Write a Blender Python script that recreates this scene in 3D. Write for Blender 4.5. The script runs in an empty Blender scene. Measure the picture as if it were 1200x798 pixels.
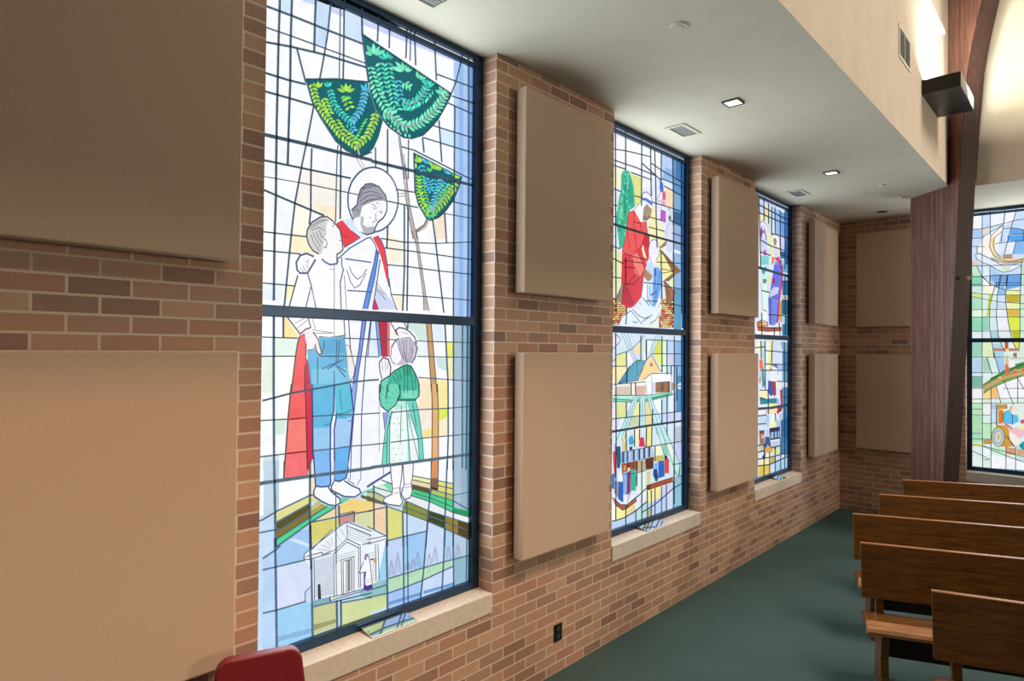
import bpy, bmesh, math, random
from mathutils import Vector, Matrix
random.seed(7)
C = bpy.context.scene.collection
S2 = math.sqrt(2)
# stained-glass drawing, measured on each window's own plane in millimetres from its lower left corner.
# panes and painted strokes: (red, green, blue, stroke width or 0, layer, u, v, u, v, ...); lead lines: (width, u, v, u, v, ...)
ART = {
1: [
('background_glass', [
(252,253,255,0,0,8,3065,1045,3199,1414,3199,1431,2234,1431,0,934,0,53,72),
(200,224,247,0,1,44,673,174,681,696,757,1421,451,1427,0,1003,0,53,72),
(208,216,250,0,1,85,3103,1292,3153,1241,3119,86,3076),
(178,208,247,0,2,1215,3137,1332,3141,1352,1612,1235,1612),
(150,190,240,0,3,1259,3137,1293,3138,1314,1611,1279,1609),
(120,160,212,0,3,1332,3141,1415,3142,1431,1894,1431,1605,1352,1607),
(172,198,216,0,2,1257,0,1235,1587,1342,1581,1363,0),
(152,182,200,0,3,1314,0,1293,1590,1342,1581,1363,0),
(92,142,164,0,4,1363,0,1342,1581,1431,1579,1431,0),
(214,234,251,0,1,135,3039,188,3061,189,2991,135,2990),
(205,228,250,0,2,313,3102,395,3119,388,2994,312,2992),
(205,228,250,0,1,315,2983,382,2987,363,2896,313,2891),
(215,232,252,0,2,477,3130,572,3129,577,2999,476,2992),
(215,235,252,0,3,1121,2694,1221,2701,1224,2610,1122,2608),
(252,246,236,0,1,249,2276,461,2289,461,2075,431,2054,308,2087,224,2109),
(253,238,206,0,2,319,2125,436,2130,437,2055,377,2072),
(254,250,232,0,2,213,2102,302,2084,297,2024,281,1965,201,1959),
(252,232,212,0,1,1080,2196,1154,2211,1167,2068,1089,2058),
(250,240,185,0,1,181,1718,224,1722,195,1647,174,1648),
(253,243,205,0,1,204,1961,281,1961,322,1894,339,1876,282,1884,200,1877),
(226,238,251,0,1,69,1719,165,1724,166,1648,70,1644),
(251,244,222,0,1,754,2048,857,2010,859,1900,756,1877),
(252,240,212,0,1,783,1720,858,1722,859,1647,819,1645),
(248,226,150,0,1,169,1572,185,1570,244,1492,241,1479,169,1481),
(220,239,228,0,1,129,1477,244,1477,234,1394,130,1394),
(234,240,250,0,1,70,1473,121,1474,122,1394,71,1394),
(226,240,222,0,1,71,1389,122,1389,126,1226,74,1228),
(222,232,252,0,1,531,1569,601,1577,586,1483,535,1482),
(214,238,225,0,1,900,1577,1025,1576,1042,1480,973,1479,942,1526,882,1553),
(228,240,248,0,1,1072,1574,1165,1575,1179,1476,1085,1478),
(238,244,252,0,1,973,1467,1058,1471,1067,1393,970,1390),
(205,232,228,0,1,1099,1381,1180,1380,1189,1303,1115,1329),
(242,238,120,0,1,1183,1473,1233,1474,1234,1386,1186,1387),
(248,240,182,0,1,1188,1383,1232,1383,1232,1259,1194,1260),
(252,236,210,0,1,975,1271,1068,1266,1073,1185,984,1189),
(250,236,165,0,1,1112,1259,1194,1250,1195,1180,1117,1184),
(245,240,170,0,1,778,1544,825,1511,811,1476,790,1453,779,1481),
(216,230,240,0,1,81,936,160,939,161,871,81,881),
(215,240,222,0,1,135,1096,192,1096,183,1030,135,1035),
(251,232,198,0,2,976,1237,1069,1234,1077,1093,978,1095),
(250,238,165,0,2,1117,1232,1194,1230,1196,1094,1125,1093),
(218,240,90,0,1,1127,1089,1194,1088,1193,1044,1168,1021,1129,1024),
(252,242,205,0,2,1129,1024,1193,1038,1194,930,1130,933),
(252,238,222,0,1,978,1089,1075,1089,1079,980,1010,974),
(250,225,150,0,2,1010,977,1079,983,1079,938,1014,938),
(198,221,235,0,2,83,920,129,914,138,684,87,659),
(184,210,231,0,2,137,913,158,911,161,684,143,683),
(248,232,190,0,2,314,882,331,890,344,765,339,727,316,728),
(165,205,245,0,2,149,510,257,571,319,566,321,476,290,430,147,429),
(212,230,250,0,3,212,538,242,539,320,494,321,476),
(216,226,250,0,2,153,421,326,415,331,289,300,272,301,229,157,232),
(160,214,248,0,2,157,225,332,217,339,33,160,50),
(188,218,250,0,3,85,484,142,505,152,53,91,73),
(140,185,225,0,3,159,105,338,91,339,69,159,81),
(203,208,152,0,2,339,190,468,183,474,56,343,54),
(160,160,110,0,3,340,104,470,94,470,76,342,75),
(211,221,158,0,2,498,167,678,144,680,39,504,47),
(204,221,158,0,3,652,147,773,133,779,64,653,67),
(150,198,200,0,4,605,179,627,206,683,214,772,215,773,137,636,151),
(188,228,190,0,3,785,211,883,211,1018,209,1239,204,1240,170,1018,145,786,143),
(172,205,250,0,2,786,137,893,136,1018,142,1020,38,894,31,787,28),
(205,222,250,0,4,1028,146,1170,161,1250,164,1262,38,1162,35,1006,28),
(146,188,206,0,5,1259,218,1374,200,1376,16,1262,31),
(110,160,215,0,5,787,89,1019,81,1020,63,787,69),
(110,160,215,0,5,1029,82,1261,72,1261,53,1029,64),
(205,225,250,0,2,887,546,905,543,1051,466,1043,411,889,417),
(195,215,248,0,2,782,419,880,416,883,214,785,225),
(160,205,245,0,2,885,415,1043,407,1027,214,887,224),
(204,222,248,0,3,1051,463,1177,399,1174,212,1027,214),
(176,210,240,0,3,1182,398,1247,359,1249,213,1179,211),
(184,204,228,0,6,1252,354,1372,295,1374,203,1254,219),
(160,215,245,0,2,720,415,769,418,772,218,727,219),
(141,134,157,2.2,3,791,224,792,272,805,291,819,265,823,215),
(141,134,157,2,4,811,295,810,289,807,286,803,287,799,292,798,298,799,303,802,306,807,305,810,301,811,295),
(141,134,157,1.8,4,802,283,800,230),
(141,134,157,1.8,4,809,281,812,227),
(152,164,152,1.8,4,796,215,796,181),
(152,164,152,1.8,4,813,211,813,184),
(141,134,157,2.2,3,833,227,834,290,847,317,861,284,866,219),
(141,134,157,2,4,854,322,853,315,849,311,845,312,841,317,840,325,841,332,845,336,849,335,852,330,854,322),
(141,134,157,1.8,4,844,306,842,236),
(141,134,157,1.8,4,851,304,855,233),
(152,164,152,1.8,4,838,219,839,184),
(152,164,152,1.8,4,855,214,856,187),
(141,134,157,2.2,3,900,227,902,254,916,263,930,247,934,219),
(141,134,157,2,4,923,264,921,261,918,260,914,261,910,264,909,267,910,270,913,271,918,270,921,267,923,264),
(141,134,157,1.8,4,912,258,910,230),
(141,134,157,1.8,4,920,257,923,227),
(152,164,152,1.8,4,906,219,906,184),
(152,164,152,1.8,4,923,215,924,187),
(141,134,157,2.2,3,938,222,939,256,953,268,968,249,972,213),
(141,134,157,2,4,960,271,959,267,955,265,951,266,947,270,946,274,947,278,951,279,955,278,959,275,960,271),
(141,134,157,1.8,4,950,263,947,226),
(141,134,157,1.8,4,958,261,961,222),
(152,164,152,1.8,4,943,213,944,178),
(152,164,152,1.8,4,961,209,961,181),
(141,134,157,2.2,4,969,228,970,274,984,292,999,268,1004,220),
(141,134,157,2,5,992,296,990,291,987,288,982,289,978,293,977,299,978,304,982,307,986,306,990,302,992,296),
(141,134,157,1.8,5,981,285,979,234),
(141,134,157,1.8,5,989,283,992,231),
(152,164,152,1.8,4,974,220,975,184),
(152,164,152,1.8,4,993,215,993,187),
(141,134,157,2.2,4,1052,215,1053,254,1068,269,1083,248,1088,207),
(141,134,157,2,5,1075,272,1074,267,1070,265,1066,266,1062,270,1060,275,1062,279,1065,281,1070,280,1074,277,1075,272),
(141,134,157,1.8,5,1064,263,1062,220),
(141,134,157,1.8,5,1073,261,1076,217),
(152,164,152,1.8,5,1058,207,1058,171),
(152,164,152,1.8,4,1076,202,1077,173),
(141,134,157,2.2,4,1094,223,1095,275,1110,295,1126,268,1131,215),
(141,134,157,2,5,1118,299,1117,293,1113,290,1108,291,1104,296,1103,302,1104,308,1108,311,1112,310,1116,305,1118,299),
(141,134,157,1.8,5,1107,286,1104,230),
(141,134,157,1.8,5,1115,284,1119,227),
(152,164,152,1.8,4,1100,215,1100,178),
(152,164,152,1.8,4,1119,210,1120,181),
(141,134,157,2.2,4,1196,218,1197,262,1213,279,1229,255,1234,209),
(141,134,157,2,5,1221,282,1220,277,1216,275,1211,276,1207,280,1205,286,1207,291,1210,293,1215,292,1219,288,1221,282),
(141,134,157,1.8,5,1209,272,1207,223),
(141,134,157,1.8,5,1218,270,1222,220),
(152,164,152,1.8,5,1202,209,1203,172),
(152,164,152,1.8,4,1222,204,1223,175),
(141,134,157,2.2,7,1269,219,1271,256,1287,269,1304,249,1309,211),
(141,134,157,2,8,1295,272,1294,268,1290,266,1285,267,1280,271,1279,275,1280,279,1284,281,1290,280,1294,277,1295,272),
(141,134,157,1.8,8,1283,264,1281,224),
(141,134,157,1.8,8,1292,262,1296,220),
(152,164,152,1.8,8,1276,211,1276,173),
(152,164,152,1.8,7,1296,206,1297,176),
]),
('hill', [
(238,240,176,0,3,941,735,1244,648,1244,617,942,714),
(222,226,140,0,4,1124,682,1244,648,1244,617,1125,652),
(238,222,176,0,5,942,714,1244,617,1245,581,938,687),
(224,218,130,0,6,1125,653,1244,617,1245,582,1125,621),
(92,86,40,0,6,940,687,1071,643,1065,617,942,663),
(176,200,110,0,7,1077,641,1241,580,1243,549,1073,615),
(70,215,140,0,8,940,663,1065,615,1245,548,1246,512,1394,460,1385,428,1246,478,1066,573,928,630),
(30,150,95,0,9,1250,505,1394,457,1388,429,1252,479),
(236,240,242,0,10,888,609,928,625,1066,570,1242,481,1381,426,1364,393,1243,441,1055,524),
(140,150,60,0,11,874,579,888,604,1055,524,1048,469,874,549),
(60,70,35,0,12,1055,524,1184,466,1177,400,1046,468),
(150,130,50,0,13,1184,466,1382,387,1374,296,1177,400),
(80,66,25,0,14,1285,424,1382,387,1374,296,1286,342),
(120,225,170,0,2,644,701,731,744,800,711,799,669,745,714,644,687),
(220,238,228,0,3,690,711,745,714,797,666,798,653,759,652,691,691),
(200,200,140,0,4,644,693,684,687,752,651,746,626,767,606,645,649),
(105,105,50,0,5,644,671,684,653,746,624,767,603,645,644),
(245,214,140,0,6,645,643,685,634,685,592,646,594),
(250,214,176,0,6,692,624,767,598,769,448,693,491),
(225,222,130,0,3,770,594,874,553,876,415,773,416),
(228,226,180,0,2,646,591,685,591,687,492,647,511),
(226,222,150,0,3,143,673,313,726,342,729,362,696,314,688,149,632),
(88,82,28,0,4,144,630,314,688,314,656,176,597,145,595),
(140,112,40,0,5,145,595,176,598,314,655,315,624,145,556),
(80,220,150,0,6,145,553,315,617,410,659,458,648,318,597,151,520,146,521),
(206,190,130,0,7,320,667,362,695,383,679,323,651),
(172,172,76,0,8,320,649,383,677,410,659,320,621),
(100,210,160,0,2,490,688,550,678,488,653),
(120,225,175,0,5,610,698,670,721,670,701,610,686),
(246,214,130,0,7,482,653,556,674,671,638,672,589,482,607),
(100,95,40,0,8,607,685,671,658,671,639,607,669),
(240,218,180,0,9,346,603,452,644,482,652,483,596),
(222,214,120,0,7,326,597,477,589,480,549,331,482,325,483),
(222,222,172,0,3,573,590,672,589,673,495,574,547),
]),
('tree_trunk', [
(180,190,220,0,1,817,2592,828,2595,855,2444,880,2357,864,2354,844,2442),
(196,184,178,0,2,859,2434,873,2438,902,2220,957,2040,927,2036,880,2216),
(196,184,178,0,3,919,2083,951,2087,975,1971,1023,1737,1047,1648,1009,1646,1008,1712,950,2004),
(206,160,112,0,3,1029,1582,1064,1583,1113,1184,1073,1185),
(232,184,120,0,4,1071,1234,1115,1232,1125,1073,1127,927,1078,932,1079,1095),
(240,180,130,0,5,1078,932,1127,933,1129,811,1079,811),
(238,170,100,0,2,1077,811,1129,811,1127,745,1075,752),
(226,150,100,0,9,1075,801,1129,794,1126,630,1073,643),
(150,96,62,0,10,1074,704,1126,697,1126,629,1073,643),
(48,32,24,5,11,1077,650,1126,631),
(152,141,120,7,4,1033,2170,1010,2124,949,2081),
(136,120,96,2.5,5,1025,2169,1002,2126,945,2088),
(136,120,96,2.5,6,1040,2162,1018,2113,953,2076),
(96,104,128,2.5,3,876,2279,807,2263,744,2261,682,2283,621,2338,581,2396,570,2443),
(120,112,112,2.5,4,876,2265,807,2249,737,2249,668,2275,614,2326,562,2391,551,2438),
(90,86,90,3,5,817,2592,844,2442,864,2354),
(90,86,90,3,6,828,2595,855,2444,880,2357),
(90,86,90,3,7,838,2488,880,2216,927,2036),
(90,86,90,3,8,856,2492,902,2220,957,2040),
(90,86,90,3,9,919,2083,950,2004,1008,1712,1009,1646),
(90,86,90,3,10,951,2087,975,1971,1023,1737,1047,1648),
(88,67,48,3.5,5,1029,1582,1073,1185),
(88,67,48,3.5,6,1064,1583,1113,1184),
(88,67,48,3.5,10,1071,1234,1079,1095,1079,811,1075,752),
(88,67,48,3.5,10,1115,1232,1125,1073,1129,811,1127,745),
(88,67,48,3.5,11,1075,801,1073,643),
(88,67,48,3.5,11,1129,794,1126,630),
]),
('tree_canopy', [
(8,100,108,0,5,268,2712,427,2765,619,2808,636,2753,669,2682,718,2637,692,2544,659,2473,620,2431,582,2416,557,2414,492,2423,432,2457,347,2551,300,2616),
(120,112,104,3,6,299,2698,329,2614,394,2553,461,2497,550,2461),
(155,208,70,0,7,299,2698,305,2692,313,2691,327,2696,318,2704,309,2704),
(188,253,85,0,6,299,2698,290,2693,285,2686,284,2675,295,2682,299,2690),
(173,233,78,0,7,304,2682,311,2675,319,2674,333,2680,324,2687,315,2687),
(168,226,76,0,7,304,2682,294,2676,289,2668,287,2655,299,2664,304,2672),
(155,208,70,0,7,310,2666,316,2659,325,2658,338,2664,330,2671,321,2671),
(188,253,85,0,8,310,2666,300,2659,294,2651,293,2639,305,2647,310,2656),
(173,233,78,0,7,316,2650,322,2643,330,2642,344,2647,335,2655,327,2655),
(168,226,76,0,9,316,2650,306,2643,300,2635,298,2622,311,2631,316,2639),
(155,208,70,0,7,322,2633,328,2627,336,2625,350,2631,341,2638,333,2639),
(188,253,85,0,10,322,2633,313,2628,308,2621,307,2610,318,2617,322,2625),
(173,233,78,0,7,328,2617,334,2610,342,2609,356,2615,347,2622,338,2622),
(168,226,76,0,11,328,2617,319,2613,315,2607,315,2597,325,2603,328,2609),
(155,208,70,0,8,339,2604,348,2601,357,2603,370,2612,357,2615,348,2613),
(188,253,85,0,7,339,2604,330,2596,327,2587,331,2576,341,2587,343,2596),
(173,233,78,0,7,351,2593,361,2589,370,2591,382,2601,370,2604,361,2601),
(168,226,76,0,7,351,2593,343,2584,340,2575,343,2564,353,2576,355,2584),
(155,208,70,0,7,364,2581,373,2578,383,2580,395,2589,383,2592,373,2589),
(188,253,85,0,7,364,2581,355,2572,353,2564,356,2552,366,2564,368,2573),
(173,233,78,0,7,377,2569,386,2566,395,2568,408,2577,396,2580,386,2578),
(168,226,76,0,7,377,2569,368,2561,365,2552,369,2541,379,2552,381,2561),
(155,208,70,0,7,390,2558,399,2554,408,2556,421,2565,408,2569,399,2566),
(188,253,85,0,7,390,2558,381,2549,378,2540,381,2529,391,2540,393,2549),
(173,233,78,0,7,403,2546,412,2543,422,2545,434,2555,422,2558,412,2555),
(168,226,76,0,7,403,2546,394,2537,392,2528,396,2517,405,2529,407,2538),
(155,208,70,0,7,416,2535,426,2531,435,2533,448,2543,435,2546,426,2543),
(188,253,85,0,7,416,2535,408,2526,405,2517,409,2506,419,2518,421,2526),
(173,233,78,0,7,430,2523,440,2520,449,2522,462,2532,449,2535,439,2532),
(168,226,76,0,7,430,2523,421,2514,419,2505,423,2494,432,2506,434,2515),
(155,208,70,0,7,443,2512,453,2508,463,2510,476,2520,463,2523,453,2520),
(188,253,85,0,7,443,2512,435,2503,432,2494,436,2482,446,2494,448,2503),
(173,233,78,0,7,457,2500,467,2497,477,2499,490,2508,477,2511,467,2508),
(168,226,76,0,7,457,2500,448,2491,446,2482,450,2471,460,2483,462,2491),
(155,208,70,0,8,474,2492,485,2491,495,2495,505,2507,491,2506,481,2501),
(188,253,85,0,7,474,2492,467,2481,467,2473,475,2463,482,2477,481,2485),
(173,233,78,0,9,492,2484,503,2484,513,2488,524,2500,509,2499,499,2494),
(168,226,76,0,7,492,2484,485,2474,485,2466,493,2456,500,2469,499,2478),
(155,208,70,0,10,510,2477,521,2476,531,2481,542,2493,527,2492,518,2487),
(188,253,85,0,7,510,2477,503,2467,503,2458,511,2449,518,2462,517,2470),
(173,233,78,0,11,528,2470,540,2469,550,2473,560,2485,545,2485,536,2480),
(168,226,76,0,7,528,2470,522,2460,521,2451,529,2441,536,2455,535,2463),
(155,208,70,0,12,547,2463,558,2462,568,2466,579,2478,564,2478,554,2473),
(188,253,85,0,6,547,2463,540,2452,540,2444,548,2434,555,2447,554,2456),
(152,144,136,3,13,700,2828,681,2715,659,2608,620,2525,559,2466),
(173,233,78,0,14,669,2659,671,2649,678,2643,694,2643,690,2655,682,2660),
(168,226,76,0,14,669,2659,656,2657,646,2650,637,2636,654,2640,663,2648),
(155,208,70,0,14,665,2638,667,2628,674,2622,690,2621,686,2634,678,2639),
(188,253,85,0,14,665,2638,652,2636,642,2629,633,2615,649,2620,659,2627),
(173,233,78,0,14,661,2617,663,2607,669,2601,685,2600,681,2613,674,2618),
(168,226,76,0,14,661,2617,648,2615,638,2608,628,2595,645,2599,654,2606),
(155,208,70,0,14,653,2596,652,2585,657,2578,671,2573,671,2587,665,2594),
(188,253,85,0,14,653,2596,641,2597,630,2592,618,2580,634,2580,644,2586),
(173,233,78,0,14,644,2575,642,2564,647,2557,661,2552,661,2566,655,2573),
(168,226,76,0,14,644,2575,631,2576,620,2572,608,2559,624,2560,635,2565),
(155,208,70,0,14,634,2555,632,2543,637,2536,651,2532,651,2546,645,2552),
(188,253,85,0,14,634,2555,621,2555,611,2551,599,2539,615,2539,625,2544),
(173,233,78,0,14,624,2534,623,2523,627,2515,641,2511,641,2525,636,2532),
(168,226,76,0,14,624,2534,612,2535,601,2530,589,2518,605,2519,615,2524),
(155,208,70,0,14,610,2515,603,2504,603,2495,611,2485,618,2499,617,2508),
(188,253,85,0,15,610,2515,600,2521,590,2521,575,2513,587,2507,598,2508),
(173,233,78,0,14,592,2498,585,2487,585,2478,594,2468,601,2482,600,2491),
(168,226,76,0,15,592,2498,583,2504,572,2503,557,2496,569,2490,580,2491),
(155,208,70,0,14,574,2481,568,2470,568,2461,576,2451,583,2465,582,2474),
(188,253,85,0,15,574,2481,565,2487,555,2486,540,2479,552,2473,562,2474),
(173,233,78,0,7,363,2650,370,2644,379,2643,393,2648,384,2655,374,2655),
(168,226,76,0,7,363,2650,354,2641,350,2632,352,2620,362,2631,365,2641),
(155,208,70,0,7,371,2636,378,2630,387,2629,402,2634,392,2641,382,2641),
(188,253,85,0,9,371,2636,362,2627,358,2618,360,2606,370,2617,373,2626),
(173,233,78,0,7,379,2622,386,2616,395,2615,410,2620,400,2627,391,2627),
(168,226,76,0,10,379,2622,370,2613,366,2604,368,2592,378,2603,381,2612),
(155,208,70,0,7,387,2608,394,2601,403,2600,418,2605,408,2612,399,2613),
(188,253,85,0,11,387,2608,378,2599,374,2590,376,2577,386,2589,390,2598),
(173,233,78,0,7,396,2593,403,2587,412,2586,426,2591,416,2598,407,2598),
(168,226,76,0,12,396,2593,387,2585,383,2576,384,2563,395,2575,398,2584),
(155,208,70,0,7,433,2564,440,2559,449,2558,463,2564,452,2569,443,2569),
(188,253,85,0,7,444,2552,452,2547,461,2546,474,2552,464,2557,455,2557),
(173,233,78,0,7,456,2540,463,2534,472,2534,486,2539,476,2545,466,2545),
(168,226,76,0,7,467,2527,475,2522,484,2522,497,2527,487,2533,478,2532),
(155,208,70,0,8,482,2517,491,2515,501,2517,513,2526,500,2528,491,2525),
(188,253,85,0,9,498,2510,508,2508,517,2510,530,2519,517,2521,507,2518),
(173,233,78,0,10,515,2503,525,2501,534,2503,547,2512,534,2514,524,2511),
(168,226,76,0,16,532,2496,542,2493,551,2495,564,2504,551,2506,541,2503),
(88,197,110,0,14,625,2621,614,2619,605,2613,596,2601,611,2605,619,2611),
(108,240,134,0,14,615,2602,603,2600,594,2594,586,2582,600,2586,609,2592),
(99,220,124,0,14,604,2583,593,2580,584,2575,575,2563,590,2566,598,2573),
(96,214,120,0,14,594,2563,583,2561,574,2556,565,2543,579,2547,588,2554),
(88,197,110,0,14,584,2544,573,2542,564,2536,556,2524,570,2528,578,2534),
(108,240,134,0,14,574,2525,563,2523,554,2517,546,2505,560,2509,569,2515),
(99,220,124,0,17,565,2506,554,2504,545,2498,537,2486,551,2490,559,2496),
(96,136,144,3,8,398,2703,423,2636,466,2600,523,2574),
(62,214,190,0,9,398,2703,404,2697,411,2696,424,2701,415,2707,408,2707),
(57,197,175,0,7,398,2703,389,2697,384,2689,382,2678,393,2686,398,2694),
(69,240,213,0,9,404,2687,409,2681,417,2681,430,2685,421,2692,413,2692),
(64,220,196,0,9,404,2687,394,2681,389,2674,388,2662,399,2671,403,2678),
(62,214,190,0,9,410,2671,415,2666,423,2665,435,2670,427,2676,419,2676),
(57,197,175,0,10,410,2671,400,2666,395,2658,394,2647,405,2655,409,2662),
(69,240,213,0,9,415,2656,421,2650,429,2649,441,2654,433,2660,425,2660),
(64,220,196,0,11,415,2656,406,2650,401,2643,399,2631,411,2639,415,2647),
(62,214,190,0,9,421,2640,427,2634,435,2633,447,2638,439,2645,431,2645),
(57,197,175,0,12,421,2640,412,2634,407,2627,405,2616,416,2624,421,2631),
(69,240,213,0,10,432,2628,441,2625,449,2627,460,2636,449,2638,440,2635),
(64,220,196,0,9,432,2628,425,2620,422,2612,426,2602,434,2613,436,2621),
(62,214,190,0,9,445,2617,453,2615,462,2617,473,2625,462,2627,453,2625),
(57,197,175,0,9,445,2617,438,2609,435,2602,438,2592,447,2602,448,2610),
(69,240,213,0,9,458,2607,466,2604,475,2606,486,2614,475,2617,466,2614),
(64,220,196,0,9,458,2607,450,2598,448,2591,451,2581,460,2591,461,2599),
(62,214,190,0,10,472,2597,482,2596,490,2600,500,2610,487,2610,479,2605),
(57,197,175,0,9,472,2597,466,2588,466,2581,471,2572,478,2584,478,2591),
(69,240,213,0,11,488,2590,498,2589,506,2593,516,2603,504,2602,495,2598),
(64,220,196,0,9,488,2590,482,2581,482,2573,488,2565,494,2576,494,2584),
(62,214,190,0,12,505,2582,514,2582,523,2585,533,2595,520,2595,512,2591),
(57,197,175,0,9,505,2582,499,2574,498,2566,504,2557,511,2569,510,2576),
(69,240,213,0,13,521,2575,531,2574,540,2578,550,2588,537,2588,528,2583),
(64,220,196,0,7,521,2575,515,2566,515,2558,521,2550,527,2561,527,2569),
(160,160,168,3,15,607,2772,591,2701,570,2639,526,2575),
(84,196,232,0,14,607,2772,608,2762,614,2757,629,2757,625,2768,618,2772),
(77,180,213,0,16,607,2772,595,2769,586,2763,577,2750,592,2754,601,2761),
(94,220,255,0,16,602,2751,604,2741,610,2736,624,2736,621,2747,614,2751),
(87,202,239,0,16,602,2751,590,2748,581,2742,573,2730,588,2733,596,2740),
(84,196,232,0,16,598,2730,599,2720,605,2715,619,2715,616,2726,609,2730),
(77,180,213,0,16,598,2730,586,2728,577,2722,569,2709,583,2713,592,2719),
(94,220,255,0,16,593,2709,595,2699,601,2694,615,2694,612,2705,605,2710),
(87,202,239,0,16,593,2709,581,2707,572,2701,564,2688,579,2692,587,2699),
(84,196,232,0,16,587,2688,587,2678,592,2672,605,2670,604,2682,598,2687),
(77,180,213,0,16,587,2688,576,2687,566,2682,556,2670,571,2672,580,2678),
(94,220,255,0,16,580,2667,579,2657,584,2651,598,2649,596,2661,590,2666),
(87,202,239,0,16,580,2667,568,2667,559,2662,549,2650,563,2652,572,2657),
(84,196,232,0,16,572,2646,572,2636,577,2630,590,2628,589,2640,583,2645),
(77,180,213,0,16,572,2646,561,2646,551,2641,542,2629,556,2631,565,2636),
(94,220,255,0,16,561,2626,557,2616,560,2608,570,2602,573,2615,570,2622),
(87,202,239,0,16,561,2626,551,2629,541,2626,529,2617,542,2615,551,2618),
(84,196,232,0,16,547,2607,544,2596,546,2589,556,2583,559,2596,556,2603),
(77,180,213,0,16,547,2607,537,2609,528,2607,515,2597,528,2595,538,2598),
(94,220,255,0,16,534,2587,531,2577,533,2570,543,2563,546,2576,543,2583),
(87,202,239,0,16,534,2587,524,2590,515,2588,502,2578,515,2576,525,2579),
(168,226,76,0,6,483,2715,473,2724,459,2726,437,2720,452,2710,466,2709),
(155,208,70,0,7,485,2718,484,2733,476,2742,458,2747,462,2730,470,2721),
(188,253,85,0,8,489,2720,497,2736,497,2749,489,2765,480,2744,481,2731),
(173,233,78,0,9,493,2720,508,2732,516,2746,520,2766,501,2750,494,2736),
(168,226,76,0,16,495,2719,513,2723,527,2733,542,2752,519,2744,506,2734),
(155,208,70,0,8,330,2691,329,2702,323,2707,309,2709,312,2696,319,2691),
(188,253,85,0,9,333,2692,340,2704,341,2714,333,2724,326,2709,326,2700),
(173,233,78,0,10,336,2692,348,2700,355,2709,358,2724,343,2714,337,2704),
(62,214,190,0,6,386,2710,385,2721,379,2726,365,2728,368,2715,375,2710),
(57,197,175,0,7,388,2712,394,2723,393,2732,385,2741,379,2726,381,2718),
(69,240,213,0,8,391,2712,401,2721,406,2730,406,2744,394,2732,390,2722),
(87,202,239,0,17,603,2759,601,2772,592,2780,574,2784,579,2768,588,2761),
(84,196,232,0,18,607,2761,615,2776,615,2789,606,2803,598,2784,599,2771),
(77,180,213,0,19,611,2761,620,2766,625,2773,626,2784,615,2776,610,2769),
(188,253,85,0,9,490,2687,500,2685,510,2688,523,2698,509,2699,499,2696),
(173,233,78,0,9,490,2687,478,2682,471,2675,466,2661,480,2668,487,2676),
(168,226,76,0,16,500,2668,510,2666,520,2669,533,2679,520,2680,510,2677),
(155,208,70,0,10,500,2668,489,2663,481,2656,476,2642,490,2649,497,2657),
(188,253,85,0,16,511,2649,521,2647,531,2649,544,2659,530,2661,520,2658),
(173,233,78,0,11,511,2649,499,2644,491,2637,486,2623,501,2630,508,2638),
(84,196,232,0,8,523,2550,531,2546,541,2548,553,2555,542,2559,533,2557),
(77,180,213,0,7,523,2550,515,2542,512,2534,515,2523,524,2534,526,2542),
(94,220,255,0,15,534,2539,542,2536,551,2537,564,2544,553,2548,543,2546),
(87,202,239,0,10,534,2539,526,2531,523,2523,525,2512,535,2523,537,2531),
(62,214,190,0,7,498,2560,494,2551,495,2544,502,2537,506,2548,504,2555),
(88,197,110,0,10,493,2700,499,2692,507,2690,522,2694,514,2703,505,2704),
(108,240,134,0,10,489,2697,483,2686,482,2678,490,2668,497,2682,496,2690),
(99,220,124,0,10,486,2698,474,2695,465,2688,458,2675,473,2680,481,2687),
(200,190,190,0,15,553,2465,562,2467,581,2412,570,2410),
]),
('tree_canopy', [
(8,100,108,0,20,583,3039,611,3036,1193,2921,1160,2848,1096,2743,1049,2687,988,2624,912,2587,853,2578,752,2610,718,2638,669,2682,636,2753,623,2809,605,2898),
(122,236,190,0,21,643,2956,633,2966,619,2967,596,2959,610,2949,625,2948),
(112,217,175,0,22,647,2961,644,2981,633,2993,607,2999,613,2975,626,2964),
(137,255,213,0,23,652,2964,663,2986,663,3005,651,3025,640,2997,641,2978),
(126,243,196,0,24,657,2964,676,2980,686,2996,690,3021,667,3000,658,2983),
(122,236,190,0,25,661,2962,686,2971,706,2985,728,3013,695,3000,676,2984),
(57,197,175,0,26,736,2967,721,2974,703,2975,676,2966,697,2958,715,2959),
(69,240,213,0,26,739,2971,734,2987,723,2996,700,3000,708,2981,720,2973),
(64,220,196,0,27,743,2974,750,2988,749,3000,739,3011,732,2993,734,2982),
(62,214,190,0,21,748,2975,759,2984,764,2993,763,3005,751,2994,747,2984),
(57,197,175,0,22,752,2973,764,2977,773,2984,781,2998,765,2992,757,2984),
(137,255,213,0,21,845,2935,825,2946,802,2948,766,2939,792,2927,816,2926),
(126,243,196,0,22,848,2939,840,2959,824,2971,792,2976,805,2952,822,2942),
(122,236,190,0,23,853,2943,858,2961,854,2975,838,2988,833,2965,839,2951),
(112,217,175,0,24,858,2945,869,2958,873,2970,868,2984,855,2967,853,2955),
(137,255,213,0,25,863,2944,877,2952,884,2962,887,2977,871,2966,864,2956),
(126,243,196,0,26,866,2942,883,2946,896,2954,908,2971,887,2965,875,2956),
(122,236,190,0,21,950,2932,956,2948,953,2961,938,2972,933,2951,937,2939),
(112,217,175,0,22,956,2933,966,2943,969,2952,965,2963,953,2950,951,2941),
(137,255,213,0,23,960,2933,973,2938,981,2946,984,2960,969,2952,962,2943),
(126,243,196,0,24,963,2930,980,2932,994,2940,1010,2957,988,2952,974,2944),
(62,214,190,0,25,1012,2913,1008,2932,995,2943,967,2947,975,2924,989,2915),
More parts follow.
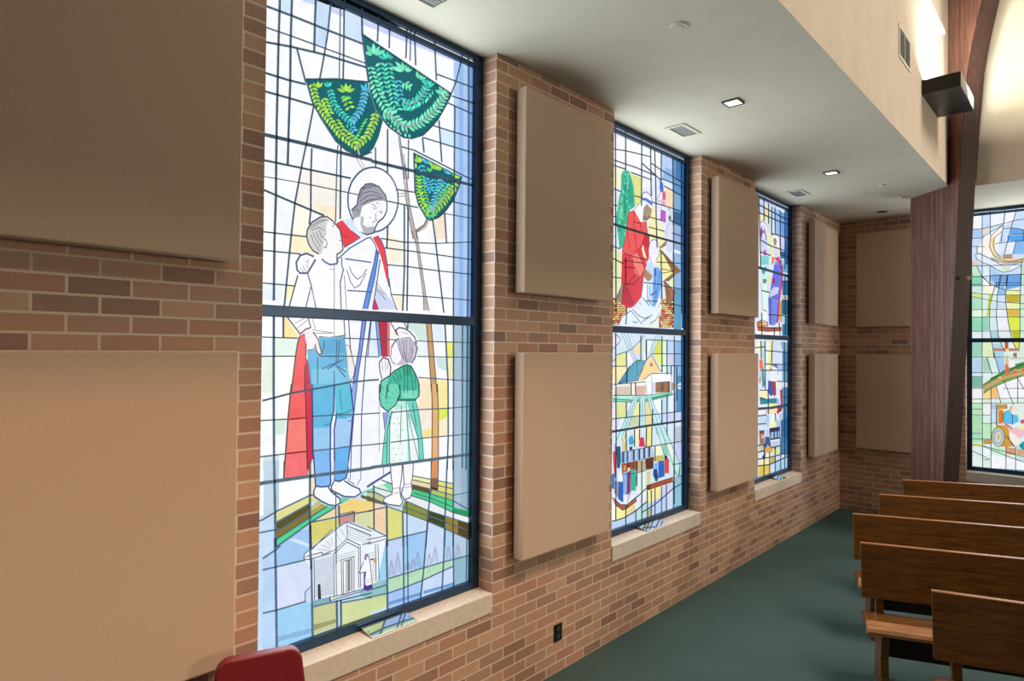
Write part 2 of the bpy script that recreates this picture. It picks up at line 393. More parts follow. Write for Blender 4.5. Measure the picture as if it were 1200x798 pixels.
(57,197,175,0,26,1018,2916,1027,2931,1027,2942,1016,2953,1006,2935,1008,2924),
(69,240,213,0,27,1024,2917,1038,2926,1045,2936,1045,2950,1028,2938,1022,2928),
(64,220,196,0,28,1028,2915,1045,2917,1059,2926,1072,2943,1050,2938,1037,2929),
(122,236,190,0,21,1134,2898,1122,2911,1104,2914,1073,2907,1091,2892,1110,2891),
(112,217,175,0,22,1138,2902,1138,2921,1128,2932,1102,2938,1104,2915,1116,2905),
(137,255,213,0,23,1143,2904,1152,2914,1152,2922,1143,2929,1133,2916,1134,2909),
(126,243,196,0,24,1148,2905,1159,2911,1164,2917,1161,2927,1148,2919,1145,2912),
(122,236,190,0,25,1151,2903,1164,2905,1173,2911,1179,2924,1163,2920,1155,2914),
(112,217,175,0,21,626,2888,636,2882,649,2882,668,2891,654,2897,641,2896),
(137,255,213,0,21,626,2888,617,2884,613,2878,613,2868,623,2875,627,2881),
(126,243,196,0,21,635,2869,645,2862,657,2862,677,2871,663,2878,650,2876),
(122,236,190,0,21,635,2869,625,2863,620,2856,619,2845,630,2853,635,2860),
(112,217,175,0,21,643,2849,654,2842,666,2842,686,2851,671,2858,658,2857),
(137,255,213,0,21,643,2849,632,2842,626,2834,624,2822,638,2831,643,2839),
(126,243,196,0,21,652,2829,662,2822,675,2822,694,2831,680,2838,667,2837),
(122,236,190,0,22,652,2829,639,2821,632,2812,629,2797,645,2808,651,2817),
(112,217,175,0,21,661,2809,671,2803,684,2803,704,2812,689,2819,676,2817),
(137,255,213,0,23,661,2809,647,2800,638,2789,635,2772,652,2785,660,2796),
(126,243,196,0,21,670,2790,681,2783,693,2784,713,2792,698,2799,685,2798),
(122,236,190,0,24,670,2790,656,2781,648,2769,644,2752,662,2765,669,2777),
(112,217,175,0,21,679,2770,690,2764,703,2764,723,2773,708,2779,694,2778),
(137,255,213,0,25,679,2770,665,2761,657,2750,653,2733,671,2745,678,2757),
(126,243,196,0,21,693,2753,706,2750,719,2752,738,2764,720,2767,707,2764),
(122,236,190,0,26,693,2753,680,2742,674,2730,675,2714,690,2729,695,2741),
(112,217,175,0,21,708,2737,721,2734,735,2736,753,2748,736,2751,722,2748),
(137,255,213,0,27,708,2737,695,2726,689,2714,690,2698,705,2713,710,2725),
(126,243,196,0,21,723,2721,736,2717,750,2720,769,2732,751,2735,737,2731),
(122,236,190,0,28,723,2721,710,2710,704,2698,705,2682,720,2697,725,2709),
(112,217,175,0,21,740,2706,753,2703,767,2707,786,2719,767,2721,753,2717),
(137,255,213,0,21,740,2706,727,2695,722,2683,724,2667,739,2682,743,2694),
(126,243,196,0,21,756,2691,770,2688,784,2691,803,2704,784,2706,770,2702),
(122,236,190,0,22,756,2691,744,2680,739,2668,741,2652,756,2667,760,2679),
(57,197,175,0,22,744,2950,752,2943,762,2941,780,2946,769,2954,758,2955),
(69,240,213,0,21,744,2950,731,2943,722,2934,715,2919,732,2928,740,2938),
(126,243,196,0,22,748,2928,755,2921,766,2919,783,2924,773,2933,762,2933),
(122,236,190,0,22,748,2928,734,2922,725,2913,719,2897,735,2907,744,2916),
(57,197,175,0,21,751,2907,759,2899,769,2898,787,2903,776,2911,765,2912),
(69,240,213,0,23,751,2907,738,2900,729,2891,722,2876,739,2885,747,2895),
(126,243,196,0,21,755,2885,762,2878,773,2876,791,2881,780,2889,769,2890),
(122,236,190,0,24,755,2885,741,2879,732,2870,726,2854,742,2863,751,2873),
(57,197,175,0,21,760,2864,769,2858,780,2857,798,2863,786,2870,774,2870),
(69,240,213,0,25,760,2864,747,2857,739,2847,734,2832,750,2842,758,2852),
(126,243,196,0,21,767,2844,775,2837,786,2836,804,2843,792,2850,781,2850),
(122,236,190,0,26,767,2844,753,2836,745,2827,740,2812,756,2822,764,2832),
(57,197,175,0,21,773,2823,781,2817,792,2816,810,2822,798,2829,787,2829),
(69,240,213,0,27,773,2823,759,2816,751,2806,746,2791,762,2801,770,2811),
(126,243,196,0,21,779,2802,786,2795,796,2792,814,2797,804,2806,793,2807),
(122,236,190,0,28,779,2802,765,2796,755,2787,749,2772,766,2781,774,2790),
(57,197,175,0,21,782,2780,789,2773,799,2770,817,2775,807,2784,796,2785),
(69,240,213,0,29,782,2780,768,2774,759,2765,752,2750,769,2759,777,2768),
(126,243,196,0,21,785,2758,792,2751,803,2748,821,2753,810,2761,799,2763),
(122,236,190,0,30,785,2758,771,2752,762,2744,755,2728,772,2737,780,2746),
(57,197,175,0,21,795,2740,806,2736,819,2739,836,2748,820,2751,808,2749),
(69,240,213,0,31,795,2740,783,2730,778,2720,778,2706,792,2719,796,2729),
(126,243,196,0,21,809,2724,821,2720,833,2722,850,2732,834,2735,822,2732),
(122,236,190,0,32,809,2724,797,2714,792,2704,792,2689,806,2702,810,2713),
(112,217,175,0,22,693,2933,701,2926,712,2926,730,2933,718,2940,707,2940),
(137,255,213,0,21,693,2933,679,2927,670,2918,663,2903,680,2911,689,2920),
(64,220,196,0,24,698,2910,706,2903,717,2903,735,2910,723,2917,711,2917),
(62,214,190,0,22,698,2910,684,2904,675,2895,668,2880,685,2888,694,2897),
(112,217,175,0,25,703,2887,711,2880,722,2880,740,2887,728,2894,716,2893),
(137,255,213,0,23,703,2887,689,2881,680,2872,673,2857,690,2865,698,2874),
(64,220,196,0,26,708,2864,717,2857,728,2858,745,2866,733,2872,721,2871),
(62,214,190,0,24,708,2864,694,2857,685,2848,679,2833,696,2842,704,2851),
(112,217,175,0,27,714,2841,723,2835,734,2835,752,2843,739,2850,728,2849),
(137,255,213,0,25,714,2841,701,2835,692,2826,686,2811,703,2820,711,2829),
(64,220,196,0,28,721,2819,730,2813,741,2813,759,2820,746,2827,735,2826),
(62,214,190,0,26,721,2819,707,2813,698,2804,692,2788,709,2797,718,2807),
(112,217,175,0,29,728,2796,737,2790,748,2790,766,2798,753,2804,741,2804),
(137,255,213,0,27,728,2796,714,2790,705,2781,699,2766,716,2775,724,2784),
(87,202,239,0,21,813,2880,818,2872,826,2870,842,2873,834,2882,825,2883),
(84,196,232,0,22,813,2880,801,2874,793,2866,789,2853,803,2861,810,2869),
(77,180,213,0,21,816,2857,821,2849,829,2846,845,2849,837,2858,828,2860),
(94,220,255,0,23,816,2857,804,2851,796,2843,792,2829,806,2838,813,2846),
(87,202,239,0,21,819,2833,824,2826,832,2823,848,2826,840,2835,831,2837),
(84,196,232,0,22,819,2833,807,2827,799,2819,795,2806,809,2814,816,2823),
(77,180,213,0,21,824,2811,830,2804,839,2803,855,2808,846,2815,836,2815),
(94,220,255,0,23,824,2811,812,2804,806,2795,804,2782,817,2792,823,2800),
(87,202,239,0,21,831,2789,838,2783,847,2781,863,2786,853,2793,844,2794),
(84,196,232,0,24,831,2789,820,2782,813,2774,811,2761,825,2770,831,2779),
(112,217,175,0,21,893,2899,876,2893,864,2883,853,2865,874,2874,886,2885),
(137,255,213,0,22,912,2890,895,2884,883,2874,872,2856,893,2865,905,2876),
(126,243,196,0,22,849,2880,840,2865,839,2853,847,2839,856,2858,856,2870),
(122,236,190,0,23,871,2881,862,2866,861,2854,869,2840,878,2858,879,2871),
(112,217,175,0,23,894,2882,885,2867,883,2855,891,2841,901,2859,901,2872),
(171,165,165,5,24,843,2767,895,2773,947,2809,999,2878,1015,2907),
(69,240,213,0,25,843,2767,857,2774,865,2783,870,2799,853,2788,846,2779),
(64,220,196,0,21,843,2767,840,2755,843,2747,856,2740,858,2755,854,2763),
(62,214,190,0,25,867,2770,881,2777,890,2786,894,2802,878,2791,870,2782),
(57,197,175,0,25,867,2770,864,2758,868,2749,880,2743,883,2758,878,2765),
(69,240,213,0,25,892,2773,906,2780,914,2789,919,2805,902,2794,894,2785),
(64,220,196,0,25,892,2773,889,2761,892,2752,905,2745,907,2760,903,2768),
(62,214,190,0,26,915,2787,923,2799,924,2809,917,2820,908,2805,908,2795),
(57,197,175,0,26,915,2787,921,2778,931,2775,949,2779,940,2789,929,2791),
(69,240,213,0,25,937,2802,946,2814,947,2824,939,2836,930,2820,930,2810),
(64,220,196,0,25,937,2802,944,2794,954,2791,972,2794,963,2804,952,2806),
(62,214,190,0,26,956,2821,958,2833,954,2841,940,2847,939,2832,944,2824),
(57,197,175,0,25,956,2821,967,2817,980,2819,998,2829,982,2832,969,2830),
(69,240,213,0,25,972,2842,974,2854,970,2862,955,2867,954,2852,960,2845),
(64,220,196,0,25,972,2842,983,2838,996,2840,1014,2850,998,2853,985,2850),
(62,214,190,0,25,987,2862,990,2875,985,2883,971,2888,970,2873,975,2866),
(57,197,175,0,25,987,2862,999,2859,1012,2860,1030,2871,1014,2874,1001,2871),
(69,240,213,0,26,1002,2884,1002,2895,995,2902,978,2904,981,2890,989,2884),
(64,220,196,0,25,1002,2884,1016,2882,1028,2886,1045,2899,1027,2899,1014,2894),
(62,214,190,0,27,1014,2906,1013,2917,1006,2924,990,2926,992,2912,1000,2906),
(57,197,175,0,29,1014,2906,1027,2904,1040,2908,1057,2921,1039,2921,1026,2916),
(69,240,213,0,26,858,2724,868,2736,870,2746,865,2758,854,2743,853,2733),
(64,220,196,0,26,885,2732,894,2743,897,2753,891,2766,881,2751,879,2741),
(62,214,190,0,26,911,2740,915,2752,912,2760,899,2768,896,2752,900,2744),
(57,197,175,0,27,935,2756,939,2768,936,2777,923,2784,920,2769,924,2761),
(69,240,213,0,27,959,2772,963,2785,960,2793,947,2800,944,2785,948,2777),
(64,220,196,0,27,844,2727,857,2732,866,2740,873,2754,857,2746,848,2738),
(122,236,190,0,28,868,2730,881,2735,890,2743,897,2757,881,2749,873,2741),
(57,197,175,0,29,893,2733,906,2738,915,2745,922,2759,906,2752,897,2744),
(137,255,213,0,30,915,2747,925,2757,928,2766,924,2778,913,2765,911,2755),
(64,220,196,0,28,938,2762,947,2772,950,2782,946,2794,936,2780,934,2771),
(122,236,190,0,28,961,2778,970,2788,972,2798,967,2810,957,2796,956,2787),
(57,197,175,0,26,983,2794,992,2805,995,2815,990,2826,980,2812,978,2803),
(137,255,213,0,26,1006,2811,1015,2821,1018,2831,1013,2843,1003,2829,1001,2819),
(64,220,196,0,21,1025,2830,1031,2841,1029,2850,1019,2858,1014,2843,1016,2835),
(122,236,190,0,21,1043,2850,1048,2862,1046,2871,1036,2879,1031,2864,1033,2856),
(57,197,175,0,21,1060,2871,1065,2883,1063,2892,1053,2900,1048,2885,1051,2877),
(171,165,165,5,33,717,2675,773,2679,830,2642,889,2645,979,2698,1072,2788,1143,2880,1180,2928),
(137,255,213,0,34,717,2675,733,2682,743,2693,751,2711,731,2700,721,2689),
(126,243,196,0,34,717,2675,714,2661,718,2651,732,2642,735,2660,729,2669),
(122,236,190,0,35,741,2677,757,2684,768,2695,775,2713,755,2702,746,2691),
(112,217,175,0,34,741,2677,738,2662,742,2652,756,2644,759,2661,754,2671),
(137,255,213,0,36,766,2678,782,2686,793,2697,800,2715,780,2704,770,2693),
(126,243,196,0,34,766,2678,762,2664,766,2654,781,2645,783,2663,778,2673),
(122,236,190,0,37,785,2671,801,2671,815,2676,833,2691,812,2690,798,2683),
(112,217,175,0,35,785,2671,773,2658,768,2646,772,2630,786,2647,789,2659),
(137,255,213,0,38,802,2660,818,2660,833,2665,850,2680,829,2679,815,2673),
(126,243,196,0,34,802,2660,790,2648,785,2635,789,2619,803,2636,806,2648),
(122,236,190,0,39,819,2649,835,2649,850,2654,868,2669,847,2668,832,2662),
(112,217,175,0,34,819,2649,807,2637,803,2624,806,2608,820,2625,824,2637),
(137,255,213,0,40,840,2643,856,2650,868,2661,876,2679,855,2668,844,2657),
(126,243,196,0,21,840,2643,836,2628,840,2618,854,2608,857,2627,852,2637),
(122,236,190,0,41,865,2644,882,2651,893,2662,901,2681,880,2670,870,2658),
(112,217,175,0,21,865,2644,861,2629,865,2619,880,2609,883,2627,878,2638),
(137,255,213,0,42,890,2646,901,2659,904,2672,898,2687,886,2669,884,2657),
(126,243,196,0,42,890,2646,898,2635,910,2630,932,2633,921,2646,908,2649),
(122,236,190,0,34,915,2660,926,2674,929,2687,923,2702,910,2684,908,2672),
(112,217,175,0,34,915,2660,922,2649,935,2645,957,2648,946,2660,933,2664),
(137,255,213,0,34,940,2675,951,2689,954,2702,948,2717,935,2699,933,2686),
(126,243,196,0,34,940,2675,947,2664,960,2660,982,2662,971,2675,958,2678),
(122,236,190,0,34,965,2690,976,2704,979,2717,973,2732,960,2714,958,2701),
(112,217,175,0,34,965,2690,972,2679,985,2675,1008,2677,996,2690,983,2693),
(137,255,213,0,35,988,2707,994,2722,992,2734,979,2745,973,2726,976,2715),
(126,243,196,0,36,988,2707,1001,2700,1016,2700,1039,2709,1021,2716,1006,2715),
(122,236,190,0,34,1008,2727,1015,2742,1013,2754,999,2765,993,2746,996,2735),
(112,217,175,0,35,1008,2727,1021,2720,1036,2720,1060,2729,1042,2737,1026,2735),
(137,255,213,0,34,1029,2747,1036,2762,1033,2774,1020,2785,1014,2766,1017,2755),
(126,243,196,0,35,1029,2747,1042,2740,1057,2740,1081,2750,1063,2757,1047,2756),
(122,236,190,0,34,1050,2767,1057,2783,1054,2795,1040,2806,1034,2786,1038,2775),
(112,217,175,0,35,1050,2767,1063,2761,1079,2761,1102,2770,1084,2777,1068,2776),
(137,255,213,0,34,1071,2788,1078,2803,1075,2815,1061,2826,1055,2807,1059,2796),
(126,243,196,0,35,1071,2788,1084,2781,1100,2781,1124,2791,1106,2798,1089,2797),
(122,236,190,0,35,1089,2810,1092,2825,1087,2836,1070,2844,1068,2825,1074,2815),
(112,217,175,0,34,1089,2810,1104,2806,1121,2809,1144,2821,1123,2825,1106,2821),
(137,255,213,0,36,1106,2833,1110,2848,1104,2859,1087,2866,1085,2847,1091,2838),
(126,243,196,0,34,1106,2833,1119,2828,1133,2831,1153,2842,1135,2846,1121,2843),
(122,236,190,0,37,1124,2855,1127,2871,1122,2881,1105,2889,1103,2870,1109,2860),
(112,217,175,0,34,1124,2855,1135,2851,1147,2853,1164,2864,1149,2867,1137,2864),
(137,255,213,0,38,1142,2878,1145,2894,1140,2904,1122,2912,1120,2893,1127,2883),
(126,243,196,0,34,1142,2878,1151,2874,1162,2876,1176,2885,1163,2889,1153,2886),
(122,236,190,0,39,1159,2901,1163,2915,1158,2924,1142,2929,1140,2913,1146,2905),
(112,217,175,0,34,1159,2901,1166,2898,1174,2899,1184,2907,1175,2910,1167,2908),
(122,236,190,0,34,731,2645,725,2641,723,2637,726,2632,733,2637,734,2641),
(112,217,175,0,21,751,2636,744,2631,741,2625,744,2618,753,2625,755,2630),
(137,255,213,0,21,772,2627,764,2622,761,2616,764,2609,773,2616,775,2621),
(126,243,196,0,21,792,2618,785,2612,783,2607,787,2600,795,2607,796,2613),
(122,236,190,0,21,814,2611,807,2605,805,2600,809,2593,817,2600,819,2606),
(112,217,175,0,21,837,2604,829,2598,827,2593,831,2586,840,2593,841,2599),
(137,255,213,0,21,864,2606,858,2597,860,2590,869,2584,874,2595,872,2602),
(126,243,196,0,21,891,2609,886,2600,887,2593,897,2586,902,2598,900,2605),
(190,190,200,0,35,813,2614,827,2618,830,2572,818,2575),
]),
('tree_canopy', [
(8,100,108,0,9,924,2516,1284,2454,1267,2397,1218,2299,1152,2219,1104,2181,1049,2156,1017,2168,962,2230,935,2303),
(168,226,76,0,10,953,2464,951,2476,944,2482,927,2485,931,2471,939,2465),
(155,208,70,0,11,957,2466,962,2483,959,2496,945,2510,940,2489,945,2476),
(188,253,85,0,12,961,2467,972,2478,976,2489,972,2503,960,2488,957,2478),
(173,233,78,0,13,965,2466,980,2473,989,2483,994,2499,976,2489,968,2479),
(84,196,232,0,14,1023,2470,1018,2485,1007,2494,984,2501,992,2482,1005,2473),
(77,180,213,0,15,1027,2472,1032,2481,1031,2489,1021,2496,1017,2484,1019,2477),
(94,220,255,0,10,1031,2472,1040,2479,1043,2486,1040,2495,1031,2486,1028,2480),
(87,202,239,0,11,1035,2471,1045,2475,1052,2481,1056,2491,1043,2486,1037,2480),
(168,226,76,0,12,1085,2451,1078,2469,1063,2481,1034,2490,1046,2467,1062,2456),
(155,208,70,0,13,1089,2453,1094,2467,1090,2478,1076,2489,1073,2471,1077,2461),
(188,253,85,0,14,1094,2454,1103,2464,1105,2473,1100,2484,1090,2471,1089,2463),
(173,233,78,0,15,1099,2454,1111,2461,1117,2469,1119,2482,1104,2473,1099,2464),
(168,226,76,0,16,1102,2452,1117,2456,1129,2463,1139,2478,1120,2472,1109,2464),
(77,180,213,0,10,1173,2444,1172,2459,1163,2469,1144,2477,1148,2459,1157,2449),
(94,220,255,0,10,1178,2446,1183,2454,1183,2461,1176,2469,1170,2458,1171,2451),
(87,202,239,0,10,1182,2446,1190,2452,1194,2458,1192,2467,1182,2459,1179,2453),
(84,196,232,0,11,1185,2445,1197,2448,1204,2454,1209,2465,1195,2460,1188,2454),
(155,208,70,0,10,1241,2434,1239,2448,1230,2458,1210,2464,1215,2447,1225,2439),
(188,253,85,0,11,1245,2436,1251,2444,1250,2451,1243,2458,1237,2447,1238,2441),
(173,233,78,0,12,1249,2436,1257,2442,1261,2447,1259,2456,1249,2449,1246,2443),
(168,226,76,0,13,1252,2435,1263,2438,1270,2443,1276,2454,1262,2450,1255,2444),
(188,253,85,0,10,941,2427,948,2438,949,2448,940,2460,932,2445,933,2435),
(87,202,239,0,10,974,2454,983,2447,994,2447,1012,2452,999,2459,988,2459),
(84,196,232,0,10,974,2454,963,2446,957,2437,957,2423,970,2434,975,2443),
(77,180,213,0,10,986,2434,995,2428,1006,2427,1023,2432,1011,2439,999,2439),
(94,220,255,0,11,986,2434,974,2426,969,2417,968,2403,982,2414,987,2423),
(99,220,124,0,13,1042,2430,1044,2442,1039,2450,1024,2456,1023,2441,1029,2434),
(96,214,120,0,13,1046,2431,1057,2441,1061,2452,1057,2466,1044,2452,1042,2441),
(155,208,70,0,10,945,2391,949,2382,958,2379,974,2381,966,2390,957,2393),
(188,253,85,0,10,945,2391,937,2390,933,2386,931,2379,940,2381,944,2385),
(173,233,78,0,10,946,2373,951,2365,959,2361,975,2363,967,2373,959,2375),
(168,226,76,0,10,946,2373,938,2372,934,2369,932,2361,941,2363,945,2367),
(155,208,70,0,10,947,2356,952,2347,960,2344,976,2345,969,2355,960,2358),
(188,253,85,0,10,947,2356,940,2354,935,2351,933,2344,943,2346,946,2350),
(173,233,78,0,10,948,2338,953,2330,961,2326,977,2327,970,2337,961,2340),
(168,226,76,0,10,948,2338,941,2337,936,2333,935,2326,944,2328,948,2332),
(155,208,70,0,10,949,2320,954,2312,962,2308,978,2310,971,2320,962,2322),
(188,253,85,0,10,949,2320,942,2319,938,2316,936,2309,945,2311,949,2314),
(173,233,78,0,10,955,2304,962,2297,972,2296,988,2300,977,2308,967,2309),
(168,226,76,0,10,955,2304,947,2301,943,2296,943,2288,953,2293,956,2298),
(155,208,70,0,10,962,2288,969,2281,979,2280,995,2284,984,2292,974,2293),
(188,253,85,0,10,962,2288,953,2285,949,2281,949,2272,959,2277,963,2282),
(173,233,78,0,10,968,2272,976,2265,985,2264,1001,2268,991,2276,981,2277),
(168,226,76,0,10,968,2272,959,2269,954,2263,954,2254,965,2259,969,2265),
(155,208,70,0,10,975,2256,982,2249,992,2248,1008,2252,998,2260,987,2261),
(188,253,85,0,10,975,2256,966,2253,961,2247,960,2238,972,2243,976,2249),
(173,233,78,0,10,986,2243,996,2238,1007,2239,1022,2247,1008,2251,997,2249),
(168,226,76,0,10,986,2243,977,2236,974,2229,977,2219,987,2228,990,2235),
(155,208,70,0,10,999,2230,1009,2226,1020,2227,1035,2234,1021,2239,1010,2237),
(188,253,85,0,10,999,2230,989,2222,986,2214,989,2202,1000,2213,1003,2221),
(173,233,78,0,10,1012,2217,1023,2213,1034,2214,1048,2222,1034,2226,1024,2224),
(168,226,76,0,11,1012,2217,1002,2209,999,2201,1002,2189,1013,2200,1016,2208),
(155,208,70,0,10,1026,2205,1036,2200,1047,2201,1062,2209,1048,2213,1037,2211),
(188,253,85,0,12,1026,2205,1016,2197,1012,2188,1015,2176,1027,2187,1029,2196),
(99,220,124,0,10,983,2399,988,2391,997,2388,1012,2390,1004,2399,995,2401),
(96,214,120,0,11,983,2399,971,2394,964,2388,959,2375,973,2382,980,2389),
(155,208,70,0,10,985,2381,991,2374,999,2371,1014,2373,1006,2382,997,2384),
(188,253,85,0,12,985,2381,974,2377,966,2370,962,2358,976,2364,983,2372),
(99,220,124,0,10,988,2364,993,2356,1002,2354,1017,2355,1009,2364,1000,2366),
(96,214,120,0,13,988,2364,976,2360,969,2353,964,2341,978,2347,985,2354),
(155,208,70,0,10,991,2346,996,2339,1004,2336,1020,2338,1012,2347,1003,2349),
(188,253,85,0,14,991,2346,979,2342,971,2336,967,2324,981,2330,988,2337),
(99,220,124,0,10,993,2329,999,2322,1007,2319,1022,2320,1014,2329,1005,2331),
(96,214,120,0,15,993,2329,982,2325,974,2318,969,2306,984,2312,991,2319),
(155,208,70,0,10,996,2312,1003,2305,1013,2304,1028,2307,1018,2315,1008,2316),
(188,253,85,0,16,996,2312,985,2306,979,2299,976,2287,990,2295,996,2302),
(99,220,124,0,10,1003,2296,1010,2289,1019,2287,1034,2291,1024,2298,1015,2299),
(96,214,120,0,17,1003,2296,992,2290,985,2283,983,2271,996,2279,1002,2286),
(155,208,70,0,10,1009,2279,1016,2273,1025,2271,1041,2275,1031,2282,1021,2283),
(188,253,85,0,18,1009,2279,998,2274,991,2267,989,2255,1002,2262,1008,2270),
(99,220,124,0,10,1015,2263,1022,2257,1032,2255,1047,2258,1037,2266,1027,2267),
(96,214,120,0,19,1015,2263,1004,2258,998,2250,995,2238,1009,2246,1014,2253),
(155,208,70,0,10,1022,2247,1029,2240,1038,2238,1053,2242,1043,2249,1034,2250),
(188,253,85,0,20,1022,2247,1010,2241,1004,2234,1001,2222,1015,2230,1021,2237),
(99,220,124,0,11,1029,2231,1037,2225,1047,2224,1062,2228,1051,2235,1041,2235),
(96,214,120,0,21,1029,2231,1018,2225,1012,2217,1011,2205,1024,2214,1029,2221),
(155,208,70,0,11,1037,2215,1045,2209,1055,2208,1070,2212,1059,2219,1049,2219),
(188,253,85,0,22,1037,2215,1026,2209,1020,2202,1019,2190,1032,2198,1037,2206),
(160,152,144,3,12,1259,2401,1200,2352,1135,2266,1056,2198),
(173,233,78,0,13,1259,2401,1253,2396,1253,2391,1260,2387,1266,2394,1265,2398),
(168,226,76,0,14,1259,2401,1247,2407,1234,2407,1215,2399,1231,2393,1244,2394),
(155,208,70,0,13,1237,2383,1229,2371,1229,2362,1239,2350,1248,2366,1246,2375),
(188,253,85,0,14,1237,2383,1225,2389,1212,2389,1193,2381,1209,2375,1222,2376),
(173,233,78,0,13,1215,2365,1208,2354,1208,2344,1218,2333,1226,2348,1225,2357),
(168,226,76,0,14,1215,2365,1204,2371,1191,2371,1172,2363,1188,2357,1201,2358),
(155,208,70,0,14,1196,2347,1192,2334,1196,2326,1210,2318,1213,2333,1208,2341),
(188,253,85,0,13,1196,2347,1182,2350,1169,2347,1152,2336,1170,2334,1183,2337),
(173,233,78,0,15,1180,2326,1176,2314,1180,2305,1194,2297,1197,2313,1192,2321),
(168,226,76,0,13,1180,2326,1166,2329,1153,2326,1137,2316,1155,2313,1168,2317),
(155,208,70,0,16,1165,2306,1161,2294,1165,2285,1179,2277,1182,2292,1177,2300),
(188,253,85,0,13,1165,2306,1151,2309,1138,2306,1122,2295,1140,2293,1153,2296),
(173,233,78,0,17,1150,2285,1146,2273,1150,2265,1164,2257,1166,2272,1162,2280),
(168,226,76,0,13,1150,2285,1136,2289,1123,2286,1107,2275,1125,2273,1137,2276),
(155,208,70,0,13,1134,2265,1127,2254,1127,2244,1138,2234,1145,2248,1143,2258),
(188,253,85,0,14,1134,2265,1123,2271,1110,2271,1092,2264,1107,2258,1120,2259),
(173,233,78,0,13,1114,2248,1107,2237,1107,2227,1117,2216,1125,2231,1123,2240),
(168,226,76,0,14,1114,2248,1103,2254,1090,2254,1072,2246,1087,2240,1100,2241),
(155,208,70,0,13,1094,2231,1087,2219,1087,2210,1097,2199,1104,2213,1103,2223),
(188,253,85,0,14,1094,2231,1083,2237,1070,2237,1052,2229,1067,2223,1080,2224),
(173,233,78,0,13,1074,2213,1067,2202,1067,2193,1077,2182,1084,2196,1083,2206),
(168,226,76,0,23,1074,2213,1063,2219,1050,2219,1033,2212,1048,2206,1060,2207),
(160,152,144,3,18,1200,2390,1135,2309,1071,2225),
(88,197,110,0,19,1200,2390,1196,2380,1199,2372,1210,2365,1213,2378,1209,2385),
(108,240,134,0,19,1200,2390,1188,2393,1177,2391,1163,2382,1178,2380,1189,2382),
(99,220,124,0,19,1184,2371,1181,2361,1183,2353,1195,2346,1198,2359,1194,2366),
(96,214,120,0,19,1184,2371,1173,2373,1162,2371,1148,2363,1163,2361,1174,2363),
(88,197,110,0,19,1169,2352,1165,2342,1168,2334,1179,2327,1182,2340,1179,2347),
(108,240,134,0,19,1169,2352,1158,2354,1147,2353,1133,2344,1147,2342,1158,2344),
(99,220,124,0,19,1154,2333,1150,2323,1153,2315,1164,2308,1167,2321,1163,2328),
(96,214,120,0,19,1154,2333,1142,2336,1132,2334,1118,2325,1132,2323,1143,2325),
(88,197,110,0,19,1138,2314,1135,2304,1138,2297,1149,2290,1151,2302,1148,2309),
(108,240,134,0,19,1138,2314,1127,2317,1117,2315,1103,2307,1117,2304,1128,2307),
(99,220,124,0,19,1124,2295,1121,2285,1124,2278,1135,2271,1138,2284,1134,2291),
(96,214,120,0,19,1124,2295,1113,2298,1102,2295,1089,2287,1103,2285,1114,2288),
(88,197,110,0,19,1110,2276,1107,2266,1110,2259,1121,2253,1124,2265,1120,2272),
(108,240,134,0,19,1110,2276,1099,2279,1088,2277,1075,2268,1089,2266,1100,2269),
(99,220,124,0,19,1096,2257,1093,2248,1096,2240,1107,2234,1109,2246,1105,2253),
(96,214,120,0,19,1096,2257,1085,2260,1074,2258,1061,2249,1075,2247,1086,2250),
(88,197,110,0,19,1082,2239,1079,2229,1082,2222,1093,2215,1095,2227,1091,2234),
(108,240,134,0,19,1082,2239,1071,2241,1060,2239,1047,2231,1061,2229,1072,2231),
(87,202,239,0,10,1010,2389,1018,2384,1028,2383,1043,2389,1032,2394,1022,2394),
(84,196,232,0,11,1010,2389,1000,2382,995,2374,996,2362,1008,2372,1012,2380),
(77,180,213,0,10,1020,2375,1028,2369,1038,2369,1053,2374,1042,2380,1032,2380),
(94,220,255,0,12,1020,2375,1010,2368,1005,2360,1006,2348,1018,2357,1022,2366),
(87,202,239,0,13,1030,2360,1038,2355,1048,2354,1063,2360,1052,2365,1042,2365),
(84,196,232,0,13,1030,2360,1020,2353,1015,2345,1016,2333,1028,2343,1032,2351),
(77,180,213,0,19,1040,2346,1048,2340,1058,2340,1074,2345,1062,2351,1052,2351),
(94,220,255,0,14,1040,2346,1030,2339,1025,2331,1026,2319,1038,2328,1042,2336),
(87,202,239,0,19,1050,2331,1058,2326,1068,2325,1084,2330,1072,2336,1062,2336),
(84,196,232,0,15,1050,2331,1040,2324,1035,2316,1036,2304,1048,2314,1052,2322),
(152,152,160,3,24,1125,2406,1110,2348,1086,2301,1056,2210),
(77,180,213,0,13,1125,2406,1127,2397,1133,2392,1148,2390,1144,2401,1137,2406),
(94,220,255,0,25,1125,2406,1113,2405,1103,2400,1093,2388,1109,2391,1118,2397),
(87,202,239,0,25,1120,2386,1121,2377,1128,2371,1143,2369,1139,2381,1132,2385),
(84,196,232,0,25,1120,2386,1107,2385,1097,2379,1088,2368,1104,2371,1113,2376),
(77,180,213,0,25,1114,2366,1116,2356,1123,2351,1137,2349,1134,2360,1126,2365),
(94,220,255,0,25,1114,2366,1102,2364,1092,2359,1083,2348,1098,2351,1108,2356),
(87,202,239,0,25,1108,2345,1108,2336,1113,2329,1126,2325,1125,2337,1120,2343),
(84,196,232,0,25,1108,2345,1096,2346,1086,2342,1075,2332,1090,2332,1100,2337),
(77,180,213,0,25,1099,2326,1098,2316,1103,2309,1116,2305,1115,2317,1110,2323),
(94,220,255,0,25,1099,2326,1087,2326,1076,2323,1065,2312,1080,2313,1090,2317),
(87,202,239,0,25,1089,2306,1088,2296,1093,2290,1106,2285,1105,2297,1100,2303),
(84,196,232,0,25,1089,2306,1077,2306,1067,2303,1055,2293,1070,2293,1080,2297),
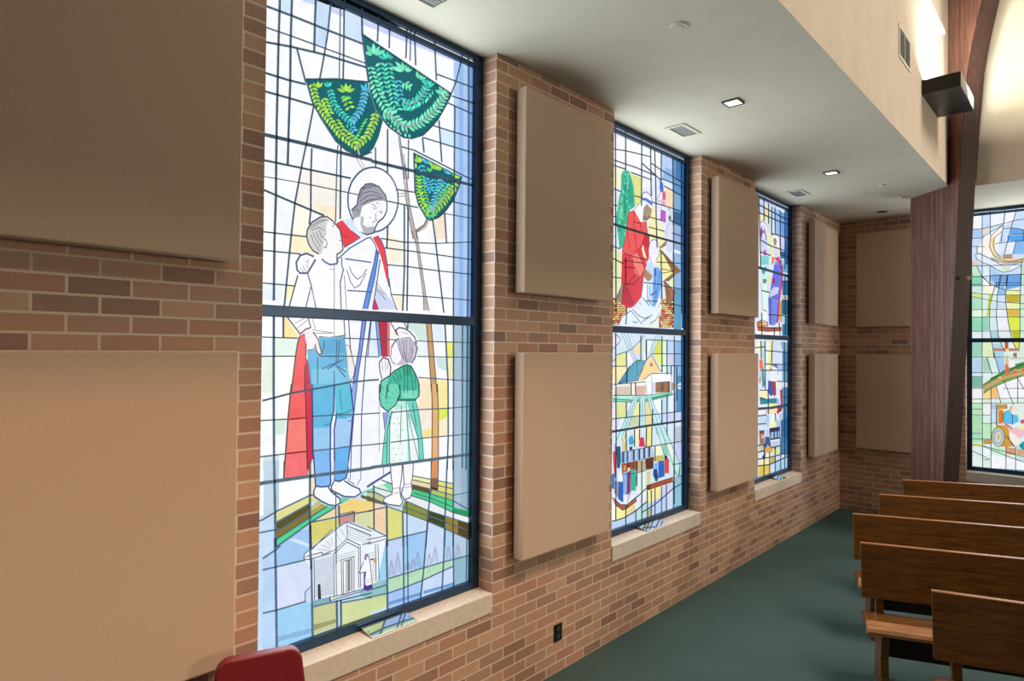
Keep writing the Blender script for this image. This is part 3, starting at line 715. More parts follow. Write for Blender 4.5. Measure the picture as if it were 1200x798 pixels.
(77,180,213,0,25,1081,2286,1082,2276,1088,2271,1102,2268,1099,2279,1093,2284),
(94,220,255,0,25,1081,2286,1069,2285,1059,2281,1049,2270,1065,2272,1074,2277),
(87,202,239,0,25,1074,2266,1075,2256,1081,2251,1095,2248,1093,2259,1086,2264),
(84,196,232,0,25,1074,2266,1062,2265,1052,2261,1042,2250,1058,2252,1067,2257),
(77,180,213,0,25,1068,2246,1069,2237,1075,2231,1089,2228,1086,2239,1079,2244),
(94,220,255,0,25,1068,2246,1056,2245,1046,2241,1036,2230,1051,2232,1061,2237),
(87,202,239,0,25,1061,2226,1062,2217,1068,2211,1082,2208,1079,2219,1073,2224),
(84,196,232,0,25,1061,2226,1049,2226,1039,2221,1029,2211,1045,2212,1054,2217),
(77,180,213,0,25,1069,2395,1073,2388,1080,2385,1094,2385,1088,2394,1080,2396),
(94,220,255,0,25,1069,2395,1058,2391,1051,2385,1046,2374,1060,2380,1066,2386),
(87,202,239,0,26,1071,2375,1075,2367,1082,2364,1096,2365,1090,2373,1082,2376),
(84,196,232,0,25,1071,2375,1060,2371,1053,2365,1048,2354,1061,2359,1068,2366),
(77,180,213,0,26,1072,2354,1076,2347,1084,2344,1098,2344,1091,2353,1083,2355),
(94,220,255,0,25,1072,2354,1061,2350,1054,2344,1049,2333,1063,2339,1069,2345),
(87,202,239,0,20,1170,2390,1165,2381,1166,2373,1175,2366,1181,2378,1179,2385),
(84,196,232,0,26,1170,2390,1160,2394,1150,2393,1136,2385,1150,2382,1160,2384),
(88,197,110,0,20,1154,2374,1148,2364,1149,2357,1158,2349,1164,2361,1162,2368),
(108,240,134,0,26,1154,2374,1144,2377,1134,2376,1120,2368,1133,2365,1143,2367),
(87,202,239,0,26,1137,2357,1132,2347,1133,2340,1142,2332,1147,2344,1145,2351),
(84,196,232,0,27,1137,2357,1127,2360,1117,2359,1103,2352,1117,2348,1127,2350),
(88,197,110,0,26,1121,2340,1116,2331,1116,2323,1125,2315,1131,2327,1129,2335),
(108,240,134,0,27,1121,2340,1111,2344,1101,2343,1087,2335,1100,2332,1111,2333),
(99,220,124,0,14,1054,2196,1066,2189,1080,2188,1101,2194,1084,2202,1070,2202),
(96,214,120,0,15,1052,2193,1053,2182,1059,2175,1075,2171,1072,2185,1065,2191),
(88,197,110,0,10,1047,2192,1039,2181,1038,2172,1044,2160,1053,2173,1054,2183),
(108,240,134,0,13,1043,2192,1031,2189,1024,2182,1019,2170,1034,2176,1041,2183),
(99,220,124,0,23,1041,2195,1029,2198,1017,2196,1002,2186,1018,2184,1030,2187),
]),
('robed_man_figure', [
(253,253,255,0,6,823,2235,819,2195,807,2156,788,2120,762,2089,731,2064,697,2046,662,2037,627,2036,595,2044,566,2060,542,2082,523,2111,512,2143,508,2179,511,2216,521,2253,539,2287,562,2318,590,2344,623,2363,657,2375,693,2378,727,2373,758,2359,785,2337,805,2308,818,2273),
(74,101,141,5,7,823,2235,820,2200,811,2166,796,2133,775,2104,751,2079,723,2059,693,2045,662,2037,632,2036,603,2042,576,2053,553,2070,534,2092,520,2118,511,2148,508,2179,510,2211,518,2244,531,2275,550,2303,572,2329,598,2350,627,2365,657,2375,688,2378,719,2375,747,2365,772,2349,793,2327,809,2299,819,2268,823,2235),
(166,168,178,0,8,529,2129,563,2162,569,2207,585,2248,617,2279,650,2288,697,2281,739,2243,748,2208,726,2212,678,2204,625,2178,599,2163,606,2136,580,2105,542,2088),
(250,250,252,0,9,596,2162,645,2184,726,2212,750,2205,747,2159,727,2122,693,2094,677,2064,667,2034,627,2021,575,2027,543,2050,539,2082,580,2105,606,2136),
(186,187,194,0,10,587,2111,606,2103,600,2069,627,2056,666,2068,677,2064,667,2033,627,2019,601,2031,584,2067),
(86,88,99,2.2,10,573,2196,598,2229,651,2249,705,2243),
(86,88,99,2.2,11,579,2181,618,2216,664,2232,725,2224),
(86,88,99,2.2,12,576,2213,604,2252,657,2273),
(86,88,99,2.2,13,599,2174,651,2208,712,2221),
(86,88,99,2.2,10,542,2126,561,2140,580,2121),
(86,88,99,2.2,14,586,2166,625,2195,685,2211),
(86,88,99,2.2,13,591,2249,637,2275,677,2280),
(80,83,102,4,15,529,2129,563,2162,569,2207,585,2248,617,2279,650,2288,697,2281,739,2243,750,2200,747,2159,727,2122,693,2094,677,2064,667,2034,627,2019,575,2027,543,2050,537,2081),
(86,88,99,2.4,16,651,2183,675,2176,682,2160),
(86,88,99,2.4,17,658,2164,675,2159),
(86,88,99,2.4,16,696,2148,716,2154,710,2136),
(86,88,99,2.4,16,679,2137,676,2103,690,2102),
(86,88,99,2.4,16,639,2114,649,2110),
(86,88,99,2.4,16,656,2089,676,2094),
(86,88,99,2.4,16,678,2196,692,2190),
(250,251,254,0,16,484,1927,631,2011,716,2027,745,1922,781,1789,828,1637,829,1600,479,1610,487,1765),
(238,66,78,0,17,443,2051,477,2071,533,2028,584,2000,488,1936,474,1985,454,2016),
(222,234,250,0,18,477,2071,527,2092,573,2033,625,2010,594,1997,533,2023),
(92,150,236,0,17,685,1954,700,1939,678,1813,656,1711,634,1635,605,1634,642,1777,667,1863),
(236,242,252,0,18,697,1905,709,1901,683,1735,664,1637,644,1636,669,1768),
(238,72,82,0,19,659,2007,689,2023,713,2002,737,1960,756,1872,767,1804,765,1764,744,1819,728,1874,707,1929,686,1971),
(206,216,242,0,19,679,1746,710,1737,787,1692,819,1642,708,1636,683,1691),
(200,40,90,0,20,673,1679,680,1693,706,1636,667,1631),
(62,93,152,3.6,20,645,2010,679,1970,694,1921),
(62,93,152,3.6,20,767,1804,783,1720,823,1639),
(62,93,152,3.6,21,685,1954,667,1863,642,1777,605,1634),
(62,93,152,3.6,22,700,1939,678,1813,634,1635),
(62,93,152,3.6,23,709,1901,683,1735,664,1637),
(62,93,152,3.6,24,689,2022,713,2002,737,1960,756,1872,768,1759),
(88,96,120,2.4,25,682,1780,755,1712),
(88,96,120,2.4,26,679,1763,737,1717),
(88,96,120,2.4,27,682,1747,748,1689),
(62,93,152,3.6,23,452,1872,519,1934,627,2002,652,2008),
(62,93,152,3.6,24,495,1880,654,1878),
(62,93,152,3.6,23,510,1722,656,1725),
(62,93,152,3.6,24,476,1886,477,1843,490,1818),
(64,77,120,3.2,22,520,1842,540,1806,569,1784,598,1801,626,1842),
(64,77,120,3.2,23,508,1825,528,1767,554,1737,585,1756,623,1819),
(112,24,40,2.2,24,459,2017,493,1990,512,1984),
(72,56,88,3,25,488,1935,585,1997),
(72,56,88,3,24,530,2025,585,1997),
(246,248,253,0,6,494,1560,784,1571,753,1380,723,1156,721,932,728,833,1041,852,1005,780,762,721,613,699,510,783,524,845,533,951,556,1121,538,1294),
(112,152,240,0,7,604,1585,628,1583,603,1423,576,1265,564,1207,545,1208,554,1266,584,1423),
(59,80,141,3.6,8,604,1585,584,1423,554,1266,545,1208),
(59,80,141,3.6,9,628,1583,603,1423,576,1265,564,1207),
(59,80,141,3.6,10,653,1573,626,1379,613,1205),
(59,80,141,3.6,9,521,1584,533,1434,559,1328),
(150,176,240,0,10,548,1251,576,1250,559,1105,546,949,537,934,547,1089,556,1116,548,1203),
(77,90,157,3.4,11,576,1250,559,1105,546,928,544,821),
(77,90,157,3.4,11,615,1249,605,1085,605,813),
(190,30,56,0,7,702,1586,755,1586,760,1387,728,1390),
(245,112,112,0,8,755,1583,776,1581,780,1390,760,1387),
(132,180,246,0,8,683,1583,702,1581,728,1390,708,1390),
(222,234,252,0,11,658,1582,683,1583,708,1390,634,1390),
(69,70,120,3.4,12,685,1580,709,1389),
(69,70,120,3.4,13,702,1581,727,1393),
(69,70,120,3.4,12,658,1579,638,1390),
(69,70,120,3.4,9,776,1581,825,1508),
(69,70,120,3.4,7,867,1582,897,1536),
(69,70,120,3.4,9,755,1583,760,1389),
(250,248,250,0,10,816,1533,838,1546,875,1542,912,1525,942,1502,961,1464,946,1464,912,1495,868,1492,832,1501),
(74,74,101,4,11,832,1501,816,1531,838,1546,875,1542,912,1525,946,1496,964,1461),
(86,88,99,2.2,12,864,1521,901,1513),
(86,88,99,2.2,12,868,1492,912,1495,946,1464),
(150,165,235,0,7,739,1096,777,1095,754,1018,747,1008),
(136,141,165,2.4,7,711,1246,718,893),
(96,104,152,3,8,739,1096,751,1005),
(77,99,152,7,7,644,718,683,734,792,775),
(77,99,152,3,8,747,806,747,767),
(88,104,157,3,7,544,864,542,768),
(88,104,157,3,12,605,857,605,756),
(88,104,157,3,7,584,735,599,762),
(88,104,157,3,8,529,780,533,764,568,743),
(244,78,86,0,2,256,1491,274,1499,288,1473,287,1386,284,1218,214,1221,234,1394,244,1457),
(182,26,62,0,3,287,1394,310,1345,321,1268,319,1217,284,1218),
(247,92,94,0,4,214,1262,286,1260,293,1097,202,1096),
(252,126,116,0,1,199,1096,293,1097,298,938,191,940),
(250,116,118,0,1,190,940,298,938,303,852,184,867),
(205,36,78,0,5,285,1260,321,1259,328,940,335,899,308,881,303,852,294,1056),
(250,116,120,0,6,184,908,302,893,306,822,183,826),
(225,60,92,0,7,300,894,331,890,311,867,306,822),
(83,58,48,4,5,256,1491,244,1457,234,1394,214,1221),
(120,24,37,3.4,5,282,1350,284,1218),
(96,32,35,3.4,4,274,1498,288,1473,287,1391),
(83,67,56,4,7,214,1262,199,1096,190,940,184,867),
(120,24,37,3.4,8,286,1260,293,1097,303,852),
(160,16,24,4,9,206,1098,294,1099),
(152,16,24,4,9,192,940,296,939),
(96,32,35,3.2,9,216,1220,286,1229),
(83,67,56,4,8,184,908,183,826),
(96,32,35,3,8,183,826,306,822),
]),
('boy_figure', [
(250,251,254,0,25,322,1858,348,1874,369,1863,404,1845,440,1849,453,1862,485,1817,469,1762,474,1627,194,1612,239,1773,289,1788),
(248,248,246,0,26,281,1966,286,2003,308,2034,354,2067,389,2075,425,2057,462,2018,478,1961,482,1924,464,1905,449,1898,449,1850,410,1841,375,1853,363,1873,348,1886,316,1899,293,1927),
(212,214,212,0,27,286,1987,303,2026,354,2065,395,2068,355,2026,384,2012,389,1986,370,1963,368,1910,362,1890,348,1886,316,1899,293,1927,282,1961),
(112,114,117,2.4,28,303,2016,354,2052,401,2059),
(112,114,117,2.4,29,309,1996,343,2016,378,2006),
(112,114,117,2.4,28,315,1986,333,1953,356,1924),
(112,114,117,2.4,29,332,1994,344,1964,368,1941),
(112,114,117,2.4,30,349,2002,361,1972,379,1969),
(112,114,117,2.4,31,304,1974,321,1936,351,1903),
(112,114,117,2.4,31,298,1999,337,2031,383,2059),
(83,86,96,4,32,449,1850,449,1898,464,1905,482,1924,478,1961,469,2002,462,2023,425,2057,389,2075,354,2067,308,2034,286,1998,281,1966,293,1927,316,1899,348,1886),
(72,74,80,2.4,33,373,1958,385,1962,394,1940,380,1922),
(72,74,80,2.4,34,371,1921,394,1924),
(72,74,80,2.4,33,422,2044,434,2043),
(72,74,80,2.4,33,419,2035,429,2029),
(72,74,80,2.4,33,460,1969,475,1966),
(101,112,152,5,33,363,1865,381,1852,410,1841,449,1850,455,1868),
(144,147,152,2.2,26,405,1820,438,1818),
(120,125,136,3,34,434,1844,437,1625),
(74,90,133,3.6,26,485,1820,469,1757,477,1627),
(96,104,128,3,17,493,1796,508,1628),
(250,250,250,0,33,234,1793,229,1833,249,1868,282,1882,316,1873,331,1862,289,1788,250,1785),
(78,90,134,5,34,322,1871,282,1882,249,1868,230,1833,235,1798,250,1785,289,1788,331,1859),
(112,117,128,2.2,35,250,1810,272,1789),
(112,117,128,2.2,36,264,1819,284,1793),
(112,117,128,2.2,37,278,1828,295,1812),
(112,117,128,2.2,35,277,1838,294,1853,289,1829),
(72,75,88,4,26,239,1773,194,1612),
(88,99,128,3.6,35,289,1788,307,1738,337,1619),
(88,99,128,3.6,36,307,1723,281,1617),
(220,236,250,0,37,307,1718,319,1688,328,1647,314,1667,303,1702),
(250,251,254,0,17,187,1590,493,1605,499,1495,354,1486,322,1518,299,1528,260,1499),
(72,77,83,4,18,185,1578,257,1495),
(72,77,83,4,19,257,1497,282,1520,310,1529),
(83,88,99,3.4,18,292,1588,311,1529),
(104,109,117,2.4,18,316,1519,439,1506),
(104,109,117,2.4,18,328,1503,427,1505),
(104,109,117,2.4,18,315,1578,336,1525),
(104,109,117,2.4,19,229,1547,259,1563,278,1577),
(104,109,117,2.4,20,240,1525,270,1548,293,1565),
(104,109,117,2.4,19,438,1584,441,1491),
(83,88,99,3.6,18,493,1586,501,1487),
(88,96,104,3.6,20,354,1486,410,1483,497,1495),
(92,180,224,0,21,354,1483,499,1490,508,1391,535,1267,543,1207,321,1217,313,1340,295,1391,292,1422,329,1427,352,1401,372,1406,366,1453),
(122,200,234,0,22,316,1329,531,1337,540,1261,322,1232),
(72,166,214,0,22,357,1474,498,1482,507,1412,372,1401),
(238,230,235,0,23,274,1510,299,1521,322,1509,351,1474,364,1427,371,1406,357,1397,340,1422,334,1437,323,1423,295,1423,288,1462),
(72,74,83,3.4,24,322,1509,351,1474,364,1427,371,1406,357,1397,340,1422,334,1450),
(72,74,83,3,25,295,1422,323,1423,335,1435),
(27,61,96,3,23,373,1329,411,1346,453,1359,496,1375),
(27,61,96,3,24,403,1328,447,1354),
(27,61,96,3,24,455,1470,451,1346),
(27,61,96,3,24,470,1471,461,1354),
(27,61,96,3,24,454,1346,509,1313),
(27,61,96,3,25,457,1338,507,1286),
(27,61,96,3,23,442,1322,443,1211),
(27,61,96,3,23,349,1386,352,1215),
(27,61,96,3,23,383,1468,381,1433,371,1406),
(242,238,230,0,23,507,1450,529,1440,561,1331,555,1293,536,1266,523,1315,531,1337),
(77,74,80,3,24,529,1440,561,1331,555,1293,536,1266),
(77,74,80,2.4,24,507,1450,529,1442),
(92,186,226,0,24,321,1259,443,1255,445,1112,422,1056,425,1040,328,1048,325,1105),
(88,196,222,0,23,446,1255,532,1252,557,1105,550,1078,451,1080),
(152,206,244,0,25,327,1048,425,1040,423,935,331,938),
(164,206,246,0,24,451,1080,551,1084,540,939,453,937),
(128,190,246,0,3,331,938,423,935,428,835,337,847),
(104,182,240,0,7,453,937,538,939,526,823,455,832),
(236,240,252,0,25,425,1045,445,1091,451,832,428,835),
(42,67,144,4.4,26,443,1255,442,1123,425,1056,425,836),
(42,67,144,4.4,26,460,1111,446,1033,450,832),
(35,58,128,4,26,321,1259,326,1105,330,940,342,846),
(35,58,128,4,25,535,1252,557,1105,550,1078,538,934,524,823),
(35,96,128,2.4,26,469,1105,512,1108,543,1122),
(35,96,128,2.4,25,472,1094,513,1081),
(35,96,128,2.4,24,474,1227,487,1125),
(35,96,128,2.4,25,392,1056,422,1061),
(35,96,128,2.4,26,525,1064,547,1068),
(132,192,246,0,27,336,889,427,878,432,755,385,757,347,766),
(104,178,242,0,27,451,875,529,866,517,782,480,770,450,780),
(240,240,250,0,27,429,878,449,876,450,776,433,752),
(253,253,254,0,28,347,765,415,754,435,725,481,686,486,664,457,654,421,664,374,693,340,719,337,746),
(252,252,254,0,29,432,752,450,776,505,771,549,740,597,715,605,693,569,679,506,692,456,722),
(69,83,128,4,30,347,765,337,743,340,719,374,693,421,664,457,654,486,664,481,686,435,725,415,754),
(69,83,128,4,31,450,778,433,752,435,733,456,721,506,692,569,679,605,693,597,715,549,740,505,771),
(48,80,136,4,31,345,767,385,757,420,756),
(48,80,136,4,32,450,780,480,770,517,782,530,834),
(42,67,144,4,31,427,878,429,766,420,754),
(42,67,144,4,27,448,876,448,781),
(42,67,144,4,32,336,889,347,766),
]),
('girl_figure', [
(250,248,252,0,12,789,1439,822,1476,833,1454,840,1413,864,1373,841,1350,818,1346,795,1361,784,1385,788,1407),
(206,197,214,0,13,812,1472,861,1494,912,1491,950,1467,966,1425,947,1378,923,1354,885,1349,834,1340,821,1350,863,1373,842,1413,828,1453),
(112,99,122,2.4,14,839,1477,855,1425,877,1367),
(112,99,122,2.4,15,861,1486,869,1425,888,1361),
(112,99,122,2.4,14,890,1489,891,1425,896,1355),
(112,99,122,2.4,14,916,1484,913,1425,903,1361),
(112,99,122,2.4,15,935,1469,932,1414,914,1361),
(112,99,122,2.4,16,832,1459,848,1413,873,1373),
(112,99,122,2.4,16,876,1483,877,1413,892,1358),
(77,75,96,4,17,789,1439,812,1472,839,1489),
(74,64,104,4,16,946,1473,966,1434,951,1384,925,1352),
(88,80,100,3,14,789,1439,788,1407,782,1385,795,1361,818,1346),
(120,112,128,3,17,924,1437,928,1396,914,1361),
(250,244,248,0,15,710,1357,735,1385,770,1374,786,1333,782,1288,730,1271,716,1312),
(77,64,88,4,16,710,1357,735,1385,770,1374,786,1333,782,1288),
(77,64,88,3.4,17,710,1357,716,1312,730,1271),
(136,128,136,2.2,18,729,1368,733,1311),
(136,128,136,2.2,17,749,1373,754,1311),
(136,128,136,2.2,17,767,1362,767,1322),
(66,190,160,0,19,723,1261,778,1288,806,1310,863,1338,892,1345,922,1337,952,1296,976,1248,983,1188,719,1199),
(112,216,188,0,20,723,1261,778,1288,766,1197,719,1199),
(50,160,130,0,20,863,1335,922,1334,915,1285,871,1286),
(236,248,244,0,14,883,1352,908,1351,911,1343,882,1344),
(66,190,160,0,20,843,1241,983,1237,982,1172,956,1151,830,1155,851,1189),
(130,222,196,0,21,858,1206,969,1202,969,1160,858,1163),
(112,216,188,0,21,717,1246,846,1241,849,1178,817,1128,767,1098,725,1130,712,1190),
(120,218,200,0,9,783,1098,803,1100,786,1016,784,902,788,813,735,818,742,907,758,1001),
(240,249,246,0,22,802,1106,895,1144,901,1006,907,811,787,814,784,902,786,1016),
(186,236,222,0,23,830,1150,891,1147,892,1106,805,1103),
(116,216,196,0,23,893,1147,958,1145,980,1077,1007,938,1020,811,988,813,972,941,918,1075),
(240,248,248,0,24,900,1065,918,1063,973,906,988,813,911,810),
(150,230,225,0,25,899,1088,907,1088,916,947,925,811,907,811),
(32,120,101,6,22,828,1156,958,1150),
(19,104,98,3.2,26,891,1147,901,1006,925,811),
(19,104,98,3.2,27,903,1094,942,944,985,813),
(19,104,98,3.2,28,918,1075,972,953,989,816),
(19,104,98,3.2,23,798,1103,768,1006,764,825),
(19,104,98,3.2,24,783,1073,785,814),
(19,104,98,3.2,29,958,1146,980,1077,1007,938,1020,811),
(19,104,98,3.2,24,777,1102,754,1007,742,907,735,818),
(19,104,98,3.2,24,859,1125,854,918),
(19,104,98,3.2,30,936,1133,964,1001),
(32,120,120,5,30,735,818,841,813,1020,811),
(16,88,77,3.6,25,846,1241,849,1178,817,1128,767,1098,725,1130,712,1190,717,1246),
(16,88,77,3.6,26,765,1244,756,1165),
(16,88,77,3.6,26,830,1155,851,1189),
(16,88,77,3.6,23,981,1237,982,1172,956,1151),
(70,120,110,0,26,741,1222,739,1219,736,1220,734,1222,736,1225,739,1225),
(70,120,110,0,26,776,1210,774,1207,771,1207,769,1210,771,1213,774,1213),
(70,120,110,0,26,804,1191,802,1188,799,1189,797,1192,799,1194,802,1194),
(70,120,110,0,26,735,1189,733,1186,729,1186,728,1189,729,1192,733,1192),
(70,120,110,0,26,780,1170,778,1167,775,1167,773,1170,775,1173,778,1173),
(70,120,110,0,26,728,1144,727,1141,723,1141,721,1144,723,1147,727,1147),
(70,120,110,0,26,763,1145,761,1142,758,1142,756,1145,758,1148,761,1148),
(70,120,110,0,26,794,1140,793,1138,789,1138,787,1141,789,1144,792,1143),
(70,120,110,0,26,746,1123,744,1120,741,1121,739,1124,741,1127,744,1126),
(70,120,110,0,26,781,1118,779,1116,775,1116,774,1119,775,1122,779,1121),
(70,120,110,0,26,812,1168,810,1165,806,1165,804,1168,806,1171,810,1171),
(70,120,110,0,22,869,1171,867,1168,864,1168,862,1171,863,1174,867,1174),
(70,120,110,0,21,912,1216,911,1213,907,1213,905,1216,907,1219,910,1219),
(70,120,110,0,22,943,1179,941,1176,937,1177,935,1180,937,1183,941,1182),
(70,120,110,0,21,883,1205,881,1202,878,1202,876,1206,878,1208,881,1208),
(70,120,110,0,21,957,1214,955,1211,952,1211,950,1214,952,1217,955,1217),
(70,120,110,0,26,841,1126,839,1123,835,1124,834,1127,835,1130,839,1129),
(70,120,110,0,23,838,1058,836,1055,833,1055,831,1058,833,1061,836,1061),
(70,120,110,0,23,849,1028,848,1025,844,1025,842,1028,844,1031,847,1031),
(70,120,110,0,23,813,1031,812,1028,808,1028,806,1031,808,1034,812,1034),
(70,120,110,0,23,832,995,830,992,826,992,825,995,826,998,830,998),
(70,120,110,0,23,871,991,870,989,866,989,864,992,866,995,870,995),
(70,120,110,0,23,843,959,841,957,838,957,836,960,838,963,841,963),
(70,120,110,0,23,812,899,810,897,807,897,805,900,806,903,810,903),
(70,120,110,0,23,848,896,846,893,842,893,840,896,842,899,846,899),
(70,120,110,0,23,830,863,828,860,825,861,823,864,825,867,828,866),
(70,120,110,0,23,873,864,871,861,868,862,866,865,868,868,871,867),
(70,120,110,0,23,816,830,815,828,811,828,809,831,811,834,814,834),
(70,120,110,0,23,859,831,857,828,854,829,852,832,854,835,857,834),
(70,120,110,0,21,883,1223,881,1220,877,1220,876,1223,877,1226,881,1226),
(16,88,77,2.6,27,778,1288,766,1197),
(16,88,77,2.6,26,799,1287,836,1240,851,1194),
(16,88,77,2.6,22,870,1332,879,1251,876,1193),
(16,88,77,2.6,22,896,1340,901,1250,898,1192),
(16,88,77,2.6,22,918,1331,930,1249,939,1190),
(16,88,77,2.6,27,817,1304,842,1258),
(16,88,77,2.6,28,842,1321,857,1263),
(16,88,77,2.6,24,945,1296,957,1225),
(16,84,74,0,26,737,1227,736,1224,732,1224,731,1227,732,1230,736,1230),
(16,84,74,0,20,796,1259,794,1256,791,1256,789,1259,791,1262,794,1262),
(16,84,74,0,27,817,1270,816,1267,812,1267,810,1270,812,1273,815,1273),
(16,84,74,0,28,779,1208,778,1205,774,1205,772,1209,774,1211,778,1211),
(16,84,74,0,29,846,1286,844,1283,840,1283,838,1286,840,1289,844,1289),
(16,84,74,0,23,883,1227,881,1224,877,1224,875,1228,877,1231,881,1230),
(16,84,74,0,20,919,1285,917,1282,913,1282,911,1285,913,1288,917,1288),
(16,84,74,0,23,942,1249,940,1246,936,1246,934,1249,936,1252,940,1252),
(16,84,74,0,21,916,1209,914,1206,911,1206,909,1209,911,1212,914,1212),
(16,84,74,0,22,957,1213,955,1210,952,1210,950,1213,952,1216,955,1216),
(16,84,74,0,27,825,1212,823,1209,820,1209,818,1212,820,1215,823,1215),
(16,88,77,4,30,719,1199,723,1261,778,1288,806,1310,863,1338,892,1345,922,1337,952,1296,976,1248,983,1188),
(251,248,252,0,31,790,821,869,814,866,739,852,682,805,684,793,761),
(250,248,252,0,31,873,813,946,809,942,740,932,694,883,695),
(250,248,250,0,7,746,625,756,645,805,657,808,686,854,679,860,636,875,605,859,584,823,593,781,605),
(249,247,250,0,32,864,647,885,695,932,690,940,653,926,619,888,613),
(83,77,104,3.4,33,790,821,794,760,806,686,802,656,756,645,744,626,781,605,823,593,859,584,875,605,860,636,854,679,866,739,869,814),
(83,77,104,3.4,34,873,813,883,695,864,647,888,613,926,619,940,653,932,694,942,740,946,809),
(144,120,128,2.2,34,808,686,850,683),
(144,120,128,2.2,34,815,658,851,658),
(144,120,128,2.2,35,886,696,931,694),
(144,120,128,2.2,35,887,678,927,678),
]),
('chapel', [
(238,243,249,0,8,293,454,526,563,769,438,766,412,709,409,712,213,441,195,343,210,331,417,297,425),
(202,152,146,0,9,479,597,570,601,567,550,526,564,483,550),
(40,37,40,4,10,476,597,571,600),
(96,96,104,3,10,479,607,571,607),
(48,40,40,3.4,11,479,613,483,550),
(48,40,40,3.4,11,570,604,568,550),
(224,232,246,0,9,347,417,448,423,455,205,352,222),
(250,251,253,0,9,495,379,570,377,572,203,502,203),
(196,200,204,0,10,520,368,537,369,539,208,522,207),
(120,124,128,0,11,534,368,558,368,560,211,537,210),
(216,218,220,0,12,546,368,558,368,560,211,548,212),
(74,83,98,3,12,294,454,459,535,526,562),
(74,83,98,3,9,298,439,386,441,390,429,444,435),
(74,83,98,3,10,294,454,290,434,298,425,329,422,435,426),
(74,83,98,3,13,448,430,527,476,609,425),
(74,83,98,3,14,452,418,527,461,600,415),
(74,83,98,3,15,452,418,457,206),
(74,83,98,3,15,465,415,470,208),
(74,83,98,3,15,596,416,600,211),
(74,83,98,3,9,607,421,612,211),
(74,83,98,3,13,495,379,570,377,572,203,502,203,495,379),
(74,83,98,3,14,506,369,558,368,560,210),
(74,83,98,3,15,506,369,511,207),
(74,83,98,3,9,333,420,340,218),
(74,83,98,3,10,344,419,350,219),
(74,83,98,3,14,527,558,529,476),
(74,83,98,3,16,443,208,631,199),
(74,83,98,3,5,439,195,631,189),
(74,83,98,3,15,526,562,673,484),
(74,83,98,3,16,532,539,674,461),
(74,83,98,3,9,618,427,674,430),
(74,83,98,3,13,442,542,321,459),
(136,144,157,1.4,11,347,405,448,402),
(136,144,157,1.4,11,347,396,448,393),
(136,144,157,1.4,11,348,386,449,383),
(136,144,157,1.4,11,348,377,449,373),
(136,144,157,1.4,11,348,367,449,364),
(136,144,157,1.4,11,348,358,449,354),
(136,144,157,1.4,11,348,349,449,344),
(136,144,157,1.4,11,348,339,449,334),
(136,144,157,1.4,11,348,330,449,325),
(136,144,157,1.4,11,349,320,450,315),
(136,144,157,1.4,11,349,311,450,305),
(136,144,157,1.4,11,349,301,450,296),
(136,144,157,1.4,11,349,292,450,286),
(136,144,157,1.4,11,349,282,450,276),
(136,144,157,1.4,11,349,273,450,266),
(136,144,157,1.4,11,349,263,450,257),
(136,144,157,1.4,11,349,254,450,247),
(136,144,157,1.4,11,350,244,451,237),
(136,144,157,1.4,11,350,235,451,228),
(142,150,162,1.4,9,474,402,582,404),
(142,150,162,1.4,9,474,391,583,392),
(142,150,162,1.4,14,474,379,583,380),
(149,155,165,1.4,17,517,549,546,491),
(149,155,165,1.4,18,490,534,520,480),
(149,155,165,1.4,19,463,520,494,469),
(149,155,165,1.4,14,436,505,445,466),
(149,155,165,1.4,15,409,491,440,457),
(149,155,165,1.4,16,383,477,435,448),
(149,155,165,1.4,17,358,463,430,439),
(141,149,160,1.4,18,536,538,674,467),
(141,149,160,1.4,19,537,524,674,454),
(141,149,160,1.4,20,537,511,674,442),
(141,149,160,1.4,21,537,497,674,429),
(141,149,160,1.4,22,537,484,674,417),
(48,58,62,0,12,366,290,380,290,388,191,369,199),
(128,180,190,0,13,336,220,438,213,439,184,341,192),
(74,83,98,3,14,337,193,439,184),
(32,48,64,3.4,15,434,214,437,184),
(64,77,88,3,9,301,229,300,272,327,290),
(246,247,250,0,17,627,341,651,343,676,333,685,293,681,201,630,212,638,281,607,289),
(152,124,170,0,18,630,351,637,377,654,373,663,340,656,334),
(86,38,150,0,18,630,218,684,209,686,182,632,190),
(72,64,96,3,19,630,212,643,283,602,288,629,340),
(96,72,48,4,18,663,340,693,337),
(80,70,160,0,20,629,283,638,281,639,212,630,212),
(214,206,90,0,19,687,339,709,337,707,314,693,314),
(74,83,98,3,20,700,413,707,218),
(74,83,98,3,9,716,413,727,219),
(247,248,251,0,19,645,359,665,357,673,319,682,251,681,211,647,210),
(72,64,96,3,20,657,363,669,320,683,211),
(74,83,98,3,23,648,424,765,426),
(74,83,98,3,23,647,516,769,440),
(74,83,98,3,24,648,447,769,442),
(86,38,150,0,19,647,210,683,210,683,184,647,186),
(141,149,160,1.4,21,641,373,700,373),
(141,149,160,1.4,21,641,360,701,359),
(141,149,160,1.4,21,681,345,702,345),
(141,149,160,1.4,21,681,332,702,332),
(141,149,160,1.4,21,681,319,702,318),
(141,149,160,1.4,21,681,305,702,305),
(141,149,160,1.4,21,682,292,702,292),
(141,149,160,1.4,21,682,279,703,278),
(141,149,160,1.4,21,682,265,703,265),
(141,149,160,1.4,21,682,252,703,251),
(141,149,160,1.4,21,643,241,702,239),
(141,149,160,1.4,21,643,228,703,226),
]),
('lead_lines', [
(8,129,3047,125,2822,124,2678,122,2479,122,2282,123,2124,119,1926,120,1647),
(8,189,3072,185,2858,186,2658,184,2596,181,2445,179,2284),
(8,313,3122,309,2986,308,2856),
(5.5,397,3157,382,2987,363,2864,339,2733),
(2.5,449,3125,448,2770),
(5.5,471,3187,471,2880,470,2774),
(8,573,3199,580,3038,605,2898,623,2809),
(8,58,2981,189,2986,388,2989,581,2994),
(4,59,2884,190,2890,307,2893,605,2900),
(8,60,2816,191,2840,366,2863,605,2880),
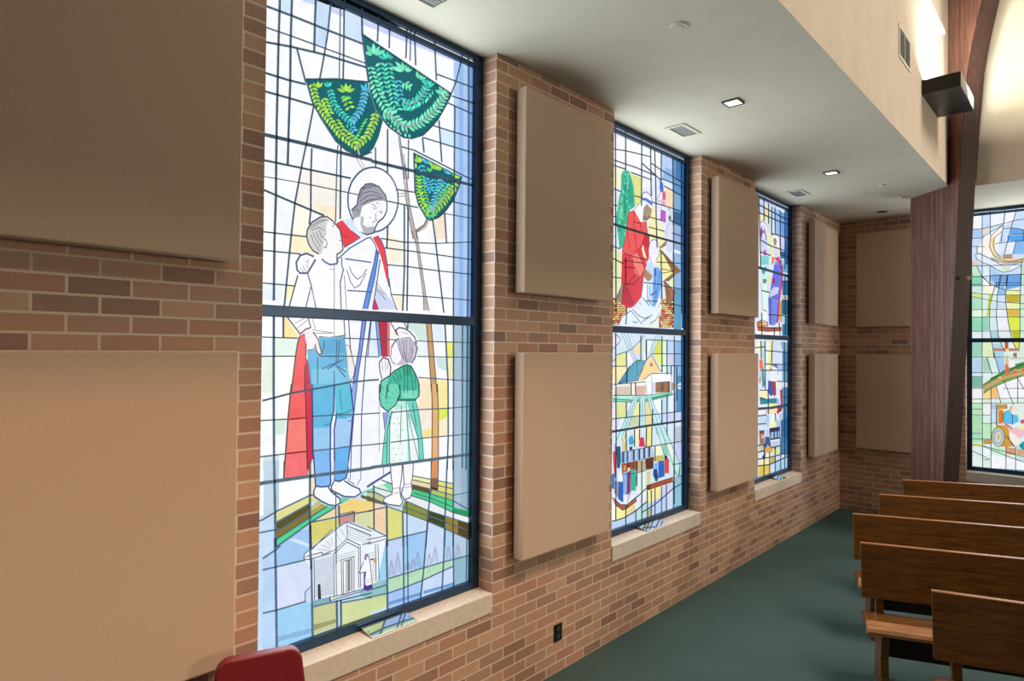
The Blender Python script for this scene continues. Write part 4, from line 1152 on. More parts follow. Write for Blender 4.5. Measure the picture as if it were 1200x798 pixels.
(8,62,2676,183,2679,265,2687),
(5.5,218,2840,265,2697),
(5.5,679,3171,674,3039),
(5.5,751,3199,750,3032),
(5.5,867,3199,862,3016),
(3,892,3195,891,3011),
(5.5,919,3199,930,3000),
(5.5,1064,3199,1081,2964),
(5.5,1284,3199,1275,3147,1234,3006,1176,2876),
(5.5,1085,2999,1392,3011),
(4,1201,2908,1393,2921),
(5.5,578,3043,1193,2921),
(5.5,1331,3199,1340,2501,1344,1990,1343,1612),
(5.5,1225,2854,1225,2477,1227,1976,1230,1607),
(8,64,2592,189,2596,306,2598),
(5.5,309,2593,275,2413,254,2313,218,2112,201,1953,174,1651,168,1586,169,1478),
(15,36,2394,269,2402,469,2405,646,2409),
(5.5,302,2389,299,2270,301,2095,294,2022),
(2.5,445,2439,440,2354,437,2054),
(5.5,462,2438,463,2304,463,2074),
(5.5,267,2712,300,2616,347,2551,432,2457,493,2424,557,2414,582,2414,646,2451),
(5.5,267,2712,427,2764,623,2810),
(15,646,2404,960,2411,1390,2420),
(4,669,2482,672,2376),
(5.5,745,2597,748,2361),
(3,886,2575,886,2358),
(5.5,984,2611,996,2530),
(5.5,1104,2739,1128,2504),
(4,1201,2909,1393,2915),
(5.5,1168,2859,1394,2849),
(5.5,1065,2698,1396,2707),
(5.5,988,2612,1397,2616),
(5.5,839,2525,928,2526,1336,2457,1399,2457),
(5.5,1193,2919,1160,2847,1096,2743,1049,2688,987,2624,912,2587,853,2578,753,2610,718,2638),
(8,43,2278,249,2283,520,2289),
(3,44,2204,239,2212),
(4,239,2212,462,2214,563,2214),
(8,45,2148,218,2110,371,2077),
(5.5,48,1954,281,1961),
(5.5,807,2287,939,2295),
(5.5,751,2214,955,2214),
(5.5,1218,2293,1401,2293),
(4,1152,2213,1402,2220),
(5.5,862,2213,867,1853,859,1637),
(5.5,888,2206,890,1913,888,1638),
(5.5,753,2081,751,2013,748,1960),
(5.5,1064,2163,1085,2057,1107,1924,1156,1640),
(5.5,1154,2214,1169,2069,1171,2043),
(5.5,924,2508,935,2303,962,2230,1017,2168,1048,2157,1104,2181,1152,2220,1218,2299,1267,2397,1284,2454),
(5.5,49,1870,249,1875),
(5.5,51,1723,224,1722),
(5.5,713,2011,861,2010,1090,2032,1404,2082),
(5.5,741,1964,973,1968,1405,1971),
(5.5,756,1876,863,1880,1108,1878,1407,1883),
(5.5,779,1721,1031,1725,1409,1727),
(8,121,1587,125,1265,132,912,146,519),
(5.5,55,1479,249,1477),
(5.5,494,1482,659,1480,813,1480),
(5.5,56,1392,234,1392),
(5.5,364,1392,508,1392,661,1389,706,1388),
(8,74,1192,125,1202,215,1220,286,1229,443,1249,529,1261,662,1268,705,1269),
(5.5,965,1476,1058,1474,1412,1472),
(5.5,966,1390,1413,1383),
(5.5,975,1274,1198,1256,1415,1238),
(5.5,1165,1581,1194,1230,1199,920,1193,736),
(5.5,1231,1590,1237,1178,1239,730),
(3,1304,1592,1314,731),
(5.5,1344,1594,1345,1174,1344,716),
(3,895,1583,895,1542),
(5.5,60,1103,195,1100),
(5.5,325,1104,445,1102,556,1097,665,1095,715,1094),
(5.5,63,940,192,940),
(5.5,330,939,453,937,540,939,667,934,764,933),
(5.5,798,1092,978,1095,1200,1090,1417,1090),
(5.5,790,933,1011,935,1236,929,1419,927),
(15,669,816,870,812,1238,806,1421,804),
(15,65,820,85,821,326,819,669,813),
(5.5,67,653,82,656,148,682,316,728,339,728),
(8,314,892,316,728,321,484,328,375),
(5.5,68,600,144,599),
(5.5,144,630,314,688),
(5.5,145,595,176,598,314,655),
(5.5,145,554,315,622,410,659),
(5.5,151,520,318,597,458,647),
(5.5,329,598,476,597,570,596,672,592),
(3,457,717,463,453,465,368),
(8,476,653,479,597),
(5.5,945,734,1244,648),
(5.5,944,712,1244,617),
(5.5,938,687,1071,643,1245,580),
(5.5,942,663,1069,616,1245,548,1398,457),
(5.5,928,630,1066,573,1242,481,1403,418),
(5.5,888,609,1055,524,1382,388),
(5.5,874,579,1049,497,1184,437,1382,342),
(5.5,767,598,874,550,1048,467,1177,400,1383,291),
(5.5,954,639,1070,591,1242,513),
(5.5,644,671,753,617,767,600),
(5.5,644,693,684,687,752,651),
(5.5,646,594,767,595),
(5.5,731,742,800,711),
(5.5,687,711,801,668),
(5.5,1192,786,1186,602,1180,468,1176,297),
(5.5,1241,781,1246,382,1245,283),
(5.5,1077,642,1065,615,1048,445,1038,327),
(5.5,874,553,880,362),
(3,902,600,907,356),
(8,767,598,773,385),
(5.5,683,723,688,492),
(5.5,773,416,1041,413),
(4,1245,581,1424,578),
(5.5,85,481,142,505,168,520),
(5.5,86,430,147,428,294,426),
(5.5,89,235,154,230,301,228),
(8,141,560,147,429,158,51),
(8,319,587,325,472),
(5.5,328,421,335,206),
(8,335,206,342,18),
(5.5,339,192,468,183,678,167),
(8,471,186,476,44),
(8,494,183,498,41),
(5.5,498,167,586,156,678,144),
(8,769,418,782,30),
(5.5,880,422,890,29),
(3,908,420,919,24),
(5.5,1051,474,1027,214,1003,36),
(5.5,1182,405,1170,165,1162,28),
(5.5,1245,370,1254,33),
(5.5,651,186,773,184),
(5.5,652,150,786,137,893,139,1018,145,1170,161,1250,168),
(5.5,785,215,883,213,1027,213,1179,211,1384,201),
(4,1356,333,1355,21),
]),
],
2: [
('background_glass', [
(232,238,252,0,0,20,0,0,1731,0,3199,1406,3199,1406,0),
(250,250,254,0,1,191,3106,607,3125,928,3136,930,2908,612,2886,194,2873),
(200,208,246,0,2,143,3173,1137,3154,1130,3130,144,3133),
(248,245,210,0,1,194,2863,609,2872,617,2774,196,2694),
(226,230,146,0,2,453,2853,610,2858,612,2625,520,2616),
(244,246,252,0,3,620,3143,757,3133,767,2803,613,2773),
(186,214,250,0,3,942,3132,1130,3137,1140,2920,937,2917),
(150,190,240,0,4,1017,3030,1131,3032,1140,2920,959,2921),
(96,152,202,0,5,1130,3153,1295,3151,1311,2365,1153,2346),
(60,120,175,0,6,1200,3153,1295,3151,1297,2951,1202,2955),
(40,96,148,0,6,1295,3159,1392,3173,1406,1746,1406,1643,1318,1640),
(250,222,182,0,6,1004,2864,1148,2839,1142,2686,1028,2696),
(40,100,142,0,7,1158,2672,1303,2678,1304,2559,1167,2569),
(150,180,222,0,7,1151,2551,1304,2551,1306,2327,1153,2339),
(246,242,185,0,1,763,2565,832,2678,862,2566,919,2561,993,2468,995,2292,922,2283,878,2364,751,2377,722,2473),
(128,172,216,0,7,1156,2833,1298,2828,1303,2690,1158,2689),
(240,238,250,0,2,874,2715,933,2681,934,2548,876,2561),
(246,240,162,0,1,872,2270,937,2285,1210,2149,1156,2099,998,2053,938,2138,873,2175),
(230,238,188,0,1,249,2224,347,2202,349,1992,277,1905,253,1863,205,1860,201,2218),
(150,186,228,0,7,1154,2303,1306,2305,1309,1997,1157,1993),
(96,160,196,0,7,1165,1986,1309,1993,1316,1365,1171,1366),
(236,242,180,0,8,1073,2039,1164,2092,1165,1971,1118,2012),
(226,236,240,0,9,969,2008,1089,1950,1030,1849,963,1838),
(216,226,228,0,8,1105,1854,1181,1941,1174,1842),
(96,58,40,0,1,205,1841,407,1854,409,1639,208,1632),
(206,96,60,0,2,222,1840,250,1842,250,1829,222,1827),
(230,130,66,0,2,257,1842,285,1844,285,1831,257,1830),
(230,130,66,0,2,292,1845,320,1846,320,1834,292,1832),
(206,96,60,0,2,327,1847,356,1849,356,1836,327,1834),
(252,222,140,0,2,363,1849,392,1851,392,1838,363,1836),
(250,236,190,0,2,206,1822,233,1823,233,1811,206,1809),
(246,196,110,0,2,240,1824,268,1826,268,1813,240,1811),
(252,222,140,0,2,275,1826,303,1828,303,1815,275,1813),
(246,196,110,0,2,310,1828,338,1830,339,1817,310,1815),
(252,222,140,0,2,346,1830,374,1832,375,1819,346,1818),
(230,130,66,0,2,382,1833,411,1835,411,1822,382,1820),
(250,236,190,0,2,222,1805,250,1807,250,1794,223,1793),
(246,196,110,0,2,257,1808,285,1809,285,1796,257,1795),
(250,236,190,0,2,292,1810,320,1811,320,1799,292,1797),
(206,96,60,0,2,328,1812,356,1813,356,1801,328,1799),
(252,222,140,0,2,363,1814,392,1816,392,1803,364,1801),
(206,96,60,0,2,206,1787,233,1789,233,1776,206,1775),
(246,196,110,0,2,241,1789,268,1791,268,1778,241,1777),
(252,222,140,0,2,275,1791,303,1793,303,1780,276,1779),
(246,196,110,0,2,311,1793,339,1795,339,1782,311,1780),
(250,236,190,0,2,346,1795,375,1797,375,1784,346,1782),
(230,130,66,0,2,382,1797,411,1799,411,1786,382,1784),
(246,196,110,0,2,223,1771,250,1772,250,1760,223,1758),
(250,236,190,0,2,258,1773,285,1774,285,1762,258,1760),
(246,196,110,0,2,293,1775,321,1776,321,1764,293,1762),
(252,222,140,0,2,328,1777,356,1778,356,1765,328,1764),
(246,196,110,0,2,364,1779,392,1780,393,1767,364,1766),
(206,96,60,0,2,206,1753,234,1754,234,1742,207,1740),
(206,96,60,0,2,241,1755,269,1756,269,1743,241,1742),
(250,236,190,0,2,276,1756,304,1758,304,1745,276,1744),
(246,196,110,0,2,311,1758,339,1760,339,1747,311,1745),
(246,196,110,0,2,347,1760,375,1762,375,1749,347,1747),
(252,222,140,0,2,383,1762,411,1764,412,1751,383,1749),
(252,222,140,0,2,223,1736,251,1738,251,1725,223,1724),
(246,196,110,0,2,258,1738,286,1740,286,1727,258,1725),
(246,196,110,0,2,293,1740,321,1741,321,1728,293,1727),
(246,196,110,0,2,328,1742,357,1743,357,1730,329,1729),
(246,196,110,0,2,364,1743,393,1745,393,1732,364,1731),
(230,130,66,0,2,207,1718,234,1720,234,1707,207,1706),
(230,130,66,0,2,241,1720,269,1721,269,1709,241,1707),
(246,196,110,0,2,276,1722,304,1723,304,1710,276,1709),
(206,96,60,0,2,311,1723,340,1725,340,1712,312,1711),
(246,196,110,0,2,347,1725,376,1726,376,1713,347,1712),
(246,196,110,0,2,383,1727,412,1728,412,1715,383,1714),
(246,196,110,0,2,224,1702,251,1703,251,1690,224,1689),
(250,236,190,0,2,258,1703,286,1705,286,1692,258,1691),
(230,130,66,0,2,293,1705,321,1706,322,1693,293,1692),
(252,222,140,0,2,329,1707,357,1708,357,1695,329,1694),
(230,130,66,0,2,365,1708,393,1709,393,1697,365,1695),
(250,236,190,0,2,207,1684,235,1685,235,1672,207,1671),
(246,196,110,0,2,242,1685,269,1687,269,1674,242,1673),
(246,196,110,0,2,277,1687,305,1688,305,1675,277,1674),
(230,130,66,0,2,312,1688,340,1690,340,1677,312,1676),
(252,222,140,0,2,347,1690,376,1691,376,1678,348,1677),
(230,130,66,0,2,383,1691,412,1693,412,1680,384,1678),
(230,130,66,0,2,224,1667,251,1668,252,1656,224,1655),
(206,96,60,0,2,259,1669,286,1670,287,1657,259,1656),
(206,96,60,0,2,294,1670,322,1671,322,1658,294,1657),
(252,222,140,0,2,329,1672,358,1673,358,1660,329,1659),
(206,96,60,0,2,365,1673,394,1674,394,1661,365,1660),
(230,130,66,0,2,208,1649,235,1650,235,1638,208,1637),
(252,222,140,0,2,242,1651,270,1652,270,1639,242,1638),
(230,130,66,0,2,277,1652,305,1653,305,1640,277,1639),
(230,130,66,0,2,312,1653,340,1654,341,1642,312,1641),
(230,130,66,0,2,348,1655,376,1656,376,1643,348,1642),
(250,236,190,0,2,384,1656,413,1657,413,1644,384,1643),
(96,58,40,0,10,912,1880,1166,1896,1168,1639,914,1631),
(230,130,66,0,11,932,1879,966,1881,966,1867,932,1865),
(246,196,110,0,11,975,1882,1008,1884,1009,1870,975,1868),
(250,236,190,0,11,1017,1884,1052,1886,1052,1872,1017,1870),
(250,236,190,0,11,1061,1887,1095,1889,1095,1875,1061,1873),
(246,196,110,0,11,1104,1890,1140,1892,1140,1878,1105,1876),
(252,222,140,0,11,912,1859,945,1861,946,1847,912,1845),
(230,130,66,0,11,954,1861,988,1863,988,1849,954,1847),
(252,222,140,0,11,997,1864,1031,1866,1031,1852,997,1850),
(230,130,66,0,11,1040,1866,1074,1868,1075,1854,1040,1852),
(250,236,190,0,11,1083,1869,1118,1871,1118,1857,1084,1855),
(252,222,140,0,11,1128,1872,1163,1874,1163,1860,1128,1857),
(206,96,60,0,11,933,1841,966,1843,966,1829,933,1827),
(250,236,190,0,11,975,1843,1009,1845,1009,1831,975,1829),
(230,130,66,0,11,1018,1846,1052,1848,1052,1834,1018,1832),
(250,236,190,0,11,1061,1848,1096,1850,1096,1836,1061,1834),
(206,96,60,0,11,1105,1851,1140,1853,1140,1839,1105,1837),
(252,222,140,0,11,912,1820,946,1822,946,1808,913,1807),
(250,236,190,0,11,955,1823,988,1825,988,1811,955,1809),
(252,222,140,0,11,997,1825,1031,1827,1031,1813,997,1811),
(246,196,110,0,11,1040,1828,1075,1830,1075,1815,1040,1814),
(206,96,60,0,11,1084,1830,1119,1832,1119,1818,1084,1816),
(246,196,110,0,11,1128,1833,1163,1835,1163,1820,1128,1818),
(252,222,140,0,11,933,1803,966,1804,967,1790,933,1789),
(246,196,110,0,11,975,1805,1009,1807,1009,1793,975,1791),
(250,236,190,0,11,1018,1807,1052,1809,1053,1795,1018,1793),
(230,130,66,0,11,1061,1809,1096,1811,1096,1797,1062,1795),
(206,96,60,0,11,1105,1812,1140,1814,1141,1799,1105,1798),
(230,130,66,0,11,913,1782,946,1784,946,1770,913,1769),
(206,96,60,0,11,955,1785,989,1786,989,1772,955,1771),
(230,130,66,0,11,998,1787,1032,1789,1032,1774,998,1773),
(250,236,190,0,11,1041,1789,1075,1791,1075,1777,1041,1775),
(252,222,140,0,11,1084,1791,1119,1793,1119,1779,1084,1777),
(206,96,60,0,11,1128,1793,1164,1795,1164,1781,1128,1779),
(230,130,66,0,11,933,1764,967,1766,967,1752,933,1750),
(230,130,66,0,11,976,1766,1010,1768,1010,1754,976,1752),
(252,222,140,0,11,1019,1769,1053,1770,1053,1756,1019,1754),
(250,236,190,0,11,1062,1771,1097,1772,1097,1758,1062,1757),
(252,222,140,0,11,1106,1773,1141,1775,1141,1760,1106,1759),
(246,196,110,0,11,913,1744,947,1746,947,1732,913,1731),
(230,130,66,0,11,955,1746,989,1748,989,1734,956,1732),
(206,96,60,0,11,998,1748,1032,1750,1032,1736,998,1734),
(206,96,60,0,11,1041,1750,1076,1752,1076,1738,1041,1736),
(230,130,66,0,11,1085,1752,1120,1754,1120,1740,1085,1738),
(246,196,110,0,11,1129,1754,1164,1756,1164,1742,1129,1740),
(230,130,66,0,11,934,1726,967,1728,967,1714,934,1712),
(230,130,66,0,11,976,1728,1010,1730,1010,1716,976,1714),
(206,96,60,0,11,1019,1730,1053,1732,1053,1717,1019,1716),
(252,222,140,0,11,1062,1732,1097,1733,1097,1719,1062,1718),
(230,130,66,0,11,1106,1734,1141,1735,1141,1721,1106,1720),
(230,130,66,0,11,914,1706,947,1708,947,1694,914,1692),
(230,130,66,0,11,956,1708,990,1710,990,1695,956,1694),
(246,196,110,0,11,998,1710,1033,1711,1033,1697,999,1696),
(252,222,140,0,11,1041,1712,1076,1713,1076,1699,1042,1698),
(246,196,110,0,11,1085,1713,1120,1715,1120,1701,1085,1699),
(230,130,66,0,11,1129,1715,1164,1717,1165,1702,1129,1701),
(250,236,190,0,11,934,1688,968,1689,968,1675,934,1674),
(246,196,110,0,11,976,1690,1010,1691,1011,1677,977,1676),
(252,222,140,0,11,1019,1691,1054,1693,1054,1679,1019,1677),
(252,222,140,0,11,1063,1693,1097,1694,1097,1680,1063,1679),
(206,96,60,0,11,1106,1695,1142,1696,1142,1682,1107,1681),
(206,96,60,0,11,914,1668,947,1670,948,1656,914,1654),
(250,236,190,0,11,956,1670,990,1671,990,1657,956,1656),
(252,222,140,0,11,999,1671,1033,1673,1033,1659,999,1657),
(246,196,110,0,11,1042,1673,1076,1674,1077,1660,1042,1659),
(206,96,60,0,11,1085,1675,1120,1676,1120,1662,1086,1660),
(230,130,66,0,11,1130,1676,1165,1677,1165,1663,1130,1662),
(230,130,66,0,11,935,1650,968,1651,968,1637,935,1636),
(250,236,190,0,11,977,1651,1011,1653,1011,1639,977,1637),
(250,236,190,0,11,1020,1653,1054,1654,1054,1640,1020,1639),
(246,196,110,0,11,1063,1654,1098,1656,1098,1641,1063,1640),
(252,222,140,0,11,1107,1656,1142,1657,1142,1643,1107,1642),
(96,58,40,0,1,718,1564,858,1568,858,1529,719,1527),
(252,222,140,0,2,737,1563,769,1563,769,1550,738,1549),
(250,236,190,0,2,778,1564,810,1564,810,1551,778,1550),
(230,130,66,0,2,818,1565,851,1565,851,1552,818,1551),
(246,196,110,0,2,718,1544,750,1544,750,1531,719,1530),
(246,196,110,0,2,758,1545,790,1545,790,1532,759,1531),
(206,96,60,0,2,799,1545,831,1546,831,1532,799,1532),
(96,58,40,0,8,962,1560,1178,1565,1179,1527,962,1524),
(170,40,52,0,9,982,1559,1016,1559,1016,1545,982,1545),
(210,110,90,0,9,1025,1560,1059,1560,1060,1546,1025,1545),
(120,40,40,0,9,1069,1560,1103,1561,1103,1547,1069,1546),
(170,40,52,0,9,1112,1561,1148,1562,1148,1548,1113,1547),
(170,40,52,0,9,962,1539,996,1540,996,1526,962,1525),
(120,40,40,0,9,1005,1540,1039,1541,1039,1526,1005,1526),
(120,40,40,0,9,1048,1541,1082,1541,1082,1527,1048,1527),
(170,40,52,0,9,1091,1542,1126,1542,1126,1528,1091,1527),
(170,40,52,0,9,1135,1542,1171,1543,1171,1529,1136,1528),
(214,230,245,0,10,197,1566,1406,1584,1406,1288,200,1305),
(228,236,152,0,11,258,1397,393,1421,400,1316,259,1311),
(250,236,182,0,11,259,1311,406,1309,370,1235,260,1237),
(252,220,166,0,11,520,1453,618,1502,619,1408,533,1411),
(246,240,244,0,12,412,1407,520,1425,534,1342,406,1309),
(236,232,240,0,11,209,1536,293,1545,318,1505,216,1450),
(215,222,92,0,11,887,1514,959,1522,963,1412,831,1412),
(235,240,112,0,11,845,1404,963,1405,964,1309,911,1310),
(216,245,226,0,11,974,1519,1048,1516,1051,1248,977,1250),
(190,215,250,0,11,1048,1516,1177,1518,1178,1412,1049,1412),
(214,206,245,0,11,1079,1405,1178,1405,1179,1306,1095,1307),
(190,226,240,0,11,1058,1300,1126,1300,1126,1224,1058,1226),
(140,184,226,0,11,1177,1526,1314,1520,1329,60,1192,84),
(48,106,152,0,12,1324,0,1314,1574,1406,1576,1406,0),
(248,247,240,0,11,726,1518,788,1516,761,1411,727,1397),
(250,238,182,0,12,211,1305,451,1302,285,1181,219,1180),
(226,230,152,0,1,268,1025,397,1021,398,902,270,905),
(235,238,172,0,1,524,1004,603,1007,605,818,462,822),
(236,216,152,0,1,690,1016,738,1021,808,938,809,801,692,804),
(236,248,236,0,1,835,1008,964,1024,966,899,893,896),
(205,215,250,0,13,966,895,1320,898,1321,798,1011,800),
(190,225,250,0,1,964,1042,1098,1047,1099,905,966,899),
(228,226,246,0,1,222,902,337,900,289,810,223,809),
(196,224,236,0,14,808,895,966,884,1011,800,809,801),
(80,140,190,0,13,1227,1216,1317,1214,1320,898,1230,896),
(190,190,200,0,13,1185,801,1321,798,1323,629,1186,628),
(204,218,176,0,2,462,898,604,895,605,818,412,827),
(214,234,244,0,14,217,804,1321,800,1328,139,223,315),
(241,236,132,0,15,713,796,805,796,797,631,715,633),
(252,238,192,0,15,527,797,605,794,607,672,528,658),
(240,238,190,0,15,350,792,437,791,413,698,339,699),
(246,246,206,0,15,839,627,969,621,969,540,840,544),
(226,206,140,0,16,357,697,401,713,420,637,352,631),
(200,206,246,0,15,1179,630,1323,627,1325,423,1180,449),
(190,198,208,0,15,1185,765,1322,761,1323,631,1186,629),
(72,170,132,0,16,1158,429,1309,425,1307,318,1244,327),
(226,244,236,0,15,570,433,703,429,719,236,572,260),
(150,196,214,0,15,1182,320,1326,316,1328,139,1183,162),
(212,214,246,0,15,972,269,1174,276,1176,164,958,198),
(226,206,142,0,15,724,426,788,425,784,319,725,320),
(244,240,160,0,15,732,277,958,271,959,169,733,206),
(244,240,164,0,16,739,276,965,278,966,168,789,133,734,128),
(190,190,112,0,1,728,0,720,131,792,126,787,0),
(192,214,246,0,17,178,140,547,133,1327,232,1329,0,639,0,179,9),
(245,242,166,0,18,259,224,357,177,407,172,401,112,267,115),
(236,216,152,0,18,407,172,546,202,547,137,413,120),
(250,250,236,0,18,200,267,259,231,261,118,201,122),
(186,226,226,0,18,553,139,719,180,721,10,555,14),
(206,222,248,0,18,1054,184,1175,210,1177,29,1056,28),
(140,196,216,0,18,1185,0,1182,246,1327,255,1329,0),
(140,170,216,0,19,179,55,1262,52,1262,29,179,35),
(190,190,112,0,20,734,128,792,126,787,12,735,15),
(236,240,250,0,21,179,35,1108,49,1108,19,179,9),
]),
('evergreen_tree', [
(60,188,150,0,3,315,2826,346,2859,370,2866,433,2874,468,2816,499,2760,514,2651,520,2603,443,2561,409,2475,394,2411,346,2251,297,2228,259,2391,244,2443,269,2574,287,2638,310,2690),
(40,160,130,0,4,352,2840,390,2807,399,2562,368,2475,348,2622),
(104,214,170,0,4,269,2568,329,2652,350,2486,283,2408),
(44,170,146,0,4,408,2838,466,2781,500,2635,430,2602),
(107,210,178,0,4,372,2844,379,2856,379,2866,370,2877,363,2862,364,2853),
(45,179,146,0,4,406,2842,419,2853,426,2863,427,2877,411,2863,405,2852),
(119,235,200,0,5,416,2834,426,2846,430,2856,425,2869,413,2854,411,2844),
(116,228,194,0,5,382,2818,387,2829,385,2839,374,2849,369,2834,372,2825),
(107,210,178,0,6,418,2816,421,2827,417,2836,403,2845,401,2830,406,2822),
(45,179,146,0,6,427,2808,436,2819,439,2830,433,2842,422,2827,421,2817),
(119,235,200,0,7,421,2797,424,2808,421,2817,408,2827,405,2812,410,2804),
(116,228,194,0,5,359,2775,370,2786,375,2797,372,2810,359,2795,356,2785),
(37,147,120,0,6,368,2767,379,2778,384,2789,381,2802,368,2787,365,2777),
(130,255,217,0,5,408,2765,418,2777,421,2787,416,2800,405,2785,403,2775),
(119,235,200,0,7,366,2748,377,2759,380,2769,376,2782,364,2768,362,2757),
(116,228,194,0,5,431,2751,435,2762,433,2772,421,2782,417,2767,420,2758),
(37,147,120,0,6,416,2738,429,2749,436,2759,436,2773,420,2759,415,2749),
(130,255,217,0,5,407,2727,416,2738,418,2749,412,2761,402,2746,401,2736),
(27,140,111,0,5,380,2712,392,2723,396,2734,393,2747,380,2732,377,2722),
(116,228,194,0,6,413,2709,421,2720,421,2730,413,2742,405,2727,406,2717),
(37,147,120,0,7,411,2699,422,2710,427,2720,424,2734,411,2719,407,2709),
(130,255,217,0,4,344,2677,350,2688,349,2698,339,2709,333,2694,335,2685),
(119,235,200,0,5,357,2670,369,2680,374,2691,372,2704,358,2690,354,2680),
(40,160,130,0,6,376,2664,382,2675,381,2685,371,2696,365,2681,367,2671),
(107,210,178,0,5,387,2656,395,2667,396,2677,389,2689,380,2675,380,2665),
(29,152,121,0,5,324,2635,330,2646,329,2656,320,2667,314,2653,316,2643),
(119,235,200,0,6,337,2628,340,2639,335,2648,321,2657,320,2643,325,2634),
(40,160,130,0,5,419,2633,422,2644,419,2653,406,2663,403,2649,407,2640),
(37,147,120,0,5,376,2616,388,2626,395,2636,395,2650,379,2637,374,2626),
(130,255,217,0,6,393,2609,404,2620,408,2630,405,2644,393,2629,389,2619),
(41,165,134,0,5,325,2588,338,2598,345,2608,346,2622,330,2609,324,2598),
(26,136,108,0,5,302,2574,308,2585,308,2595,300,2607,293,2592,294,2583),
(37,147,120,0,6,303,2565,313,2576,317,2586,314,2599,302,2585,299,2575),
(29,152,121,0,5,384,2569,385,2580,380,2589,365,2598,365,2584,371,2575),
(119,235,200,0,4,447,2570,450,2582,447,2591,433,2601,431,2586,435,2577),
(26,136,108,0,5,282,2533,295,2543,301,2553,302,2567,287,2554,281,2544),
(107,210,178,0,6,295,2526,296,2537,291,2545,277,2554,276,2540,282,2532),
(130,255,217,0,5,321,2521,330,2532,333,2542,328,2555,318,2540,316,2530),
(27,140,111,0,5,362,2518,367,2529,364,2539,352,2549,349,2535,352,2525),
(116,228,194,0,4,252,2491,258,2502,258,2511,249,2523,242,2509,244,2499),
(107,210,178,0,4,407,2506,419,2516,425,2527,423,2541,409,2527,405,2516),
(45,179,146,0,5,400,2495,406,2506,405,2516,395,2528,389,2513,391,2504),
(27,140,111,0,5,344,2477,349,2488,348,2498,337,2509,332,2494,335,2485),
(116,228,194,0,6,341,2467,346,2478,345,2488,335,2499,329,2484,332,2475),
(37,147,120,0,5,292,2450,297,2461,296,2471,287,2482,281,2467,283,2458),
(29,152,121,0,5,312,2444,324,2454,328,2464,326,2478,313,2464,309,2454),
(41,165,134,0,6,332,2437,339,2448,339,2458,331,2470,323,2456,324,2446),
(26,136,108,0,7,340,2429,348,2440,350,2450,343,2462,334,2448,333,2438),
(24,125,99,0,4,406,2429,416,2440,418,2450,412,2463,402,2449,401,2439),
(130,255,217,0,4,376,2415,386,2426,389,2436,384,2449,373,2435,371,2425),
(119,235,200,0,4,243,2386,251,2397,252,2407,246,2419,237,2405,236,2395),
(40,160,130,0,5,318,2388,324,2399,323,2408,312,2419,307,2405,309,2396),
(37,147,120,0,4,286,2374,293,2385,293,2394,284,2406,277,2392,278,2382),
(29,152,121,0,6,305,2367,312,2378,313,2388,305,2400,297,2385,297,2376),
(41,165,134,0,5,281,2354,294,2364,300,2374,301,2388,286,2375,280,2365),
(26,136,108,0,7,318,2350,323,2361,321,2370,309,2381,305,2367,308,2358),
(107,210,178,0,6,297,2338,304,2348,304,2358,295,2370,288,2356,289,2346),
(130,255,217,0,4,378,2339,383,2350,381,2360,371,2371,366,2357,368,2347),
(119,235,200,0,1,228,2310,230,2320,225,2329,210,2338,210,2324,216,2316),
]),
('red_robed_figure', [
(248,248,252,0,4,618,2684,631,2728,692,2760,768,2739,801,2680,776,2625,706,2674,652,2619,640,2510,600,2487,507,2577,585,2636),
(80,122,222,0,5,611,2693,692,2705,789,2691,794,2653,693,2679,618,2673),
(176,150,124,0,5,653,2615,707,2656,790,2624,766,2562,708,2519,640,2510),
(150,120,96,0,6,653,2562,708,2542,763,2573,749,2542,708,2517,643,2509),
(246,92,92,0,8,431,2547,507,2573,600,2487,694,2512,723,2401,751,2334,738,2260,334,2213,395,2384,406,2481),
(212,42,64,0,9,642,2320,675,2395,748,2405,755,2262,656,2279),
(252,240,200,0,10,623,2275,649,2306,697,2255,616,2246),
(96,32,45,4,9,507,2573,502,2475,614,2478),
(96,32,45,4,10,600,2487,614,2415),
(96,32,45,4,10,694,2512,723,2401,751,2334),
(96,32,45,4,9,431,2547,406,2481,395,2384,334,2213),
(96,32,45,4,9,502,2475,522,2374,550,2238),
(96,32,45,4,11,682,2396,629,2304,563,2240),
(96,32,45,4,10,407,2385,447,2226),
(48,77,152,4,6,625,2678,638,2730,692,2757,768,2739,801,2680),
(80,88,120,3,6,507,2577,585,2636,618,2673),
(224,54,70,0,12,334,2247,752,2299,739,2204,672,2087,643,1996,623,1874,516,1791,442,1772,327,1799,320,1841,349,1951,345,2113),
(242,90,92,0,13,346,2249,569,2276,475,2196,347,2195),
(252,128,112,0,14,466,2202,570,2234,678,2112,592,2032,526,2062,489,2163),
(252,240,190,0,15,623,2276,656,2287,705,2200,657,2209),
(196,40,60,0,13,337,1936,399,1955,490,1789,339,1808),
(170,132,98,0,15,658,2082,699,2114,813,2075,796,2037,727,2012,672,2039),
(226,190,160,0,16,699,2114,813,2089,796,2062,713,2094),
(88,24,35,4,15,479,2203,499,2129,592,2033),
(88,24,35,4,13,592,2033,527,1979,399,1955),
(88,24,35,4,16,359,2203,524,2194,684,2191),
(88,24,35,4,16,347,2147,657,2156),
(88,24,35,4,16,349,1951,424,1971,526,2048),
(88,24,35,4,14,399,1948,503,1804),
(88,24,35,4,17,374,1960,326,1841),
(88,24,35,4,16,671,2111,646,2003,623,1874),
(88,24,35,4,16,373,2096,525,2104),
(88,24,35,4,17,570,2234,678,2112),
(150,140,96,0,18,349,1978,326,1814,265,1824,259,1864,325,1949),
(56,48,32,3,19,349,1978,265,1837),
]),
('kneeling_figure', [
(242,240,250,0,13,738,2283,751,2327,779,2360,835,2380,892,2353,922,2312,908,2259,862,2203,863,2152,795,2147,746,2219),
